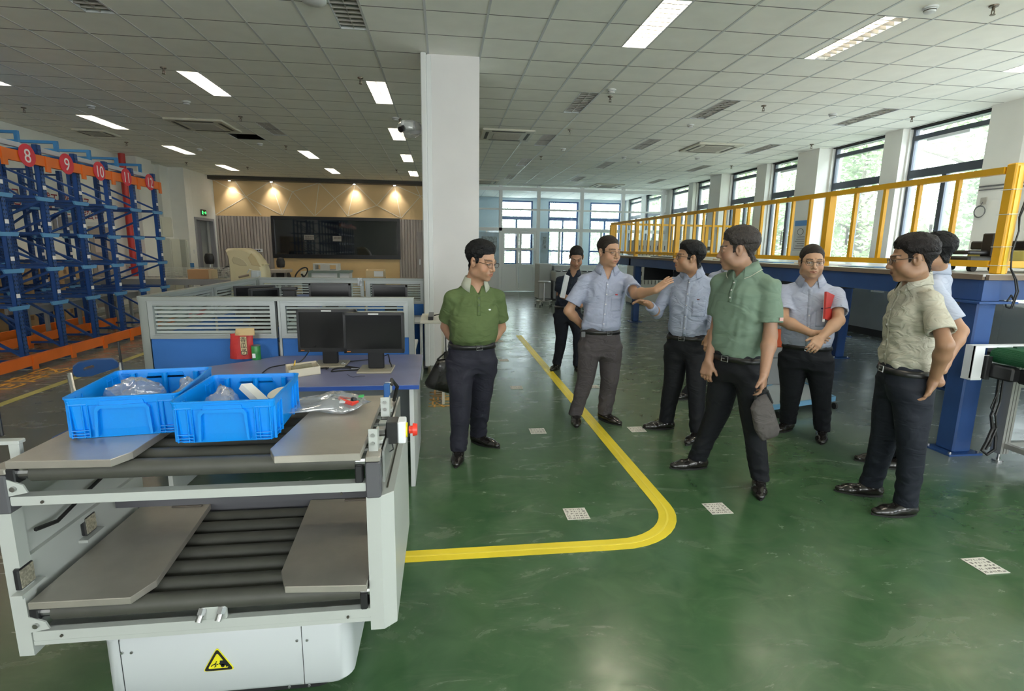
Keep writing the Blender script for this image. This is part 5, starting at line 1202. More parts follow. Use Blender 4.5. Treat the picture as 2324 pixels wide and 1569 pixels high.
# corner brackets at left roller ends
for z in (.90, .44):
    q = MB().add([(-1.30, 1.652, z-.055), (-1.245, 1.652, z-.045), (-1.255, 1.652, z-.02), (-1.30, 1.652, z+.0), (-1.30, 1.658, z-.055), (-1.245, 1.658, z-.045), (-1.255, 1.658, z-.02), (-1.30, 1.658, z+.0)], [(0, 1, 2, 3), (7, 6, 5, 4), (0, 4, 5, 1), (1, 5, 6, 2), (2, 6, 7, 3), (3, 7, 4, 0)]).build('corner_bracket', cw, t)
    MB().cyl((-1.28, 1.652, z-.03), (-1.28, 1.644, z-.03), .008, 10).build('bolt', steel, q); MB().bbox(-1.30, -1.275, 1.655, 1.70, z-.02, z+.03, .003).build('bearing_block', sb, t)
    MB().bbox(X1-.035, X1-.012, 1.655, 1.70, z-.06, z+.0, .003).build('bearing_block', sb, t)
# upright brackets on the right rail
for (px0, py0, px1, py1, Y) in [(835, 975, 858, 1027, 1.70), (863, 903, 884, 946, 1.93), (873, 868, 888, 892, 2.2)]:
    P_, Q_ = onY(px0, py0, Y), onY(px1, py1, Y); q = MB().bbox(P_.x, Q_.x, Y, Y+.004, Q_.z, P_.z, .001).box(Q_.x-.003, Q_.x, Y, Y+.045, Q_.z, P_.z-.004).build('upright_bracket', cw, t)
    if Y < 2.1:
        for f_ in (.25, .6): MB().cyl(((P_.x+Q_.x)/2, Y, P_.z-(P_.z-Q_.z)*f_), ((P_.x+Q_.x)/2, Y-.006, P_.z-(P_.z-Q_.z)*f_), .006, 8).build('bolt', steel, q)
P_ = onY(878, 890, 2.18); MB().bbox(P_.x-.012, P_.x+.012, 2.17, 2.20, P_.z-.04, P_.z+.035, .003).build('blue_sensor', mat('blue_sensor_case', (.02, .10, .30), .4), t)
P_ = onY(889, 872, 2.22); MB().tube([(P_.x, 2.2, P_.z), (P_.x, 2.22, P_.z+.02), (P_.x+.02, 2.25, P_.z-.02), (P_.x, 2.3, .93)], .008, 6).build('cable', cab_m, t)
for k in range(5): y = 1.78+k*.09; MB().bbox(-.25, -.215, y, y+.04, .926, .94+.006*(k % 2), .002).build('mounting_block', steel if k % 2 else cw, t)
# emergency stop
es = MB().bbox(-.208, -.168, 1.83, 1.90, .905, .985, .003).build('switch_base', sb, t)
MB().bbox(-.168, -.140, 1.83, 1.90, .905, .985, .004).build('switch_cover', pm, es); MB().cyl((-.140, 1.865, .945), (-.135, 1.865, .945), .027, 20).build('yellow_collar', wy_, es)
MB().cyl((-.130, 1.865, .945), (-.108, 1.865, .945), .014, 16).lathe([(0.001, 0), (.001, .001)], (-.11, 1.865, .945), 4).cyl((-.116, 1.865, .945), (-.100, 1.865, .945), .024, 20, r2=.021).build('red_button', mat('red_button', (.75, .05, .03), .35), es, smooth=True)
MB().tube([(-.19, 1.85, .905), (-.185, 1.845, .88), (-.205, 1.85, .865), (-.215, 1.86, .90)], .003, 6).build('cable', cab_m, es)
# second robot's reflector at the left frame edge
q = MB().bbox(-1.47, -1.375, 1.765, 1.775, .995, 1.085, .003).build('reflector_frame', sb, t)
mb = MB()
for k in range(11): z = 1.003+k*.0075; mb.box(-1.465, -1.38, 1.7615, 1.766, z, z+.005)
mb.build('ribbed_reflector', refl, q); MB().bbox(-1.47, -1.31, 1.735, 1.765, .978, .990, .002).build('upright_bracket', cw, t); MB().bbox(-1.345, -1.315, 1.74, 1.76, .925, .978, .002).build('mounting_block', cw, t)
# ---------------------------------------------------------------- blue bins
bl = mat('bright_blue_plastic', (.0, .25, .78), .30, var=.03, vscale=5)
def bin_(label, name='storage_bin'):
    t = thing(name, (0, 0, 0), label, 'bin', 'blue plastic bins on the robot')
    W_, D_, H_ = .335, .40, .148
    w0, d0 = .305, .37; mb = MB(); th = .004
    def wall(sx):    # outer shell via loft of rounded rects
        pass
    def rr(w, d, r, z, n=5): return [(x, y, z) for x, y in rrect(-w/2, w/2, -d/2, d/2, r, n)]
    rings = [rr(w0, d0, .02, 0), rr(w0+.006, d0+.006, .02, .03), rr(w0+.008, d0+.008, .02, .03), rr(w0+.018, d0+.018, .02, .118), rr(w0+.026, d0+.026, .022, .120), rr(W_, D_, .022, .142), rr(W_+.004, D_+.004, .022, .143), rr(W_+.004, D_+.004, .022, .148), rr(W_-.012, D_-.012, .02, .148), rr(w0-.004, d0-.004, .018, .006)]
    n = len(rings[0]); vs = [v for r in rings for v in r]; fs = []
    for k in range(len(rings)-1):
        for j in range(n): a = k*n+j; b_ = k*n+(j+1) % n; fs.append((a, b_, b_+n, a+n))
    fs += [tuple(range(n-1, -1, -1)), tuple(range((len(rings)-1)*n, len(rings)*n))]
    mb.add(vs, fs); body = mb.build('body', bl, t)
    def rib(x0, x1, y0, y1, z0, z1): mb.bbox(x0, x1, y0, y1, z0, z1, .0015)
    for s_ in (-1, 1):
        mb = MB()
        yf = s_*(d0/2+.004); ya, yb = sorted((yf, yf+s_*.010))
        for x in (-.150, -.115, -.10, .10, .115, .150): rib(x-.002, x+.002, ya, yb, .004, .135)
        for z in (.008, .018, .030): rib(-.155, -.10, ya, yb, z, z+.0025); rib(.10, .155, ya, yb, z, z+.0025)
        for z in (.122, .133): rib(-.155, -.10, ya, yb, z, z+.0025); rib(.10, .155, ya, yb, z, z+.0025)
        # handle hood
        P = [(-.082, .010), (-.078, .105), (-.068, .120), (.068, .120), (.078, .105), (.082, .010), (.074, .010), (.068, .100), (.060, .108), (-.060, .108), (-.068, .100), (-.074, .010)]
        mb.prism_y(P, min(yf, yf+s_*.018), max(yf, yf+s_*.018))
        mb.prism_y([(-.066, .112), (.066, .112), (.06, .134), (-.06, .134)], min(yf, yf+s_*.014), max(yf, yf+s_*.014))
        xf = s_*(w0/2+.004); xa, xb = sorted((xf, xf+s_*.010))
        for y in (-.18, -.13, -.09, .09, .13, .18): rib(xa, xb, y-.002, y+.002, .004, .135)
        for z in (.012, .025, .125): rib(xa, xb, -.18, -.10, z, z+.0025); rib(xa, xb, .10, .18, z, z+.0025)
        for x in (-.11, 0, .11): mb.cyl((x, s_*(d0/2-.008), .01), (x, s_*(d0/2-.006), .135), .010, 8)
        mb.build('ribbed_handle_end', bl, t)
    return t
b1 = bin_('left blue plastic bin holding clear bags, on the robot top', 'storage_bin'); b2 = copy_tree(b1)
place(b1, (-1.075, 2.015, ZU+.001), math.radians(8), None); place(b2, (-.713, 1.915, ZU+.001), math.radians(2.5), 'right blue plastic bin holding a white box, on the robot top')
b1.scale = (1.0, 1.02, .95); b2.scale = (.93, .93, .95)
q = MB().cyl((.118, -.1865, .085), (.118, -.1885, .085), .007, 14).build('white_dot_sticker', pm); q.parent = b1
# bags and boxes in the bins
clear = glass_mat('clear_polybag', (.96, .98, 1), .5, opacity=.13, ocol=(.85, .9, .95), bump=25)
def crumple(c, rx, ry, rz_, seed, m, nm, lb, cat, flat=0, pull=None):
    rg = random.Random(seed); n1, n2 = 14, 22; v = []
    ph = [(rg.uniform(2, 7), rg.uniform(2, 7), rg.uniform(0, 6), rg.uniform(0, 6)) for _ in range(6)]
    for i in range(n1+1):
        th = PI*i/n1
        for j in range(n2):
            a = 2*PI*j/n2; f_ = 1+.16*sum(math.sin(p_[0]*a*.9+p_[2]+p_[1]*th)*.4 for p_ in ph)+rg.uniform(-.05, .05)
            x = rx*math.sin(th)*math.cos(a)*f_; y = ry*math.sin(th)*math.sin(a)*f_; z = rz_*math.cos(th)*f_
            if z < -rz_*flat: z = -rz_*flat
            if pull: w_ = max(0, x/rx*pull[0]+y/ry*pull[1]); x += w_*w_*pull[2]*pull[0]; y += w_*w_*pull[2]*pull[1]; z *= 1-.6*min(1, w_)
            v.append((c[0]+x, c[1]+y, c[2]+z))
    # close the angular seam properly
    f = [(i*n2+j, i*n2+(j+1) % n2, (i+1)*n2+(j+1) % n2, (i+1)*n2+j) for i in range(n1) for j in range(n2)]
    return tag(MB().add(v, f).build(nm, m, origin=(c[0], c[1], c[2]-rz_*(flat or 1)), smooth='all'), lb, cat)
crumple((-1.12, 2.03, 1.035), .085, .10, .075, 5, clear, 'plastic_bag', 'large clear crumpled plastic bag in the left blue bin', 'bag', .8)
crumple((-.97, 2.09, 1.03), .035, .05, .065, 8, clear, 'plastic_bag', 'small clear plastic bag at the right side of the left blue bin', 'bag', .8)
tag(MB().bbox(-1.2, -1.06, 1.93, 2.08, .975, 1.0, .003).build('foam_sheet', mat('white_foam', (.75, .8, .85), .6), origin=(-1.13, 2, .975)), 'white foam sheet lying in the left blue bin', 'foam sheet')
tag(MB().bbox(-1.03, -.955, 1.99, 2.14, .973, 1.04, .003).build('brown_box', mat('brown_board', (.20, .13, .07), .6), origin=(-.99, 2.06, .973)), 'brown cardboard piece in the left blue bin', 'cardboard')
crumple((-.775, 1.90, 1.03), .05, .06, .07, 12, clear, 'plastic_bag', 'clear crumpled plastic bag in the right blue bin', 'bag', .8)
a = Vector((-.715, 1.96, 1.095)); c_ = Vector((-.625, 1.90, 1.035)); mb = MB().bar(a, c_, .045, .022, up=(0, .2, 1))
q = tag(mb.build('white_box', mat('white_card_box', (.72, .72, .70), .5), origin=(-.67, 1.93, 1.0)), 'slim white printed cardboard box tilted in the right blue bin', 'box')
mb = MB()
for u in (.2, .45, .7, .85): p_ = a.lerp(c_, u); mb.cyl(p_+Vector((0, -.0225, 0)), p_+Vector((0, -.0235, 0)), .003, 8)
q2 = mb.build('printed_dots', mat('dark_ink', (0, 0, 0)), q)
mb = MB().bbox(-.73, -.62, 1.86, 1.99, .975, 1.03, .02); tag(mb.build('dark_foam', sb, origin=(-.67, 1.92, .975)), 'black foam and parts in the right blue bin', 'foam')
mb = MB()
tilt = MB().lathe([(.04, -.001), (.042, 0), (.04, .001)], (-.61, 1.99, 1.06), 20); tag(tilt.build('round_lid', mat('cream_lid', (.66, .63, .54), .5), origin=(-.61, 1.99, 1.06)), 'pale round lid leaning in the right blue bin', 'disc').rotation_euler = (.25, -.2, 0)  # the round lid, modelled as a thin tilted disc
# bag with tools on right plate
crumple((-.44, 2.10, ZU+.020), .13, .11, .030, 21, clear, 'plastic_bag', 'flattened clear plastic bag with tools on the right steel plate', 'bag', .62, pull=(-1, -.35, .09))
P_ = onZ(800, 912, 1.0)
t = thing('scissors', (P_.x, P_.y, ZU+.03), 'red and black handled cutters inside the flattened plastic bag', 'cutters')
def pz(px, py, z): return tuple(onZ(px, py, z))
MB().tube([pz(770, 905, 1.005), pz(785, 912, 1.006), pz(800, 917, 1.008), pz(812, 912, 1.005)], [.006, .009, .009, .005], 8).tube([pz(772, 902, 1.0), pz(790, 906, 1.0), pz(806, 908, 1.0)], .006, 8).build('red_handle', mat('red_button', (0, 0, 0)), t)
MB().tube([pz(760, 904, .998), pz(780, 906, 1.002), pz(805, 908, 1.0), pz(815, 910, 1.0)], .003, 6).cyl(pz(800, 906, 1.012), pz(806, 907, 1.016), .008, 8).build('black_handle', sb, t)
tag(MB().bbox(P_.x+.02, P_.x+.04, P_.y+.01, P_.y+.04, ZU+.048, ZU+.052, .001).build('green_label', mat('green_label', (.05, .45, .12), .5), origin=(P_.x, P_.y, ZU+.05)), 'small green label on the flattened plastic bag', 'label')
tag(MB().bbox(P_.x-.045, P_.x-.005, P_.y-.03, P_.y+.0, ZU+.038, ZU+.046, .001).build('component_bag_label', mat('grey_notice', (0, 0, 0)), origin=(P_.x, P_.y, ZU+.04)), 'grey printed label inside the flattened plastic bag', 'label')
# ---------------------------------------------------------------- belt conveyor at the right edge
t = thing('belt_conveyor', (4.3, 3.42, 0), 'green belt conveyor with aluminium legs at the right picture edge', 'conveyor')
MB().box(3.90, 3.99, 3.385, 3.40, .675, .935).box(3.90, 4.75, 3.40, 3.46, .915, .935).box(3.90, 3.915, 3.38, 3.46, .675, .935).box(3.97, 4.9, 3.40, 3.42, .78, .86).box(3.90, 3.99, 3.38, 3.46, .675, .69).build('end_plate', pm, t)
gb = mat('green_rubber_belt', (.01, .10, .035), .55, bump=.5, bscale=250)
mb = MB(); prof = [(4.10+.055*math.cos(a), .865+.055*math.sin(a)) for a in [PI/2+k*PI/12 for k in range(13)]]
prof += [(6.2, .81), (6.2, .92)]; mb.prism_y(prof, 2.3, 3.395); mb.build('belt', gb, t)
mb = MB()
for k in range(11):
    a = PI/2+.12+k*.26; mb.box(4.10+.056*math.cos(a)-.002, 4.10+.056*math.cos(a)+.002, 2.3, 3.39, .865+.056*math.sin(a)-.002, .865+.056*math.sin(a)+.002)
mb.build('ribs', gb, t)
MB().box(4.2, 6.2, 3.34, 3.37, .92, .932).build('belt_edge', mat('dark_green_edge', (.01, .06, .03), .5), t)
mb = MB().bbox(4.03, 4.10, 3.20, 3.42, .70, .80, .012).bbox(4.09, 4.16, 2.98, 3.24, .69, .79, .02).box(4.0, 4.04, 3.36, 3.44, .68, .86); mb.build('drive_motor', sb, t)
ap = mat('aluminium_extrusion', (.45, .44, .41), .35, metal=.6)
for (x, y) in [(4.33, 3.43), (6.0, 3.43)]:
    mb = MB()
    for dx in (-.04, -.012, .016): mb.box(x+dx, x+dx+.022, y-.04, y+.04, .07, .84)
    mb.box(x-.036, x+.034, y-.034, y+.034, .07, .84); mb.build('leg', ap, t)
    MB().cyl((x-.0, y, .0), (x-.0, y, .012), .035, 16).cyl((x, y, .012), (x, y, .07), .009, 8).build('levelling_foot', steel, t)
MB().box(4.33, 6.0, 3.40, 3.44, .12, .16).box(4.33, 6.0, 3.40, 3.44, .60, .64).box(4.31, 4.35, 2.4, 3.43, .12, .16).build('cross_bar', ap, t)
pts = [(4.12, 3.36, .70), (4.13, 3.36, .5), (4.10, 3.35, .40), (4.13, 3.35, .30), (4.09, 3.34, .20), (4.06, 3.34, .13), (4.10, 3.33, .10), (4.16, 3.33, .14), (4.16, 3.34, .24), (4.13, 3.35, .34)]
tag(MB().tube(pts, .011, 7).tube([(x+.02, y-.012, z+.01) for x, y, z in pts[:6]], .008, 6).tube([(4.12, 3.35, .6), (4.07, 3.34, .47), (4.12, 3.35, .42)], .005, 5).tube([(4.12, 3.34, .16), (4.10, 3.34, .22), (4.13, 3.345, .32), (4.13, 3.34, .16)], .006, 5).build('cable', cab_m, origin=(4.1, 3.35, .1)), 'thick looped black cable hanging in front of the conveyor leg', 'cable')
P_ = onZ(2318, 762, .95); tag(MB().lathe([(.01, 0), (.05, .01), (.045, .05), (.01, .065)], (P_.x, P_.y-.15, .925), 14).build('yellow_knob', mat('yellow_plastic', (0, 0, 0)), smooth=True, origin=(P_.x, P_.y-.15, .92)), 'yellow rounded part on the green belt at the picture edge', 'part')  # yellow knob resting on the belt
# ---------------------------------------------------------------- floor markings
tp = mat('yellow_floor_tape', (.80, .64, .035), .4, var=.10, vscale=3); tp2 = mat('worn_yellow_floor_tape', (.45, .40, .12), .5, var=.2, vscale=6)
c = (1.37-.42, 2.57+.42); path = [(-.30, 2.57), (.9, 2.57)]+[(c[0]+.42*math.sin(a), c[1]-.42*math.cos(a)) for a in [k*PI/20 for k in range(1, 11)]]+[(1.37, 9.6)]
def strip(path, w, m, nm, lb, z=.002, grp=None):
    P = [Vector((*p_, 0)) for p_ in path]; v = []; n = len(P)
    for i, p_ in enumerate(P):
        d = (P[min(i+1, n-1)]-P[max(0, i-1)]).normalized(); q = Vector((-d.y, d.x, 0))*w/2; v += [(p_.x-q.x, p_.y-q.y, z), (p_.x+q.x, p_.y+q.y, z), (p_.x+q.x, p_.y+q.y, 0.0005), (p_.x-q.x, p_.y-q.y, .0005)]
    f = []
    for i in range(n-1):
        a = i*4; f += [(a, a+4, a+5, a+1), (a+1, a+5, a+6, a+2), (a+3, a+7, a+4, a)]
    return tag(MB().add(v, f).build(nm, m), lb, 'tape', grp)
tpo = strip(path, .105, tp, 'floor_tape', 'bright yellow tape line curving across the green floor')
strip([(x, y) for x, y in [(p_[0]+0, p_[1]) for p_ in path]], .012, mat('yellow_tape_overlap', (.85, .70, .08), .35), 'tape_overlap', None, z=.0028).parent = tpo
del bpy.data.objects['tape_overlap']['category']
strip([(-4.36, 3.0), (-4.36, 12)], .10, tp2, 'floor_tape', 'worn yellow tape line on the floor beside the rack')
org = mat('orange_floor_lettering', (.75, .38, .05), .5)
text('控制中心', 'floor_lettering', .27, org, (.06, 5.20, .002), (0, 0, PI/2), label='orange Chinese lettering on the floor beside the pillar', cat='lettering', ext=.0008, sx=.85)
text('仓库区', 'floor_lettering', .42, org, (-4.72, 6.15, .002), (0, 0, PI/2), label='orange Chinese lettering on the floor in front of the rack', cat='lettering', ext=.0008, sx=.95)
wc = mat('white_code_tile', (.66, .64, .58), .5); kc = mat('code_print_grey', (.15, .14, .13), .6)
TAGS = [((1308, 1167), 'in the curve of the yellow tape'), ((1628, 1155), 'in front of the green polo man\'s feet'), ((2235, 1285), 'at the lower right'), ((1220, 979), 'right of the dark green polo man\'s shoe'), ((1445, 975), 'left of the long-sleeved man\'s shoe'), ((1172, 880), 'in the walkway behind the dark green polo man'), ((1143, 818), 'far in the walkway, second from the end'), ((1133, 775), 'farthest in the walkway'), ((1345, 878), 'between the legs of the man reaching out')]
t = thing('floor_code_plate', (0, 0, 0), 'x', 'floor plate', 'white navigation plates on the floor')
MB().box(-.07, .07, -.07, .07, .0005, .003).build('plate', wc, t); mb = MB(); rg = random.Random(11)
for i in range(5):
    for j in range(5):
        cx_, cy_ = -.052+.026*i, -.052+.026*j
        for u in range(3):
            for v_ in range(2):
                if rg.random() < .62: mb.box(cx_-.009+.006*u, cx_-.004+.006*u, cy_-.007+.007*v_, cy_-.001+.007*v_, .003, .0034)
mb.build('dot_print', kc, t)
for k, ((px, py), lb) in enumerate(TAGS):
    o = t if k == 0 else copy_tree(t); P_ = onZ(px, py, 0); place(o, (P_.x, P_.y, 0), 0, 'small white patterned floor plate '+lb)
# blue topped platform trolley and boxes behind the men
t = thing('platform_trolley', (3.8, 4.9, 0), 'grey platform trolley with pale blue edge behind the man with the red notebook', 'trolley')
p_ = [tuple(onZ(a, b, .12)[:2]) for a, b in ((1895, 902), (1750, 922), (1735, 880), (1800, 858))]
MB().prism(p_, .09, .125, .003).build('deck', mat('grey_blue_deck', (.36, .42, .45), .5), t)
ed = MB()
for a, b in zip(p_, p_[1:]+p_[:1]): ed.bar((*a, .105), (*b, .105), .02, .05)
ed.build('blue_edge', mat('pale_blue_edge', (.16, .36, .55), .4), t)
for a in p_: MB().cyl((a[0]*.9+.1*p_[0][0]*.0+.38, a[1]*.97+.12, .035), (a[0]*.9+.40, a[1]*.97+.12, .035), .034, 12).build('castor', mat('rubber', (0, 0, 0)), t)
P_, Q_ = onY(1722, 790, 5.35), onY(1775, 900, 5.35)
t = thing('equipment_case', ((P_.x+Q_.x)/2, 5.45, .13), 'grey equipment case standing on the platform trolley', 'case')
MB().bbox(P_.x, Q_.x+.1, 5.35, 5.6, .128, P_.z, .01).build('body', mat('mid_grey_case', (.25, .26, .27), .5), t); MB().box(P_.x, Q_.x+.1, 5.346, 5.35, P_.z-.12, P_.z-.11).build('seam', dk, t)
zt_ = P_.z; P_, Q_ = onY(1755, 747, 5.37), onY(1782, 789, 5.37)
t = thing('orange_toolbox', (P_.x+.05, 5.45, zt_), 'orange toolbox on top of the grey equipment case', 'toolbox')
MB().bbox(P_.x-.05, Q_.x, 5.37, 5.53, zt_+.001, P_.z, .012).build('body', mat('orange_plastic', (.62, .10, .03), .4), t); MB().bbox(P_.x-.05, Q_.x, 5.36, 5.54, P_.z, P_.z+.03, .006).build('lid', mat('mid_grey_case', (0, 0, 0)), t)
MB().bbox(P_.x+.02, P_.x+.05, 5.36, 5.37, zt_+.02, zt_+.06, .004).build('latch', dk, t)
# workbench and stool near the glass partition
P_, Q_ = onY(1250, 602, 15.5), onY(1400, 622, 15.5)
t = thing('workbench', (4.0, 15.6, 0), 'pale grey console bench in front of the glass partition', 'bench')
MB().bbox(3.3, 5.0, 15.55, 16.3, .62, .92, .02).build('console', mat('pale_console', (.48, .50, .50), .5), t)
mb = MB()
for k in range(8): mb.bbox(3.34+k*.2, 3.46+k*.2, 15.6, 15.8, .921, .95, .005)
mb.build('instrument', dk, t)
for x in (3.4, 4.2, 4.9): MB().box(x-.05, x+.05, 15.6, 15.7, 0, .62).build('leg', dk, t)
t = thing('side_cabinet', (3.2, 16.6, 0), 'pale grey upright cabinet left of the console bench', 'cabinet')
MB().bbox(2.95, 3.35, 16.4, 17.2, .03, 1.12, .02).build('body', mat('pale_console', (0, 0, 0)), t); MB().bbox(3.42, 4.0, 16.4, 17.2, .03, 1.08, .02).build('body', mat('pale_console', (0, 0, 0)), t); MB().box(2.97, 4.0, 16.42, 17.1, 0, .03).build('plinth', dk, t)
P_ = onY(1234, 683, 14.6); x = P_.x; y = 14.6
t = thing('round_stool', (x, y, 0), 'round steel stool with a ring foot near the glass partition', 'stool')
MB().lathe([(.17, 0), (.18, .02), (.17, .04)], (x, y, .66), 24).build('seat', steel, t, smooth=True); MB().cyl((x, y, .12), (x, y, .66), .025).build('column', steel, t)
mb = MB().tube([(x+.22*math.cos(a), y+.22*math.sin(a), .16) for a in [k*PI/10 for k in range(20)]], .015, 6, closed=True)
mb.build('foot_ring', steel, t)
for k in range(5): a = k*2*PI/5+.3; q = MB().tube([(x, y, .14), (x+.22*math.cos(a), y+.22*math.sin(a), .13), (x+.24*math.cos(a), y+.24*math.sin(a), .05)], .014, 6).build('leg', steel, t); MB().cyl((x+.24*math.cos(a)-.01, y+.24*math.sin(a), .026), (x+.24*math.cos(a)+.015, y+.24*math.sin(a), .026), .026, 10).build('castor', dk, q)
# poster on the glass partition
for (a, c, lb) in [((1227, 528), (1243, 600), 'pale blue poster on the glass partition right of the white doors'), ((1088, 527), (1132, 600), 'pale map-like poster on the glass partition left of the white doors')]:
    P_, Q_ = onY(*a, YB-.08), onY(*c, YB-.08)
    t = thing('glass_poster', ((P_.x+Q_.x)/2, YB-.08, Q_.z), lb, 'poster'); MB().box(P_.x, Q_.x, YB-.075, YB-.065, Q_.z, P_.z).build('sheet', mat('pale_blue_sheet', (.45, .58, .68), .5, var=.2, vscale=3), t)
    MB().box(P_.x+.08, Q_.x-.08, YB-.079, YB-.075, (P_.z+Q_.z)/2, P_.z-.15).build('picture', mat('grey_picture', (.30, .36, .40), .5, var=.6, vscale=12), t)
# ---------------------------------------------------------------- people (implicit surfaces -> continuous meshes)
class Field:
    def __init__(s, ax):
        s.ax = [np.asarray(a, np.float32) for a in ax]; s.F = np.full([len(a) for a in ax], .5, np.float32)
    def sub(s, lo, hi):
        ix = [slice(max(0, np.searchsorted(a, l)-1), min(len(a), np.searchsorted(a, h)+1)) for a, l, h in zip(s.ax, lo, hi)]
        if any(i.stop-i.start < 2 for i in ix): return None, None
        g = np.meshgrid(*[a[i] for a, i in zip(s.ax, ix)], indexing='ij', sparse=True)
        return tuple(ix), g
    def union(s, ix, d, k):
        f = s.F[ix]
        if k <= 0: s.F[ix] = np.minimum(f, d); return
        h = np.clip(.5+.5*(f-d)/k, 0, 1); s.F[ix] = f+(d-f)*h-k*h*(1-h)
    def carve(s, ix, d, k):
        f = s.F[ix]; d = -d; h = np.clip(.5-.5*(f-d)/k, 0, 1); s.F[ix] = f+(d-f)*h+k*h*(1-h)
    def cone(s, a, b, ra, rb, k=.02, op='u', flat=None, pad=.04):
        a = np.array(a, float); b = np.array(b, float); r = max(ra, rb)+pad
        ix, g = s.sub(np.minimum(a, b)-r, np.maximum(a, b)+r)
        if ix is None: return
        ab = b-a; L2 = max(1e-9, ab@ab)
        q = [g[i]-a[i] for i in range(3)]
        t = np.clip((q[0]*ab[0]+q[1]*ab[1]+q[2]*ab[2])/L2, 0, 1)
        e = [q[i]-t*ab[i] for i in range(3)]
        if flat is not None:      # flat = (unit vector, factor): shrink distance along that direction
            n, f = flat; dn = e[0]*n[0]+e[1]*n[1]+e[2]*n[2]; L = np.sqrt(e[0]**2+e[1]**2+e[2]**2+dn*dn*(1/f/f-1))
        else: L = np.sqrt(e[0]**2+e[1]**2+e[2]**2)
        d = (L-(ra+(rb-ra)*t)).astype(np.float32)
        if op == 'u': s.union(ix, d, k)
        else: s.carve(ix, d, k)
    def ell(s, c, R, M=None, k=.015, op='u', pad=.03):
        c = np.array(c, float); r = max(R)+pad; ix, g = s.sub(c-r, c+r)
        if ix is None: return
        q = [g[i]-c[i] for i in range(3)]
        if M is not None: q = [sum(M[j, i]*q[j] for j in range(3)) for i in range(3)]
        L = np.sqrt((q[0]/R[0])**2+(q[1]/R[1])**2+(q[2]/R[2])**2); L2_ = np.sqrt((q[0]/R[0]**2)**2+(q[1]/R[1]**2)**2+(q[2]/R[2]**2)**2)
        d = (L*(L-1)/np.maximum(L2_, 1e-6)).astype(np.float32)
        if op == 'u': s.union(ix, d, k)
        else: s.carve(ix, d, k)
    def tower(s, st, k=.03, p=2.5, pad=.05):
        # st: rows (z, cx, cy, halfwidth, halfdepth, yaw) bottom to top, superelliptic sections
        st = np.array(st, float); zs = st[:, 0]
        r = max(st[:, 3].max(), st[:, 4].max())+pad
        ix, g = s.sub([st[:, 1].min()-r, st[:, 2].min()-r, zs[0]-pad], [st[:, 1].max()+r, st[:, 2].max()+r, zs[-1]+pad])
        if ix is None: return
        z = g[2].ravel(); zz = np.clip(z, zs[0], zs[-1])
        fine = np.linspace(zs[0], zs[-1], 120); P = []
        for c in range(1, 6):
            y = np.interp(fine, zs, st[:, c]); w = np.ones(9)/9; y2 = np.convolve(np.pad(y, 4, mode='edge'), w, 'valid'); P.append(np.interp(zz, fine, y2)[None, None, :])
        cx, cy, w, dp, ya = P
        u = (g[0]-cx)*np.cos(ya)+(g[1]-cy)*np.sin(ya); v = -(g[0]-cx)*np.sin(ya)+(g[1]-cy)*np.cos(ya)
        L = ((np.abs(u)/w)**p+(np.abs(v)/dp)**p)**(1/p)
        d = (L-1)*np.minimum(w, dp)
        over = np.maximum(zs[0]-z, z-zs[-1])[None, None, :]
        d = np.where(over > 0, np.sqrt(np.maximum(d, 0)**2+over**2), np.maximum(d, over*.9) if k <= 0 else d)
        s.union(ix, d.astype(np.float32), k)
    def surf(s, o, d, far=.5):
        # march inwards from o+d*far towards o, return the first surface point
        o = np.array(o, float); d = np.array(d, float); d /= np.linalg.norm(d); prev = None
        for t in np.arange(far, -.02, -.0025):
            p = o+d*t; i = [int(np.clip(np.searchsorted(a, q), 1, len(a)-1)) for a, q in zip(s.ax, p)]
            fr = [np.clip((q-a[j-1])/(a[j]-a[j-1]), 0, 1) for a, q, j in zip(s.ax, p, i)]
            c = s.F[i[0]-1:i[0]+1, i[1]-1:i[1]+1, i[2]-1:i[2]+1]
            c = c[0]*(1-fr[0])+c[1]*fr[0]; c = c[0]*(1-fr[1])+c[1]*fr[1]; v = c[0]*(1-fr[2])+c[1]*fr[2]
            if v < 0: return Vector(p)
        return None
    def noise(s, amp, freq, seed, lo=None, hi=None, aniso=(1, 1, 1)):
        rg = np.random.RandomState(seed); near = np.argwhere(np.abs(s.F) < .03)
        if len(near) == 0: return
        i, j, k = near.T; X = np.stack([s.ax[0][i], s.ax[1][j], s.ax[2][k]], 1); v = np.zeros(len(X))
        Wp = X+.04*np.sin(X[:, [1, 2, 0]]*freq*.6+rg.rand(3)*6)
        for q in range(5):
            kv = rg.randn(3)*aniso; kv = kv/np.linalg.norm(kv)*freq*(1+.6*rg.rand()); v += np.sin(Wp@kv+rg.rand()*6)
        v = v/3
        if lo is not None: v *= np.clip((X[:, 2]-lo)/.05, 0, 1)*np.clip((hi-X[:, 2])/.05, 0, 1)
        s.F[i, j, k] += (amp*v).astype(np.float32)
    def mesh(s, name, mats, colf=None):
        F = s.F.copy(); F[0] = F[-1] = .5; F[:, 0] = F[:, -1] = .5; F[:, :, 0] = F[:, :, -1] = .5
        neg = F < 0; nx, ny, nz = [n-1 for n in F.shape]
        cnt = np.zeros((nx, ny, nz), np.uint8); C8 = [(a, b, c) for a in (0, 1) for b in (0, 1) for c in (0, 1)]
        for a, b, c in C8: cnt += neg[a:a+nx, b:b+ny, c:c+nz]
        act = (cnt > 0) & (cnt < 8); idx = np.argwhere(act); vid = np.full((nx, ny, nz), -1, np.int32); vid[act] = np.arange(len(idx))
        val = {c: F[idx[:, 0]+c[0], idx[:, 1]+c[1], idx[:, 2]+c[2]] for c in C8}
        ps = np.zeros((len(idx), 3)); wt = np.zeros(len(idx))
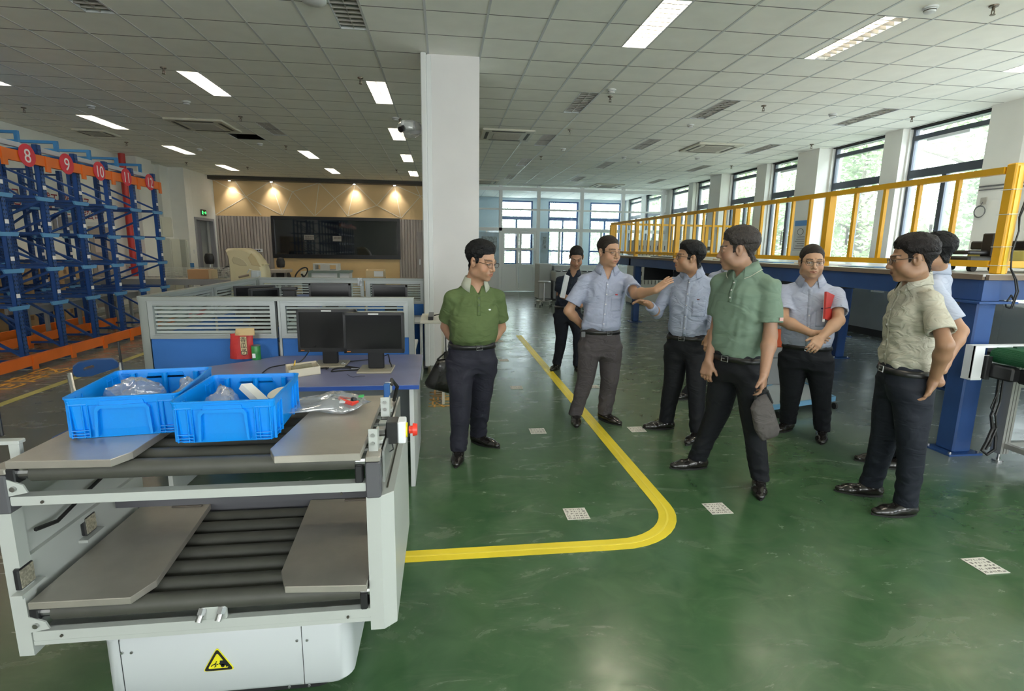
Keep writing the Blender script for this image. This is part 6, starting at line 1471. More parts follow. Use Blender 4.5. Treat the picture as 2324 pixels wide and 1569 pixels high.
        for a in C8:
            for d in range(3):
                if a[d]: continue
                b = list(a); b[d] = 1; b = tuple(b); va, vb = val[a], val[b]; m = (va < 0) != (vb < 0)
                t = np.where(m, va/np.where(va == vb, 1, va-vb), 0); q = np.tile(np.array(a, float), (len(idx), 1)); q[:, d] = t
                ps[m] += q[m]; wt[m] += 1
        ps /= wt[:, None]; V = np.empty_like(ps)
        for d in range(3): A = s.ax[d]; i = idx[:, d]; V[:, d] = A[i]+ps[:, d]*(A[i+1]-A[i])
        quads = []
        for d in range(3):
            e1, e2 = (d+1) % 3, (d+2) % 3
            sl0 = [slice(1, -1)]*3; sl0[d] = slice(0, -1); sl1 = list(sl0); sl1[d] = slice(1, None)
            n0 = neg[tuple(sl0)]; n1 = neg[tuple(sl1)]; m = np.argwhere(n0 != n1); fl = n0[n0 != n1]
            off = np.ones(3, int); off[d] = 0; m = m+off
            def g(o1, o2): q = m.copy(); q[:, e1] -= o1; q[:, e2] -= o2; return vid[q[:, 0], q[:, 1], q[:, 2]]
            Q = np.stack([g(1, 1), g(0, 1), g(0, 0), g(1, 0)], 1); Q[~fl] = Q[~fl][:, ::-1]; quads.append(Q)
        Q = np.concatenate(quads); Q = Q[(Q >= 0).all(1)]
        me = bpy.data.meshes.new(name); me.vertices.add(len(V)); me.vertices.foreach_set('co', V.astype(np.float32).ravel())
        me.loops.add(Q.size); me.loops.foreach_set('vertex_index', Q.astype(np.int32).ravel()); me.polygons.add(len(Q))
        me.polygons.foreach_set('loop_start', np.arange(0, Q.size, 4, dtype=np.int32)); me.polygons.foreach_set('loop_total', np.full(len(Q), 4, np.int32))
        me.polygons.foreach_set('use_smooth', np.ones(len(Q), bool)); me.update(calc_edges=True)
        if colf is not None:
            c = colf(V); at = me.attributes.new('Col', 'FLOAT_COLOR', 'POINT'); at.data.foreach_set('color', np.concatenate([c, np.ones((len(c), 1))], 1).astype(np.float32).ravel())
        for m_ in (mats if isinstance(mats, list) else [mats]): me.materials.append(m_)
        return bpy.data.objects.new(name, me)

def axis(lo, hi, h, fine=()):
    r = [lo]
    while r[-1] < hi:
        st = h
        for a, b, f in fine:
            if a-h <= r[-1] <= b: st = min(st, f)
        r.append(r[-1]+st)
    return np.array(r)
def attr_mat(name, rough=.5, sss=0.0, bump=0, bscale=200, sheen=0):
    m = bpy.data.materials.new(name); m.use_nodes = True; nt = m.node_tree; b = nt.nodes['Principled BSDF']
    a = nt.nodes.new('ShaderNodeAttribute'); a.attribute_name = 'Col'; nt.links.new(a.outputs['Color'], b.inputs['Base Color'])
    b.inputs['Roughness'].default_value = rough; b.inputs['Subsurface Weight'].default_value = sss; b.inputs['Subsurface Radius'].default_value = (.012, .005, .003); b.inputs['Subsurface Scale'].default_value = 1
    if bump:
        tc = nt.nodes.new('ShaderNodeTexCoord'); n = nt.nodes.new('ShaderNodeTexNoise'); n.inputs['Scale'].default_value = bscale; bp = nt.nodes.new('ShaderNodeBump'); bp.inputs['Strength'].default_value = bump; bp.inputs['Distance'].default_value = .002
        nt.links.new(tc.outputs['Object'], n.inputs[0]); nt.links.new(n.outputs[0], bp.inputs['Height']); nt.links.new(bp.outputs[0], b.inputs['Normal'])
    return m
skin_m = attr_mat('skin', .48, .08, .15, 220)
def cloth(name, col, rough=.8, fold=.5, fscale=9, var=.06):
    # woven cloth with wrinkle bump
    if name in MATS: return MATS[name]
    m = mat(name, col, rough, var=var, vscale=5, spec=.25); nt = m.node_tree; b = nt.nodes['Principled BSDF']
    tc = nt.nodes.new('ShaderNodeTexCoord'); mp = nt.nodes.new('ShaderNodeMapping'); mp.inputs['Rotation'].default_value = (.3, .5, .2); mp.inputs['Scale'].default_value = (1, 1, 1.8)
    n = nt.nodes.new('ShaderNodeTexNoise'); n.inputs['Scale'].default_value = fscale*.8; n.inputs['Detail'].default_value = 2.0; n.inputs['Distortion'].default_value = 1.6
    rp = nt.nodes.new('ShaderNodeValToRGB'); rp.color_ramp.interpolation = 'EASE'; rp.color_ramp.elements[0].position = .36; rp.color_ramp.elements[1].position = .64
    bp = nt.nodes.new('ShaderNodeBump'); bp.inputs['Strength'].default_value = fold*.75; bp.inputs['Distance'].default_value = .012
    nt.links.new(tc.outputs['Object'], mp.inputs[0]); nt.links.new(mp.outputs[0], n.inputs[0]); nt.links.new(n.outputs[0], rp.inputs[0]); nt.links.new(rp.outputs[0], bp.inputs['Height']); nt.links.new(bp.outputs[0], b.inputs['Normal'])
    return m
def hair_mat(name, col):
    m = mat(name, col, .5, var=.5, vscale=220, stretch=(1, 1, .25), bump=.55, bscale=380, spec=.22); return m
leather = mat('polished_black_leather', (.012, .010, .009), .22, bump=.15, bscale=40, coat=.3)
sole_m = mat('black_rubber_sole', (.01, .01, .01), .6); belt_m = mat('black_leather_belt', (.012, .012, .013), .35)
lens_m = glass_mat('spectacle_lens', (.97, .98, .98), .08); rim_m = mat('dark_metal_rim', (.06, .045, .04), .3, metal=.8)
button_m = mat('shirt_button', (.70, .70, .68), .4); eye_w = mat('eye_white', (.62, .58, .54), .25); iris_m = mat('dark_iris', (.02, .012, .008), .15)

def V3(p): return np.array(p, float)
def head_frame(c, yaw, pitch, roll=0):
    # yaw: direction faced on the floor plane, degrees from -Y (towards the camera), positive towards +X; pitch: positive looks down
    a = math.radians(yaw); f = Vector((math.sin(a), -math.cos(a), 0)); r = Vector((math.cos(a), math.sin(a), 0))   # r: towards the person's left hand side on the picture's right when yaw = 0
    M = Matrix.Rotation(math.radians(pitch), 3, r) if True else None
    f = Matrix.Rotation(math.radians(pitch), 3, r) @ f
    u = r.cross(f)
    if u.z < 0: u = -u
    q = Matrix.Rotation(math.radians(roll), 3, f); r = q @ r; u = q @ u
    return np.array([r, f, u], float).T     # columns r, f, u

def person(P):
    """P: dict of joints (world points) and looks."""
    J = {k: V3(v) for k, v in P['J'].items()}
    lo = np.min(list(J.values()), 0)-.22; hi = np.max(list(J.values()), 0)+.22; lo[2] = 0
    b = P.get('build', 1.0); ty = math.radians(P['torso']); tf = np.array([math.sin(ty), -math.cos(ty), 0]); tr = np.array([math.cos(ty), math.sin(ty), 0])
    root = thing('person', (float(J['pelvis'][0]), float(J['pelvis'][1]), 0), P['label'], 'person'); rl = ROOTLOC[root.name]
    def link(o, nm, parent=root):
        COL.objects.link(o); o.data.transform(Matrix.Translation(-rl)); setparent(o, parent); ROOTLOC[o.name] = rl; return o
    Hc = J['head']; HM = head_frame(Hc, *P['face']); hs = P.get('hs', 1.0)
    def h(x, y, z): return Hc+HM@(np.array([x, y, z])*hs)
    nb = J['neck']; pel = J['pelvis']; ch = P.get('belly', 0.0)
    # ---- body (skin)
    hz = (Hc[2]-.17, Hc[2]+.17, .0032); fx = [(Hc[0]-.13, Hc[0]+.13, .0032)]; fy = [(Hc[1]-.15, Hc[1]+.15, .0032)]; fz = [hz]
    for s_ in 'RL':
        w = J[s_+'hand'] if s_+'hand' in J else J[s_+'wr']
        if not P.get(s_+'hide'):
            fx.append((w[0]-.10, w[0]+.10, .0045)); fy.append((w[1]-.10, w[1]+.10, .0045)); fz.append((w[2]-.12, w[2]+.12, .0045))
    B = Field([axis(lo[0], hi[0], .011, fx), axis(lo[1], hi[1], .011, fy), axis(0.03, hi[2], .013, fz)])
    def E(c, R, k=.012, op='u'): B.ell(h(*c), [r*hs for r in R], HM, k*hs, op)
    def Cn(a, c, ra, rb, k=.01, op='u'): B.cone(h(*a), h(*c), ra*hs, rb*hs, k*hs, op, pad=.02)
    jw = P.get('jaw', 1.0)
    E((0, -.018, .045), (.074, .093, .078), .0)
    E((0, .022, -.012), (.064*jw, .070, .085), .02); E((0, .030, -.072), (.048*jw, .050, .040), .025); E((0, .066, -.098), (.022*jw, .020, .016), .02)
    for s_ in (-1, 1):
        E((s_*.040*jw, .050, -.038), (.027, .027, .030), .02); Cn((s_*.012, .086, .022), (s_*.046, .074, .020), .009, .008, .012)
        E((s_*.052*jw, .010, -.070), (.018, .035, .028), .02)
    for s_ in (-1, 1): E((s_*.031, .096, .002), (.017, .014, .011), .010, 'c')
    for s_ in (-1, 1): E((s_*.031, .074, .001), (.017, .0145, .0125), .004)
    Cn((0, .086, .012), (0, .107, -.030), .0065, .0105, .012); E((0, .104, -.034), (.011, .011, .009), .006)
    for s_ in (-1, 1): E((s_*.0125, .094, -.036), (.0075, .010, .0075), .005)
    E((0, .078, -.062), (.030, .018, .022), .015)
    Cn((-.020, .086, -.0595), (.020, .086, -.0595), .0045, .0045, .004); Cn((0, .094, -.0585), (0, .094, -.0585), .005, .005, .006); Cn((-.015, .088, -.0705), (.015, .088, -.0705), .0058, .0058, .005)
    if P.get('smile'): Cn((-.026, .080, -.0635), (-.0, .098, -.0655), .0022, .0025, .003, 'c'); Cn((.026, .080, -.0635), (0, .098, -.0655), .0022, .0025, .003, 'c')
    else: Cn((-.022, .092, -.065), (.022, .092, -.065), .0022, .0022, .003, 'c')
    for s_ in (-1, 1):
        E((s_*.076, -.006, -.006), (.009, .019, .032), .006); E((s_*.081, -.012, .004), (.007, .013, .024), .004); E((s_*.084, .002, -.002), (.006, .008, .015), .004, 'c')
    nt_ = h(0, -.022, -.055); B.cone(nt_, nb+[0, 0, -.01], .054*b, .060*b, .03); B.cone(h(0, .0, -.06), nb+tf*.02+[0, 0, .0], .045*b, .05*b, .03)
    B.cone(nb+[0, 0, -.01], nb-[0, 0, .12]+tf*.012, .060*b, .070*b, .02)
    sw = .5*np.linalg.norm(J['Rsh']-J['Lsh']); zt_ = nb[2]-.05
    B.tower([(pel[2]+.0, pel[0], pel[1], .10*b, .07*b, ty), (pel[2]+.12, pel[0]*.8+nb[0]*.2, pel[1]*.8+nb[1]*.2, .13*b, .09*b, ty), (zt_-.2, nb[0]*.8+pel[0]*.2, nb[1]*.8+pel[1]*.2, .15*b, .10*b, ty), (zt_-.08, nb[0], nb[1], .11*b, .07*b, ty)], .02)
    for s_ in 'RL':
        B.cone(J[s_+'sh']-[0, 0, .01], nb-[0, 0, .09], .034, .045, .03)
        B.cone(J[s_+'sh'], J[s_+'el'], .043*b, .037*b, .03); m = J[s_+'el']*.72+J[s_+'wr']*.28
        B.cone(J[s_+'el'], m, .038*b, .041*b, .025); B.cone(m, J[s_+'wr'], .040*b, .026, .025)
        B.cone(J[s_+'hip']-[0, 0, .03], J[s_+'kn'], .05, .042, .02); B.cone(J[s_+'kn'], J[s_+'an'], .045, .03, .02)
        if P.get(s_+'hide'): B.cone(J[s_+'wr'], J[s_+'wr']+(J[s_+'wr']-J[s_+'el'])*.2, .026, .03, .02); continue
        # hand: palm, four unequal bent fingers, thumb leaving the side of the palm
        H = P[s_+'h']; D = V3(H['dir']); D /= np.linalg.norm(D); N_ = V3(H['palm']); N_ -= D*(N_@D); N_ /= np.linalg.norm(N_)
        T_ = np.cross(D, N_)*(1 if H.get('thumb', 1) > 0 else -1); W = J[s_+'wr']; q = .95
        wc_ = W+D*.02; B.cone(W, wc_, .025, .024, .015, flat=(N_, .8))
        for u in (-.030, -.011, .011, .029): B.cone(W+D*.022+T_*u*.75, W+D*.088*q+T_*u, .0155, .0125, .012)
        B.cone(W+D*.02+T_*.02, W+D*.045+T_*.034+N_*.006, .018, .015, .012)
        cu = H.get('curl', 35)
        for i, (u, L) in enumerate(((.029, .070), (.0098, .080), (-.0098, .074), (-.029, .058))):
            p = W+D*.088*q+T_*u; c0 = math.radians(cu*H.get('k1', .55)+(i-1.5)*4); ang = 0; spread = T_*u*H.get('spread', 1.2)
            dv = D+spread*2.2; dv /= np.linalg.norm(dv); r0 = .0092
            for sgm, (fr, rr0, rr1) in enumerate(((.45, .0092, .0085), (.30, .0085, .0078), (.25, .0078, .0066))):
                ang += c0 if sgm == 0 else math.radians(cu)*(1-.2*sgm)
                dd = dv*math.cos(ang)+N_*math.sin(ang); p2 = p+dd*L*fr; B.cone(p, p2, rr0, rr1, .0045, pad=.012); p = p2
        tb = W+D*.035+T_*.030+N_*.004; td = T_*H.get('tout', .75)+D*.75+N_*.30; td /= np.linalg.norm(td); p2 = tb+td*.034; B.cone(tb, p2, .0125, .0105, .008, pad=.012)
        td2 = td+D*.4+N_*.15-T_*.25; td2 /= np.linalg.norm(td2); B.cone(p2, p2+td2*.028, .0105, .0082, .004, pad=.012)
    sk = V3(P.get('skin', (.42, .235, .145)))
    def colf(V):
        L = (V-Hc)@HM/hs; c = np.tile(sk, (len(V), 1)); x, y, z = L[:, 0], L[:, 1], L[:, 2]; hd = (np.abs(x) < .1) & (y > .03) & (np.abs(z) < .12)
        lip = hd & (y > .07) & (np.abs(z+.0645) < .0105-.25*np.abs(x)) & (np.abs(x) < .025); c[lip] = sk*np.array([.86, .58, .60])
        gap = hd & (y > .07) & (np.abs(z+.065) < .0018) & (np.abs(x) < .021); c[gap] = sk*.3
        if P.get('smile'): c[gap & (np.abs(x) < .012)] = sk*.8
        br = hd & (np.abs(z-(.0235+.10*(.030-np.abs(np.abs(x)-.034)))) < .0042) & (np.abs(x) > .013) & (np.abs(x) < .052); c[br] = sk*.22
        ey = hd & (np.abs(z-.0005) < .0040+.0*x) & (np.abs(np.abs(x)-.031) < .0145) & (y > .06); c[ey] = (.05, .03, .025)
        wh = hd & (np.abs(z-.0) < .0030) & (np.abs(np.abs(x)-.031) < .0115) & (np.abs(np.abs(x)-.031) > .0050) & (y > .06); c[wh] = (.45, .40, .37)
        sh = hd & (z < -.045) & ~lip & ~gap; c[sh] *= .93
        ck = hd & (np.abs(z+.03) < .02) & (np.abs(np.abs(x)-.045) < .018); c[ck] *= np.array([1.06, .96, .94])
        st = (np.abs(x) < .085) & (y < .06) & (z > .02) & (z < .14) & (y > -.1); 
        return np.clip(c, 0, 1)
    body = B.mesh('body', skin_m, colf); link(body, 'body')
    # ---- hair
    hc = P['hair']; hsl = [slice(int(np.searchsorted(a, c-.128)), int(np.searchsorted(a, c+.128))) for a, c in zip(B.ax, Hc)]; hsl[2] = slice(int(np.searchsorted(B.ax[2], Hc[2]-.13)), int(np.searchsorted(B.ax[2], Hc[2]+.168))); Hf = Field([a[q] for a, q in zip(B.ax, hsl)]); Hf.F = B.F[tuple(hsl)].copy()
    th = hc.get('t', .014)
    g = np.meshgrid(*Hf.ax, indexing='ij', sparse=True); q = [g[i]-Hc[i] for i in range(3)]
    l = [(HM[0, i]*q[0]+HM[1, i]*q[1]+HM[2, i]*q[2])/hs for i in range(3)]
    hl = hc.get('line', .070)+.006
    zf = l[2]; yf_ = l[1]
    front = yf_-(.043+np.maximum(0, zf-.032)*(.030/(hl-.032)+.12)*1.0)+.40*np.clip(np.abs(l[0])-.020, 0, .028)-.35*np.maximum(np.abs(l[0])-.052, 0)
    zl_ = np.where(yf_ > .004, -.012, np.where(yf_ > -.030, .022, .022+(yf_+.030)*2.3)); zl_ = np.maximum(zl_, -hc.get('nape', .075))
    side = zl_-zf; side = np.where((yf_ > .004) & (zf < .03), np.maximum(side, np.abs(yf_-.016)-.014), side)
    side = np.maximum(side, np.where(zf < .030, np.abs(l[0])-.0765, -1)); keep = np.maximum(front, side)
    tp = th*np.clip(-keep/.035, .15, 1)*(.55+.45*np.clip((l[2]+.02)/.09, 0, 1))
    if hc.get('quiff') is not None: tp = tp+.014*np.exp(-((l[0]-hc['quiff'])**2/.0016+(l[1]-.045)**2/.0012+(l[2]-.10)**2/.0016))
    Hf.F = np.maximum(Hf.F-tp-.0012, keep).astype(np.float32)
    Hf.noise(hc.get('rough', .0025), 85, P['seed'], aniso=(1, 1, .35)); Hf.noise(hc.get('rough', .0025)*.8, 230, P['seed']+5, aniso=(1.3, 1.3, .3))
    hr = Hf.mesh('hair', hair_mat(hc['m'], hc['c'])); link(hr, 'hair')
    # ---- shirt
    sc = P['shirt']; slv = sc.get('sleeve', .62); zb_ = sc['hem']; waist = V3(P.get('waist', pel))
    Sh = Field([axis(lo[0], hi[0], .0065), axis(lo[1], hi[1], .0065), axis(zb_-.05, nb[2]+.08, .0065)])
    bw = sc.get('w', .165)*b; bd = sc.get('d', .115)*b
    z0 = zb_; z1 = nb[2]-.06; mz = lambda u: z0+(z1-z0)*u
    def cxy(u, f=0): p = waist*(1-u)+nb*u; return p[0]+tf[0]*f, p[1]+tf[1]*f
    st = [(z0, *cxy(0, ch*.35), bw*.96, bd*.98+ch*.25, ty), (mz(.08), *cxy(.08, ch*.5), bw*1.04, bd*1.08+ch*.5, ty), (mz(.3), *cxy(.3, ch*.6), bw*1.03, bd*1.05+ch*.6, ty), (mz(.6), *cxy(.6, .012), bw*1.08, bd*1.02, ty), (mz(.80), *cxy(.80, .008), min(sw*.93, bw*1.10), bd*.95, ty), (mz(.90), *cxy(.90, 0), sw*.70, bd*.74, ty), (mz(.965), *cxy(.97, 0), sw*.42, bd*.60, ty)]
    Sh.tower(st, 0.0, 2.3); Sh.cone(nb-[0, 0, .08], nb-[0, 0, .022], .085*b, .060*b, .05)
    sr = sc.get('sr', .066)*b
    Sl = Field(Sh.ax); CUT = []
    def nz_(f, w=1.3): fo = sc.get('fold', .004)*w; f.noise(fo, 22, P['seed']+1, aniso=(1, 1, .8)); f.noise(fo*.55, 52, P['seed']+2, aniso=(1, 1, 1.4)); f.noise(.005, 34, P['seed']+3, z0-.02, z0+.14, (1.4, 1.4, .1))
    for s_ in 'RL':
        sh, el, wr = J[s_+'sh'], J[s_+'el'], J[s_+'wr']; Sh.cone(nb-[0, 0, .060], sh-[0, 0, .004], .052, .044*b, .05)
        if slv <= 1: e = sh+(el-sh)*(slv+.12); Sl.cone(sh-[0, 0, .006], e, .050*b, sr, 0); hemc = sh+(el-sh)*slv; ax_ = (el-sh)/np.linalg.norm(el-sh); rr = sr
        else: e = el+(wr-el)*(slv-.96); Sl.cone(sh-[0, 0, .006], el, .051*b, .048*b, 0); Sl.cone(el, e, .050*b, .041*b, .015); hemc = el+(wr-el)*(slv-1); ax_ = (wr-el)/np.linalg.norm(wr-el); rr = .042*b
        CUT.append((hemc, ax_, (.050*b+(sr-.050*b)*slv/(slv+.12)) if slv <= 1 else .041*b+.003))
    nz_(Sl, .7)
    for hemc, ax_, rr in CUT:
        ix, g = Sl.sub(hemc-.16, hemc+.16)
        q = [g[i]-hemc[i] for i in range(3)]; t = sum(q[i]*ax_[i] for i in range(3)); rad = np.sqrt(np.maximum(0, sum(q[i]**2 for i in range(3))-t*t))
        Sl.F[ix] = np.where((rad < .125), np.maximum(Sl.F[ix], t), Sl.F[ix])
        Sl.carve(ix, np.maximum(rad-(rr-.016), -(t+.03)).astype(np.float32), .004)
    nz_(Sh)
    h_ = np.clip(.5+.5*(Sh.F-Sl.F)/.03, 0, 1); Sh.F = Sh.F+(Sl.F-Sh.F)*h_-.03*h_*(1-h_); del Sl
    # neck opening and V
    Sh.cone(nb-[0, 0, .012]+tf*.004, nb+[0, 0, .10]+tf*.0, .062*b, .066*b, .004, 'c')
    vd = sc.get('v', .07)
    for u in np.linspace(0, 1, 7): p = nb+tf*(.045+.045*u)*b-[0, 0, .02+vd*u]; Sh.cone(p, p+tf*.08, .030*(1-u)+.004, .03*(1-u)+.004, .004, 'c')
    ix, g = Sh.sub([lo[0], lo[1], zb_-.06], [hi[0], hi[1], zb_+.0]); 
    shirt = Sh.mesh('shirt', sc['m']); link(shirt, 'shirt')
    # collar: a stand with folded wings
    cm_ = sc.get('cm', sc['m']); mbc = MB(); rows = []; n = 34; op_ = math.radians(sc.get('open', 34)); nn = []
    for i in range(n+1):
        a = op_+(2*PI-2*op_)*i/n; dx = math.cos(a)*tf+math.sin(a)*tr; back = (1-math.cos(a))/2; tip = max(0, 1-min(i, n-i)/7.0)
        base = nb+tf*.004; r0 = .063*b
        bot = base+dx*r0*.98+np.array([0, 0, -.030-.020*(1-back)]); top = base+dx*(r0*.97)+np.array([0, 0, .010+.026*back]); fold_ = base+dx*(r0+.007)+np.array([0, 0, .013+.026*back])
        tgt = base+dx*(r0+.046+.012*tip)+np.array([0, 0, -.012-.016*(1-back)-.048*tip]); oo = nb-np.array([0, 0, .13]); dd_ = tgt-oo; hit = Sh.surf(oo, dd_, .34)
        low_ = tgt if hit is None else V3(hit)+dd_/np.linalg.norm(dd_)*.008
        low_i = low_-dd_/np.linalg.norm(dd_)*.004
        rows.append([bot, top, fold_, low_, low_i, base+dx*(r0+.004)+np.array([0, 0, .006+.018*back])])
    vs = [tuple(p) for r in rows for p in r]; fs = []; m_ = 6
    for i in range(n):
        for k in range(m_-1): fs.append((i*m_+k, (i+1)*m_+k, (i+1)*m_+k+1, i*m_+k+1))
    co = mbc.add(vs, fs).build('collar', cm_, root, smooth='all')
    if sc.get('trim'):
        MB().tube([r[3] for r in rows], .0022, 5).build('collar_trim', sc['trim'], co)
    # placket, buttons, pocket
    def front(u, z, f=tf): o = np.array([*cxy(max(0, min(1, (z-z0)/(z1-z0))))[0:2], z])+tr*u; return Sh.surf(o, f, .32)
    zt2 = nb[2]-.03-vd; zend = z0+.01 if sc.get('full', True) else zt2-.14
    pm_ = sc.get('pm', sc['m']); A_ = []; 
    for k in range(22):
        z = zt2+(zend-zt2)*k/21; l_, r_ = front(-.014, z), front(.014, z)
        if l_ and r_: A_.append((l_+Vector(tf)*.0015, r_+Vector(tf)*.0035))
    if len(A_) > 2:
        vs = [v for p in A_ for v in p]; q = MB().add(vs, [(2*i, 2*i+1, 2*i+3, 2*i+2) for i in range(len(A_)-1)]).build('placket', pm_, shirt, smooth='all'); md = q.modifiers.new('thick', 'SOLIDIFY'); md.thickness = .002
    nbt = 5 if sc.get('full', True) else 3
    for k in range(nbt):
        z = zt2-.01+(zend-zt2)*(k+.15)/nbt; p = front(0, z)
        if p: MB().cyl(p+Vector(tf)*.001, p+Vector(tf)*.006, .0055, 10).build('button', sc.get('bm', button_m), shirt)
    if sc.get('pocket'):
        zc_ = mz(.60); nu, nv = 6, 7; vs = []; okp = True
        for j in range(nv+1):
            for i in range(nu+1):
                p = front(.045+.095*i/nu, zc_-.12*j/nv*(1-.10*abs(i/nu-.5)*0)); okp &= p is not None; vs.append((p or Vector(waist))+Vector(tf)*.003)
        if okp:
            q = MB().add(vs, [(j*(nu+1)+i, j*(nu+1)+i+1, (j+1)*(nu+1)+i+1, (j+1)*(nu+1)+i) for j in range(nv) for i in range(nu)]).build('pocket', sc['m'], shirt, smooth='all'); md = q.modifiers.new('thick', 'SOLIDIFY'); md.thickness = .003
    if sc.get('logo'):
        p = front(.085, mz(.64)); 
        if p: MB().bbox(p.x-.010, p.x+.010, p.y-.006, p.y+.002, p.z-.004, p.z+.006, .001).build('chest_emblem', sc['logo'], shirt)
    # ---- trousers
    tm_ = P['trousers']; wz = P.get('beltz', zb_); Tr = Field([axis(lo[0], hi[0], .008), axis(lo[1], hi[1], .008), axis(.02, wz+.05, .008)])
    for s_ in 'RL':
        hp, kn, an = J[s_+'hip'], J[s_+'kn'], J[s_+'an']; lw = P.get('leg', 1.0)*b
        def at(z):
            if z > kn[2]: u = (z-kn[2])/(hp[2]-kn[2]); return kn+(hp-kn)*u
            u = (z-an[2])/(kn[2]-an[2]); return an+(kn-an)*u
        za = max(.055, an[2]-.03); R = []
        for z, w_ in ((za, .060), (za+.04, .061), (an[2]+.12, .064), (kn[2]-.1, .070), (kn[2], .075), (kn[2]+.12, .086), (hp[2]-.12, .094), (hp[2]-.02, .088)):
            p = at(z); R.append((z, p[0], p[1], w_*lw, w_*lw*1.08, math.radians(P.get(s_+'foot', P['torso']))))
        Tr.tower(R, .02 if s_ == 'L' else 0, 2.2)
    hipc = (J['Rhip']+J['Lhip'])/2; hw = .5*np.linalg.norm((J['Rhip']-J['Lhip'])[:2])+.085*b
    Tr.tower([(hipc[2]-.10, hipc[0], hipc[1], hw*.80, .085*b, ty), (hipc[2]-.02, hipc[0], hipc[1], hw, .118*b, ty), (hipc[2]+.06, *(hipc*.6+waist*.4)[:2], hw*.99, .124*b+ch*.1, ty), (wz+.0, waist[0]+tf[0]*ch*.3, waist[1]+tf[1]*ch*.3, bw*.97, bd*1.0+ch*.2, ty), (wz+.02, waist[0]+tf[0]*ch*.3, waist[1]+tf[1]*ch*.3, bw*.96, bd*.98+ch*.2, ty)], .06, 2.4)
    Tr.noise(.004, 20, P['seed']+7, aniso=(1, 1, .9)); Tr.noise(.0035, 55, P['seed']+8, .04, .32, (.5, .5, 2.0)); Tr.noise(.003, 45, P['seed']+9, hipc[2]-.2, hipc[2]+.08, (.6, .6, 1.6))
    tro = Tr.mesh('trousers', tm_); link(tro, 'trousers')
    # belt
    def ringpt(a, z):
        d = math.cos(a)*tf+math.sin(a)*tr; o = np.array([waist[0]+tf[0]*ch*.3, waist[1]+tf[1]*ch*.3, z]); p = Tr.surf(o, d, .35); return p+Vector(d)*.004 if p else None
    n = 40; rg_ = []
    for zz in (wz-.036, wz-.0):
        rg_.append([ringpt(2*PI*i/n, zz) for i in range(n)])
    if all(p is not None for r in rg_ for p in r):
        vs = [*rg_[0], *rg_[1]]; q = MB().add(vs, [(i, (i+1) % n, n+(i+1) % n, n+i) for i in range(n)]).build('belt', belt_m, root, smooth='all'); md = q.modifiers.new('thick', 'SOLIDIFY'); md.thickness = .006; md.offset = 1
        a = math.radians(P.get('buckle', 0)); p = ringpt(a, wz-.018); d = Vector(math.cos(a)*tf+math.sin(a)*tr); s_ = d.cross(Vector((0, 0, 1))).normalized()
        mb = MB(); p = p+d*.010
        for u, v in ((-1, -1), (1, -1), (1, 1), (-1, 1)): pass
        c4 = [p+s_*(u*.024)+Vector((0, 0, v*.017)) for u, v in ((-1, -1), (1, -1), (1, 1), (-1, 1))]
        mb.tube(c4, .0028, 5, closed=True).cyl(p, p+s_*.024, .0025, 5); mb.build('buckle', mat('steel', (0, 0, 0)), q)
    # ---- shoes
    for s_ in 'RL':
        an = J[s_+'an']; a = math.radians(P.get(s_+'foot', P['torso'])); fd = np.array([math.sin(a), -math.cos(a), 0]); sd = np.array([math.cos(a), math.sin(a), 0]); c = np.array([an[0], an[1], 0])+fd*.03; lift = P.get(s_+'lift', 0)
        c = c+[0, 0, max(0, lift)]
        F = Field([axis(c[0]-.21, c[0]+.21, .0045), axis(c[1]-.21, c[1]+.21, .0045), axis(max(0, c[2])-.02, c[2]+.15, .0045)])
        U = np.array([0, 0, 1.0]); p = lambda y, z, x=0: c+fd*y+U*z+sd*x
        F.cone(p(-.075, .040), p(.0, .045), .036, .038, 0); F.cone(p(.0, .040), p(.085, .028), .039, .042, .03, flat=(U, .85)); F.cone(p(.085, .026), p(.150, .022), .041, .030, .03, flat=(U, .75)); F.cone(p(-.055, .06), p(-.05, .105), .038, .040, .02)
        ix, g = F.sub([-99]*3, [99]*3); zz = g[2]-c[2]; F.F = np.maximum(F.F, (-zz+.010).astype(np.float32)); F.F = np.maximum(F.F, (zz-.115).astype(np.float32))
        so = F.mesh('shoe', leather); link(so, 'shoe')
        S2 = MB(); O = []
        for k in range(28):
            t = 2*PI*k/28; y = math.cos(t); x = math.sin(t); yy = .038+y*.147; wd = .030+.014*math.sin(min(1, max(0, (yy+.11)/.26))*PI)+.004; pp = c+fd*yy+sd*x*wd*(1-max(0, abs(y)-.75)*.6); O.append(pp)
        S2.prism([(q[0], q[1]) for q in O], c[2]+.0005, c[2]+.013); S2.build('sole', sole_m, so)
        lc = MB()
        for k in range(3): y0 = .015+.018*k; lc.bar(p(y0, .083-.008*k, -.016), p(y0+.006, .083-.008*k, .016), .004, .003)
        lc.build('laces', sole_m, so)
    # ---- spectacles
    if P.get('glasses'):
        gm_ = P['glasses']; mb = MB(); lm = MB()
        for s_ in (-1, 1):
            ring = [h(s_*.033+.0255*math.copysign(abs(math.cos(t))**.7, math.cos(t)), .104-.006*abs(math.cos(t)), -.002+.0155*math.copysign(abs(math.sin(t))**.7, math.sin(t))) for t in [k*PI/10 for k in range(20)]]
            mb.tube(ring, .0012*gm_.get('w', 1), 5, closed=True); lm.add(ring, [tuple(range(20))])
            mb.tube([h(s_*.056, .100, .004), h(s_*.070, .075, .006), h(s_*.080, .02, .006), h(s_*.084, -.012, .004), h(s_*.082, -.03, -.012)], .0014*gm_.get('w', 1), 5)
        mb.tube([h(-.009, .106, .003), h(0, .109, .005), h(.009, .106, .003)], .0013, 5)
        gl = mb.build('glasses', gm_.get('m', rim_m), root, smooth=True); lm.build('lenses', lens_m, gl)
    return root, h, Sh, tf, tr
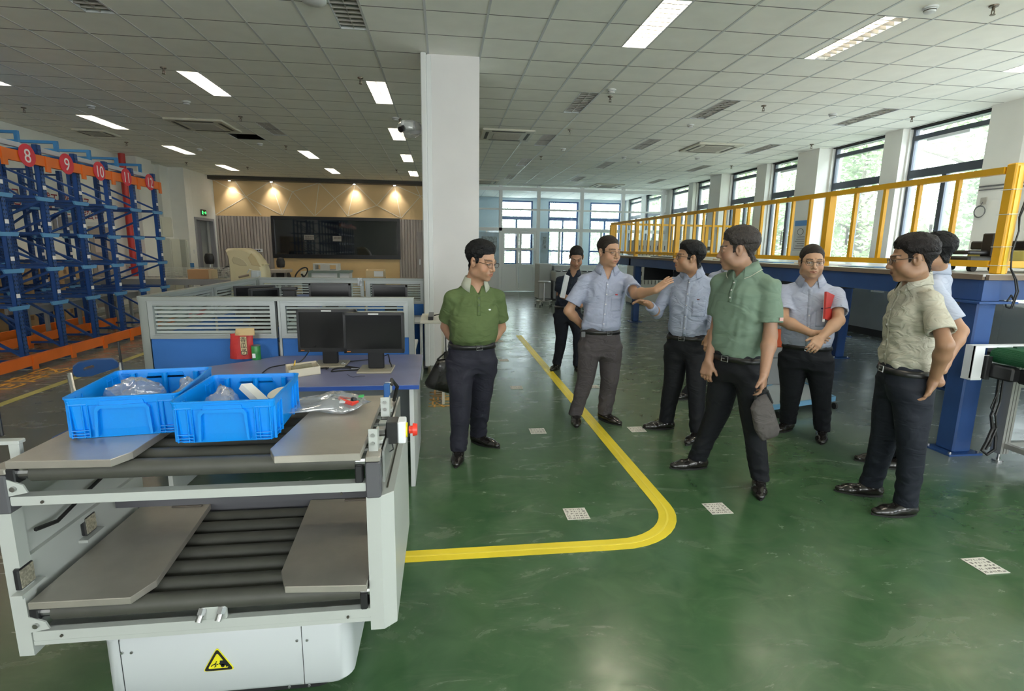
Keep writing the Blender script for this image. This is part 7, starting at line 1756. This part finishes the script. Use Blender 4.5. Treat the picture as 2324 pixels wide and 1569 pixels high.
blue_shirt = cloth('light_blue_cotton', (.35, .38, .50), .8, .55, 8); blue_shirt2 = cloth('pale_blue_cotton', (.39, .42, .53), .8, .5, 9); blue_shirt3 = cloth('light_blue_oxford_cotton', (.36, .40, .52), .8, .65, 10)
navy_t = cloth('navy_trouser_cloth', (.022, .022, .034), .7, .35, 6); black_t = cloth('black_trouser_cloth', (.012, .013, .017), .7, .35, 6); grey_t = cloth('grey_brown_denim', (.080, .070, .074), .8, .5, 9)
def A3(v): return np.array(tuple(v), float)
def reach(prev, px, py, L, sg):
    # point on the sight line at distance L from prev; sg -1 nearer, +1 farther
    o = np.array([0, 0, CAM_H]); d = A3(ray(px, py)); d /= np.linalg.norm(d); m = prev-o; t0 = m@d; q = t0*t0-(m@m-L*L)
    t = t0+(sg*math.sqrt(q) if q > 0 else 0); return o+d*t
def mk(head, neck, pelvis, torso, arms, knees, feet, waistpy, sw=.185, build=1.0, **kw):
    ty = math.radians(torso); tr = np.array([math.cos(ty), math.sin(ty), 0]); J = {}
    J['head'] = A3(onY(*head)); J['neck'] = A3(onY(*neck)); J['pelvis'] = A3(onY(*pelvis)); J['neck'] = J['neck']+np.array([0, 0, .038]); dz_ = np.array([0, 0, .122])
    J['Rsh'] = J['neck']-tr*sw-dz_+np.array([0, 0, kw.pop('shR', 0)]); J['Lsh'] = J['neck']+tr*sw-dz_+np.array([0, 0, kw.pop('shL', 0)])
    for s_ in 'RL':
        e, w = arms[s_]; J[s_+'el'] = reach(J[s_+'sh'], *e[:2], .275, e[2]); J[s_+'wr'] = reach(J[s_+'el'], *w[:2], .245, w[2])
        J[s_+'hip'] = J['pelvis']+(tr*.085*build)*(1 if s_ == 'L' else -1)
        f = A3(onZ(*feet[s_][:2], kw.get(s_+'lift', 0))); a = math.radians(feet[s_][2]); J[s_+'an'] = f+np.array([0, 0, .095])-np.array([math.sin(a), -math.cos(a), 0])*.035; kw[s_+'foot'] = feet[s_][2]
        Yk = (J[s_+'hip'][1]+J[s_+'an'][1])/2-.03; J[s_+'kn'] = A3(onY(*knees[s_], Yk))
        for n_ in ('h',):
            pass
    wz_ = onY(pelvis[0], waistpy, pelvis[2]); J0 = J['pelvis']*.6+J['neck']*.4; kw['waist'] = (wz_.x, wz_.y, wz_.z); kw['beltz'] = wz_.z; kw['shirt'] = dict(kw['shirt'], hem=wz_.z-.006)
    return person(dict(J=J, torso=torso, build=build, **kw)), J
polo_btn = mat('dark_button', (.03, .05, .03), .4); pale_collar = mat('pale_grey_green_collar', (.42, .44, .36), .8)
rest = dict(dir=(0, 0, -1), palm=(0, -1, 0), curl=30)
# 1 dark green polo
(r1, h1, S1, t1, q1), J1 = mk((1093, 594, 3.84), (1078, 648, 3.90), (1070, 812, 3.92), 12, {'R': ((1013, 742, 1), (1050, 800, 1)), 'L': ((1136, 744, 1), (1092, 802, 1))}, {'R': (1046, 918), 'L': (1090, 905)}, {'R': (1040, 1042, -8), 'L': (1094, 1008, 50)}, 776, sw=.175, build=1.06, belly=.05, hs=1.11,
    face=(48, 12), label='person in a dark green polo with pale collar and glasses, hands behind back', seed=11, Rhide=1, Lhide=1, smile=1, glasses={'w': 1.2}, skin=(.43, .24, .15), hair=dict(m='black_hair', c=(.008, .008, .009), t=.020, line=.068, quiff=.01, rough=.003), buckle=8,
    shirt=dict(m=cloth('dark_green_pique', (.090, .128, .050), .85, .5, 7), cm=pale_collar, full=False, v=.075, sleeve=.72, sr=.072, bm=polo_btn, logo=pm, w=.160, d=.115, open=38), trousers=navy_t)
# 2 navy polo, reading
(r2, h2, S2_, t2_, q2_), J2 = mk((1308, 584, 6.60), (1303, 622, 6.68), (1288, 712, 6.72), -22, {'R': ((1270, 668, 0), (1295, 680, -1)), 'L': ((1342, 668, 1), (1322, 690, -1))}, {'R': (1275, 765), 'L': (1314, 765)}, {'R': (1262, 838, -35), 'L': (1312, 842, 5)}, 694, sw=.18, hs=1.07,
    face=(-12, 30), label='person in a navy polo looking down at a white notebook, farthest in the walkway', seed=22, Rh=dict(dir=(.6, -.5, .35), palm=(.3, .6, .5), curl=60), Lhide=1, skin=(.40, .22, .14), hair=dict(m='short_dark_hair', c=(.012, .010, .010), t=.008, line=.075, rough=.0015),
    shirt=dict(m=cloth('navy_pique', (.018, .024, .040), .85, .4, 7), full=False, v=.06, sleeve=.76, trim=pm, bm=polo_btn), trousers=cloth('dark_jeans', (.018, .020, .030), .8, .4, 8))
# 3 light blue shirt, reaching out
(r3, h3, S3, t3, q3), J3 = mk((1382, 572, 4.48), (1377, 614, 4.52), (1362, 780, 4.52), -8, {'R': ((1290, 706, 1), (1324, 742, 1)), 'L': ((1442, 668, -1), (1489, 659, -1))}, {'R': (1330, 862), 'L': (1384, 862)}, {'R': (1307, 958, -12), 'L': (1378, 956, 30)}, 746, sw=.185, build=1.04, belly=.02, hs=1.09,
    face=(22, 4), label='person in a light blue short-sleeved shirt and grey jeans, reaching out his arm', seed=33, Rhide=1, Lh=dict(dir=(.62, -.05, .55), palm=(.55, .3, -.6), curl=12, thumb=1, spread=1.6), glasses={'w': 1}, skin=(.44, .25, .155), hair=dict(m='short_brown_black_hair', c=(.022, .015, .011), t=.007, line=.078, rough=.001), buckle=25,
    shirt=dict(m=blue_shirt, v=.10, sleeve=.76, sr=.074, pocket=1, logo=mat('red_stitch', (.5, .05, .06), .6), fold=.006, w=.158), trousers=grey_t)
# 4 light blue long sleeves, laughing
(r4, h4, S4, t4, q4), J4 = mk((1563, 586, 4.22), (1572, 622, 4.27), (1560, 785, 4.27), -38, {'R': ((1490, 712, -1), (1472, 690, -1)), 'L': ((1622, 716, 0), (1612, 762, -1))}, {'R': (1527, 872), 'L': (1580, 878)}, {'R': (1502, 973, -95), 'L': (1577, 1000, -50)}, 760, sw=.175, hs=1.06, build=1.0, belly=.01,
    face=(-97, -4), label='person in a light blue long-sleeved shirt and glasses, smiling with hand raised', seed=44, Rh=dict(dir=(-.85, -.1, .25), palm=(-.2, -.3, -.9), curl=28, spread=1.8), Lh=dict(dir=(-.12, -.05, -1), palm=(.6, .5, 0), curl=40, thumb=-1), smile=1, glasses={'w': 1.3}, skin=(.40, .22, .13), hair=dict(m='black_hair', c=(0, 0, 0), t=.022, line=.062, quiff=.0, rough=.002), buckle=-8,
    shirt=dict(m=blue_shirt3, v=.05, sleeve=1.82, pocket=1, fold=.005, w=.158, logo=mat('small_brown_emblem', (.12, .04, .04), .6)), trousers=black_t)
# 5 mostly hidden behind the sage polo man
(r5, h5, S5, t5, q5), J5 = mk((1662, 575, 5.05), (1662, 612, 5.10), (1652, 760, 5.12), -50, {'R': ((1608, 690, 0), (1625, 740, 1)), 'L': ((1705, 690, 0), (1690, 745, 1))}, {'R': (1612, 830), 'L': (1655, 830)}, {'R': (1556, 905, -80), 'L': (1640, 908, -50)}, 738, sw=.185,
    face=(-100, 0), label='person in a pale blue shirt almost hidden behind the sage green polo man', seed=55, Rhide=1, Lhide=1, hair=dict(m='black_hair', c=(0, 0, 0), t=.012), shirt=dict(m=blue_shirt2, v=.05), trousers=black_t)
# 6 sage green polo, back towards the viewer
sage = cloth('sage_green_pique', (.165, .235, .180), .85, .5, 6)
(r6, h6, S6, t6, q6), J6 = mk((1674, 567, 3.16), (1692, 616, 3.18), (1676, 830, 3.18), -66, {'R': ((1628, 742, 0), (1608, 820, -1)), 'L': ((1748, 762, -1), (1735, 846, -1))}, {'R': (1630, 935), 'L': (1708, 945)}, {'R': (1572, 1062, -92), 'L': (1721, 1112, -28)}, 804, sw=.185, build=1.02, belly=.005, hs=1.07,
    face=(-118, 6), label='person in a sage green polo holding a grey bag, looking over his shoulder', seed=66, Rh=dict(dir=(-.12, 0, -1), palm=(.7, .5, 0), curl=38, thumb=1), Lh=dict(dir=(-.02, -.02, -1), palm=(-.55, .55, 0), curl=40, k1=.4, thumb=-1), skin=(.36, .20, .13), hair=dict(m='greying_hair', c=(.045, .038, .035), t=.020, line=.066, nape=.085, rough=.003), buckle=0,
    shirt=dict(m=sage, full=False, v=.06, sleeve=.74, sr=.072, bm=button_m, fold=.006, w=.160, d=.122, trim=mat('pale_piping', (.45, .45, .36), .7)), trousers=black_t)
# 7 light blue short sleeves with red notebook
(r7, h7, S7, t7, q7), J7 = mk((1842, 595, 3.82), (1840, 640, 3.88), (1830, 806, 3.88), -34, {'R': ((1778, 728, -1), (1842, 757, -1)), 'L': ((1903, 728, -1), (1862, 768, -1))}, {'R': (1795, 890), 'L': (1862, 885)}, {'R': (1780, 977, -70), 'L': (1863, 996, -36)}, 780, sw=.185, build=1.07, belly=.03, hs=1.05,
    face=(-24, 3), label='person in a pale blue shirt with hands crossed and a red notebook under his arm', seed=77, Rh=dict(dir=(.62, -.18, -.35), palm=(.2, .8, .1), curl=30, thumb=1), Lh=dict(dir=(-.68, -.42, -.45), palm=(.3, .7, -.2), curl=45, thumb=-1), glasses={'w': 1}, skin=(.46, .27, .17), jaw=1.08, hair=dict(m='short_brown_black_hair', c=(0, 0, 0), t=.007, line=.078, rough=.001), buckle=4,
    shirt=dict(m=blue_shirt2, v=.06, sleeve=.70, sr=.072, pocket=1, fold=.005, w=.165, d=.12, logo=mat('navy_emblem', (.03, .05, .2), .6)), trousers=black_t)
# 9 behind the cream shirt
(r9, h9, S9, t9, q9), J9 = mk((2122, 572, 3.32), (2126, 622, 3.36), (2098, 830, 3.36), -138, {'R': ((2060, 730, 0), (2090, 800, 1)), 'L': ((2182, 752, 0), (2146, 826, -1))}, {'R': (2030, 935), 'L': (2060, 930)}, {'R': (1995, 1050, -110), 'L': (2046, 1062, -100)}, 800, sw=.185,
    face=(-160, 2), label='person in a pale blue-white shirt standing behind the cream-shirted man', seed=99, Rhide=1, Lhide=1, glasses={'w': 1}, hair=dict(m='black_hair', c=(0, 0, 0), t=.018, nape=.09, rough=.003), shirt=dict(m=cloth('blue_white_cotton', (.42, .46, .57), .8, .5, 9), v=.05, sleeve=.76, sr=.072), trousers=black_t)
# 8 cream shirt on the right
(r8, h8, S8, t8, q8), J8 = mk((2070, 588, 2.74), (2080, 644, 2.78), (2052, 862, 2.76), -106, {'R': ((2095, 760, 1), (2125, 850, 1)), 'L': ((2146, 784, -1), (2120, 862, 1))}, {'R': (2010, 985), 'L': (2070, 1000)}, {'R': (1960, 1122, -112), 'L': (2040, 1168, -95)}, 832, sw=.165, hs=1.07, build=.97,
    face=(-122, 8), label='person in a cream short-sleeved shirt and glasses at the right, hands behind back', seed=88, Lh=dict(dir=(-.05, .35, -.9), palm=(-.6, .4, -.2), curl=38, thumb=-1), Rhide=1, glasses={'w': 1.3}, skin=(.34, .185, .11), hair=dict(m='tousled_dark_hair', c=(.014, .011, .011), t=.016, line=.062, quiff=.0, nape=.080, rough=.003), buckle=0,
    shirt=dict(m=cloth('cream_crinkled_cotton', (.48, .46, .38), .85, .7, 14), v=.05, sleeve=.72, sr=.074, fold=.005, w=.152, d=.112), trousers=cloth('blue_black_trouser_cloth', (.015, .018, .027), .7, .4, 6))
# ---------------------------------------------------------------- things the people hold
p, q = onY(1272, 672, 6.42), onY(1281, 625, 6.42)
t = thing('notebook', (p.x, 6.4, p.z), 'white notebook held by the man in the navy polo', 'notebook')
mb = MB().bar((p.x+.02, 6.40, p.z-.02), (q.x+.035, 6.42, q.z), .16, .018, up=(1, -.55, 0)); mb.build('pages', pm, t)
MB().bar((p.x+.012, 6.405, p.z-.02), (q.x+.027, 6.425, q.z), .165, .004, up=(1, -.55, 0)).build('cover', mat('pale_blue_cover', (.35, .45, .55), .5), t)
e7 = J7['Lel']; w7 = A3(onY(1872, 668, 3.68)); w8 = A3(onY(1866, 730, 3.62))
t = thing('notebook', tuple(w7), 'red notebook with a black band under the arm of the man with crossed hands', 'notebook')
nx_ = Vector((.86, .45, .05)); a_ = Vector(w8)+nx_*.075; b_ = Vector(w7)+nx_*.06+Vector((0, 0, .0)); nb_ = MB().bar(a_-Vector((0, .015, .0)), b_-Vector((0, .015, 0)), .15, .016, up=nx_.cross(Vector((0, 0, 1))))
nb_.build('red_cover', mat('red_notebook_cover', (.45, .035, .03), .5), t)
MB().bar(a_-nx_*.077-Vector((0, .015, 0)), b_-nx_*.077-Vector((0, .015, 0)), .006, .014, up=nx_.cross(Vector((0, 0, 1)))).build('page_edges', pm, t)
m_ = (a_+b_)/2; MB().bar(m_-nx_*.076-Vector((.0, .026, 0)), m_+nx_*.07-Vector((.006, .026, 0)), .01, .003).build('elastic_band', sb, t)
# grey bag of the sage polo man
H6 = J6['Lwr']+np.array([-.03, .0, -.115])
t = thing('hand_bag', tuple(H6), 'grey fabric bag hanging by its strap from the sage polo man\'s hand', 'bag')
q4_ = [onY(a, b, 2.93) for a, b in ((1714, 905), (1738, 893), (1752, 915), (1770, 975), (1765, 990), (1728, 1002), (1712, 975), (1703, 925))]
ns = []
cen = sum(q4_, Vector())/len(q4_); nn_ = Vector((.35, .93, 0)).normalized()
def puffy(out, thick, m, nm, t, rings=5):
    cen = sum(out, Vector())/len(out); n = 36; O_ = resample(out, n); vs = []
    for s_ in (-1, 1):
        for k in range(rings):
            u = k/rings; th = thick*math.sqrt(max(0, 1-(1-u)**2.2)) if s_ else 0
            for o_ in O_: vs.append(o_.lerp(cen, u*.97)+nn_*s_*(.006+th)*(1 if k else .7))
    fs = []
    for s_ in (0, 1):
        b0 = s_*rings*n
        for k in range(rings-1):
            for j in range(n): f = (b0+k*n+j, b0+k*n+(j+1) % n, b0+(k+1)*n+(j+1) % n, b0+(k+1)*n+j); fs.append(f if s_ else f[::-1])
        cc = 2*rings*n+s_; fs += [((b0+(rings-1)*n+j, b0+(rings-1)*n+(j+1) % n, cc) if s_ else (b0+(rings-1)*n+(j+1) % n, b0+(rings-1)*n+j, cc)) for j in range(n)]
    vs += [cen-nn_*(thick+.006), cen+nn_*(thick+.006)]
    for j in range(n): fs.append((j, (j+1) % n, rings*n+(j+1) % n, rings*n+j))
    return MB().add(vs, fs).build(nm, m, t, smooth='all')
puffy(q4_, .035, cloth('grey_bag_cloth', (.095, .085, .082), .85, .6, 10), 'bag_body', t)
MB().tube([q4_[0], (H6[0]-.01, H6[1], H6[2]-.01), (H6[0]+.02, H6[1]-.02, H6[2]+.01), (q4_[1].x, q4_[1].y-.01, q4_[1].z+.02), q4_[2]], .009, 6).build('strap', sb, t)
# black briefcase behind the dark green polo man
nn_ = Vector((.1, 1, 0)).normalized(); o_ = [onY(a, b, 4.16) for a, b in ((992, 817), (1024, 812), (1062, 850), (1060, 902), (1025, 895), (968, 880), (964, 868))]
t = thing('briefcase', (o_[0].x, 4.16, o_[5].z), 'black leather bag held behind the man in the dark green polo', 'bag')
puffy(o_, .03, leather, 'bag_body', t); MB().tube([o_[0], o_[0].lerp(o_[1], .5)+Vector((.02, 0, .06)), (J1['Rwr'][0]+.02, J1['Rwr'][1]+.04, J1['Rwr'][2]-.09), o_[1]], .008, 6).build('handle', sb, t)
# phone in the grey jeans pocket
p = onY(1324, 760, 4.38); tag(MB().bbox(p.x-.018, p.x+.018, p.y, p.y+.008, p.z-.022, p.z+.025, .003).build('phone', mat('phone_glass', (.12, .12, .13), .15), origin=(p.x, p.y, p.z-.02)), 'phone sticking out of the pocket of the grey jeans', 'phone')
# small red sleeve label on the sage polo
e = J6['Lsh']+(J6['Lel']-J6['Lsh'])*.60; p = Vector(e)+Vector((.02, -.078, -.01))
MB().bbox(p.x-.012, p.x+.012, p.y-.002, p.y+.004, p.z-.010, p.z+.010, .001).build('sleeve_label', mat('white_red_label', (.6, .35, .33), .6), r6)
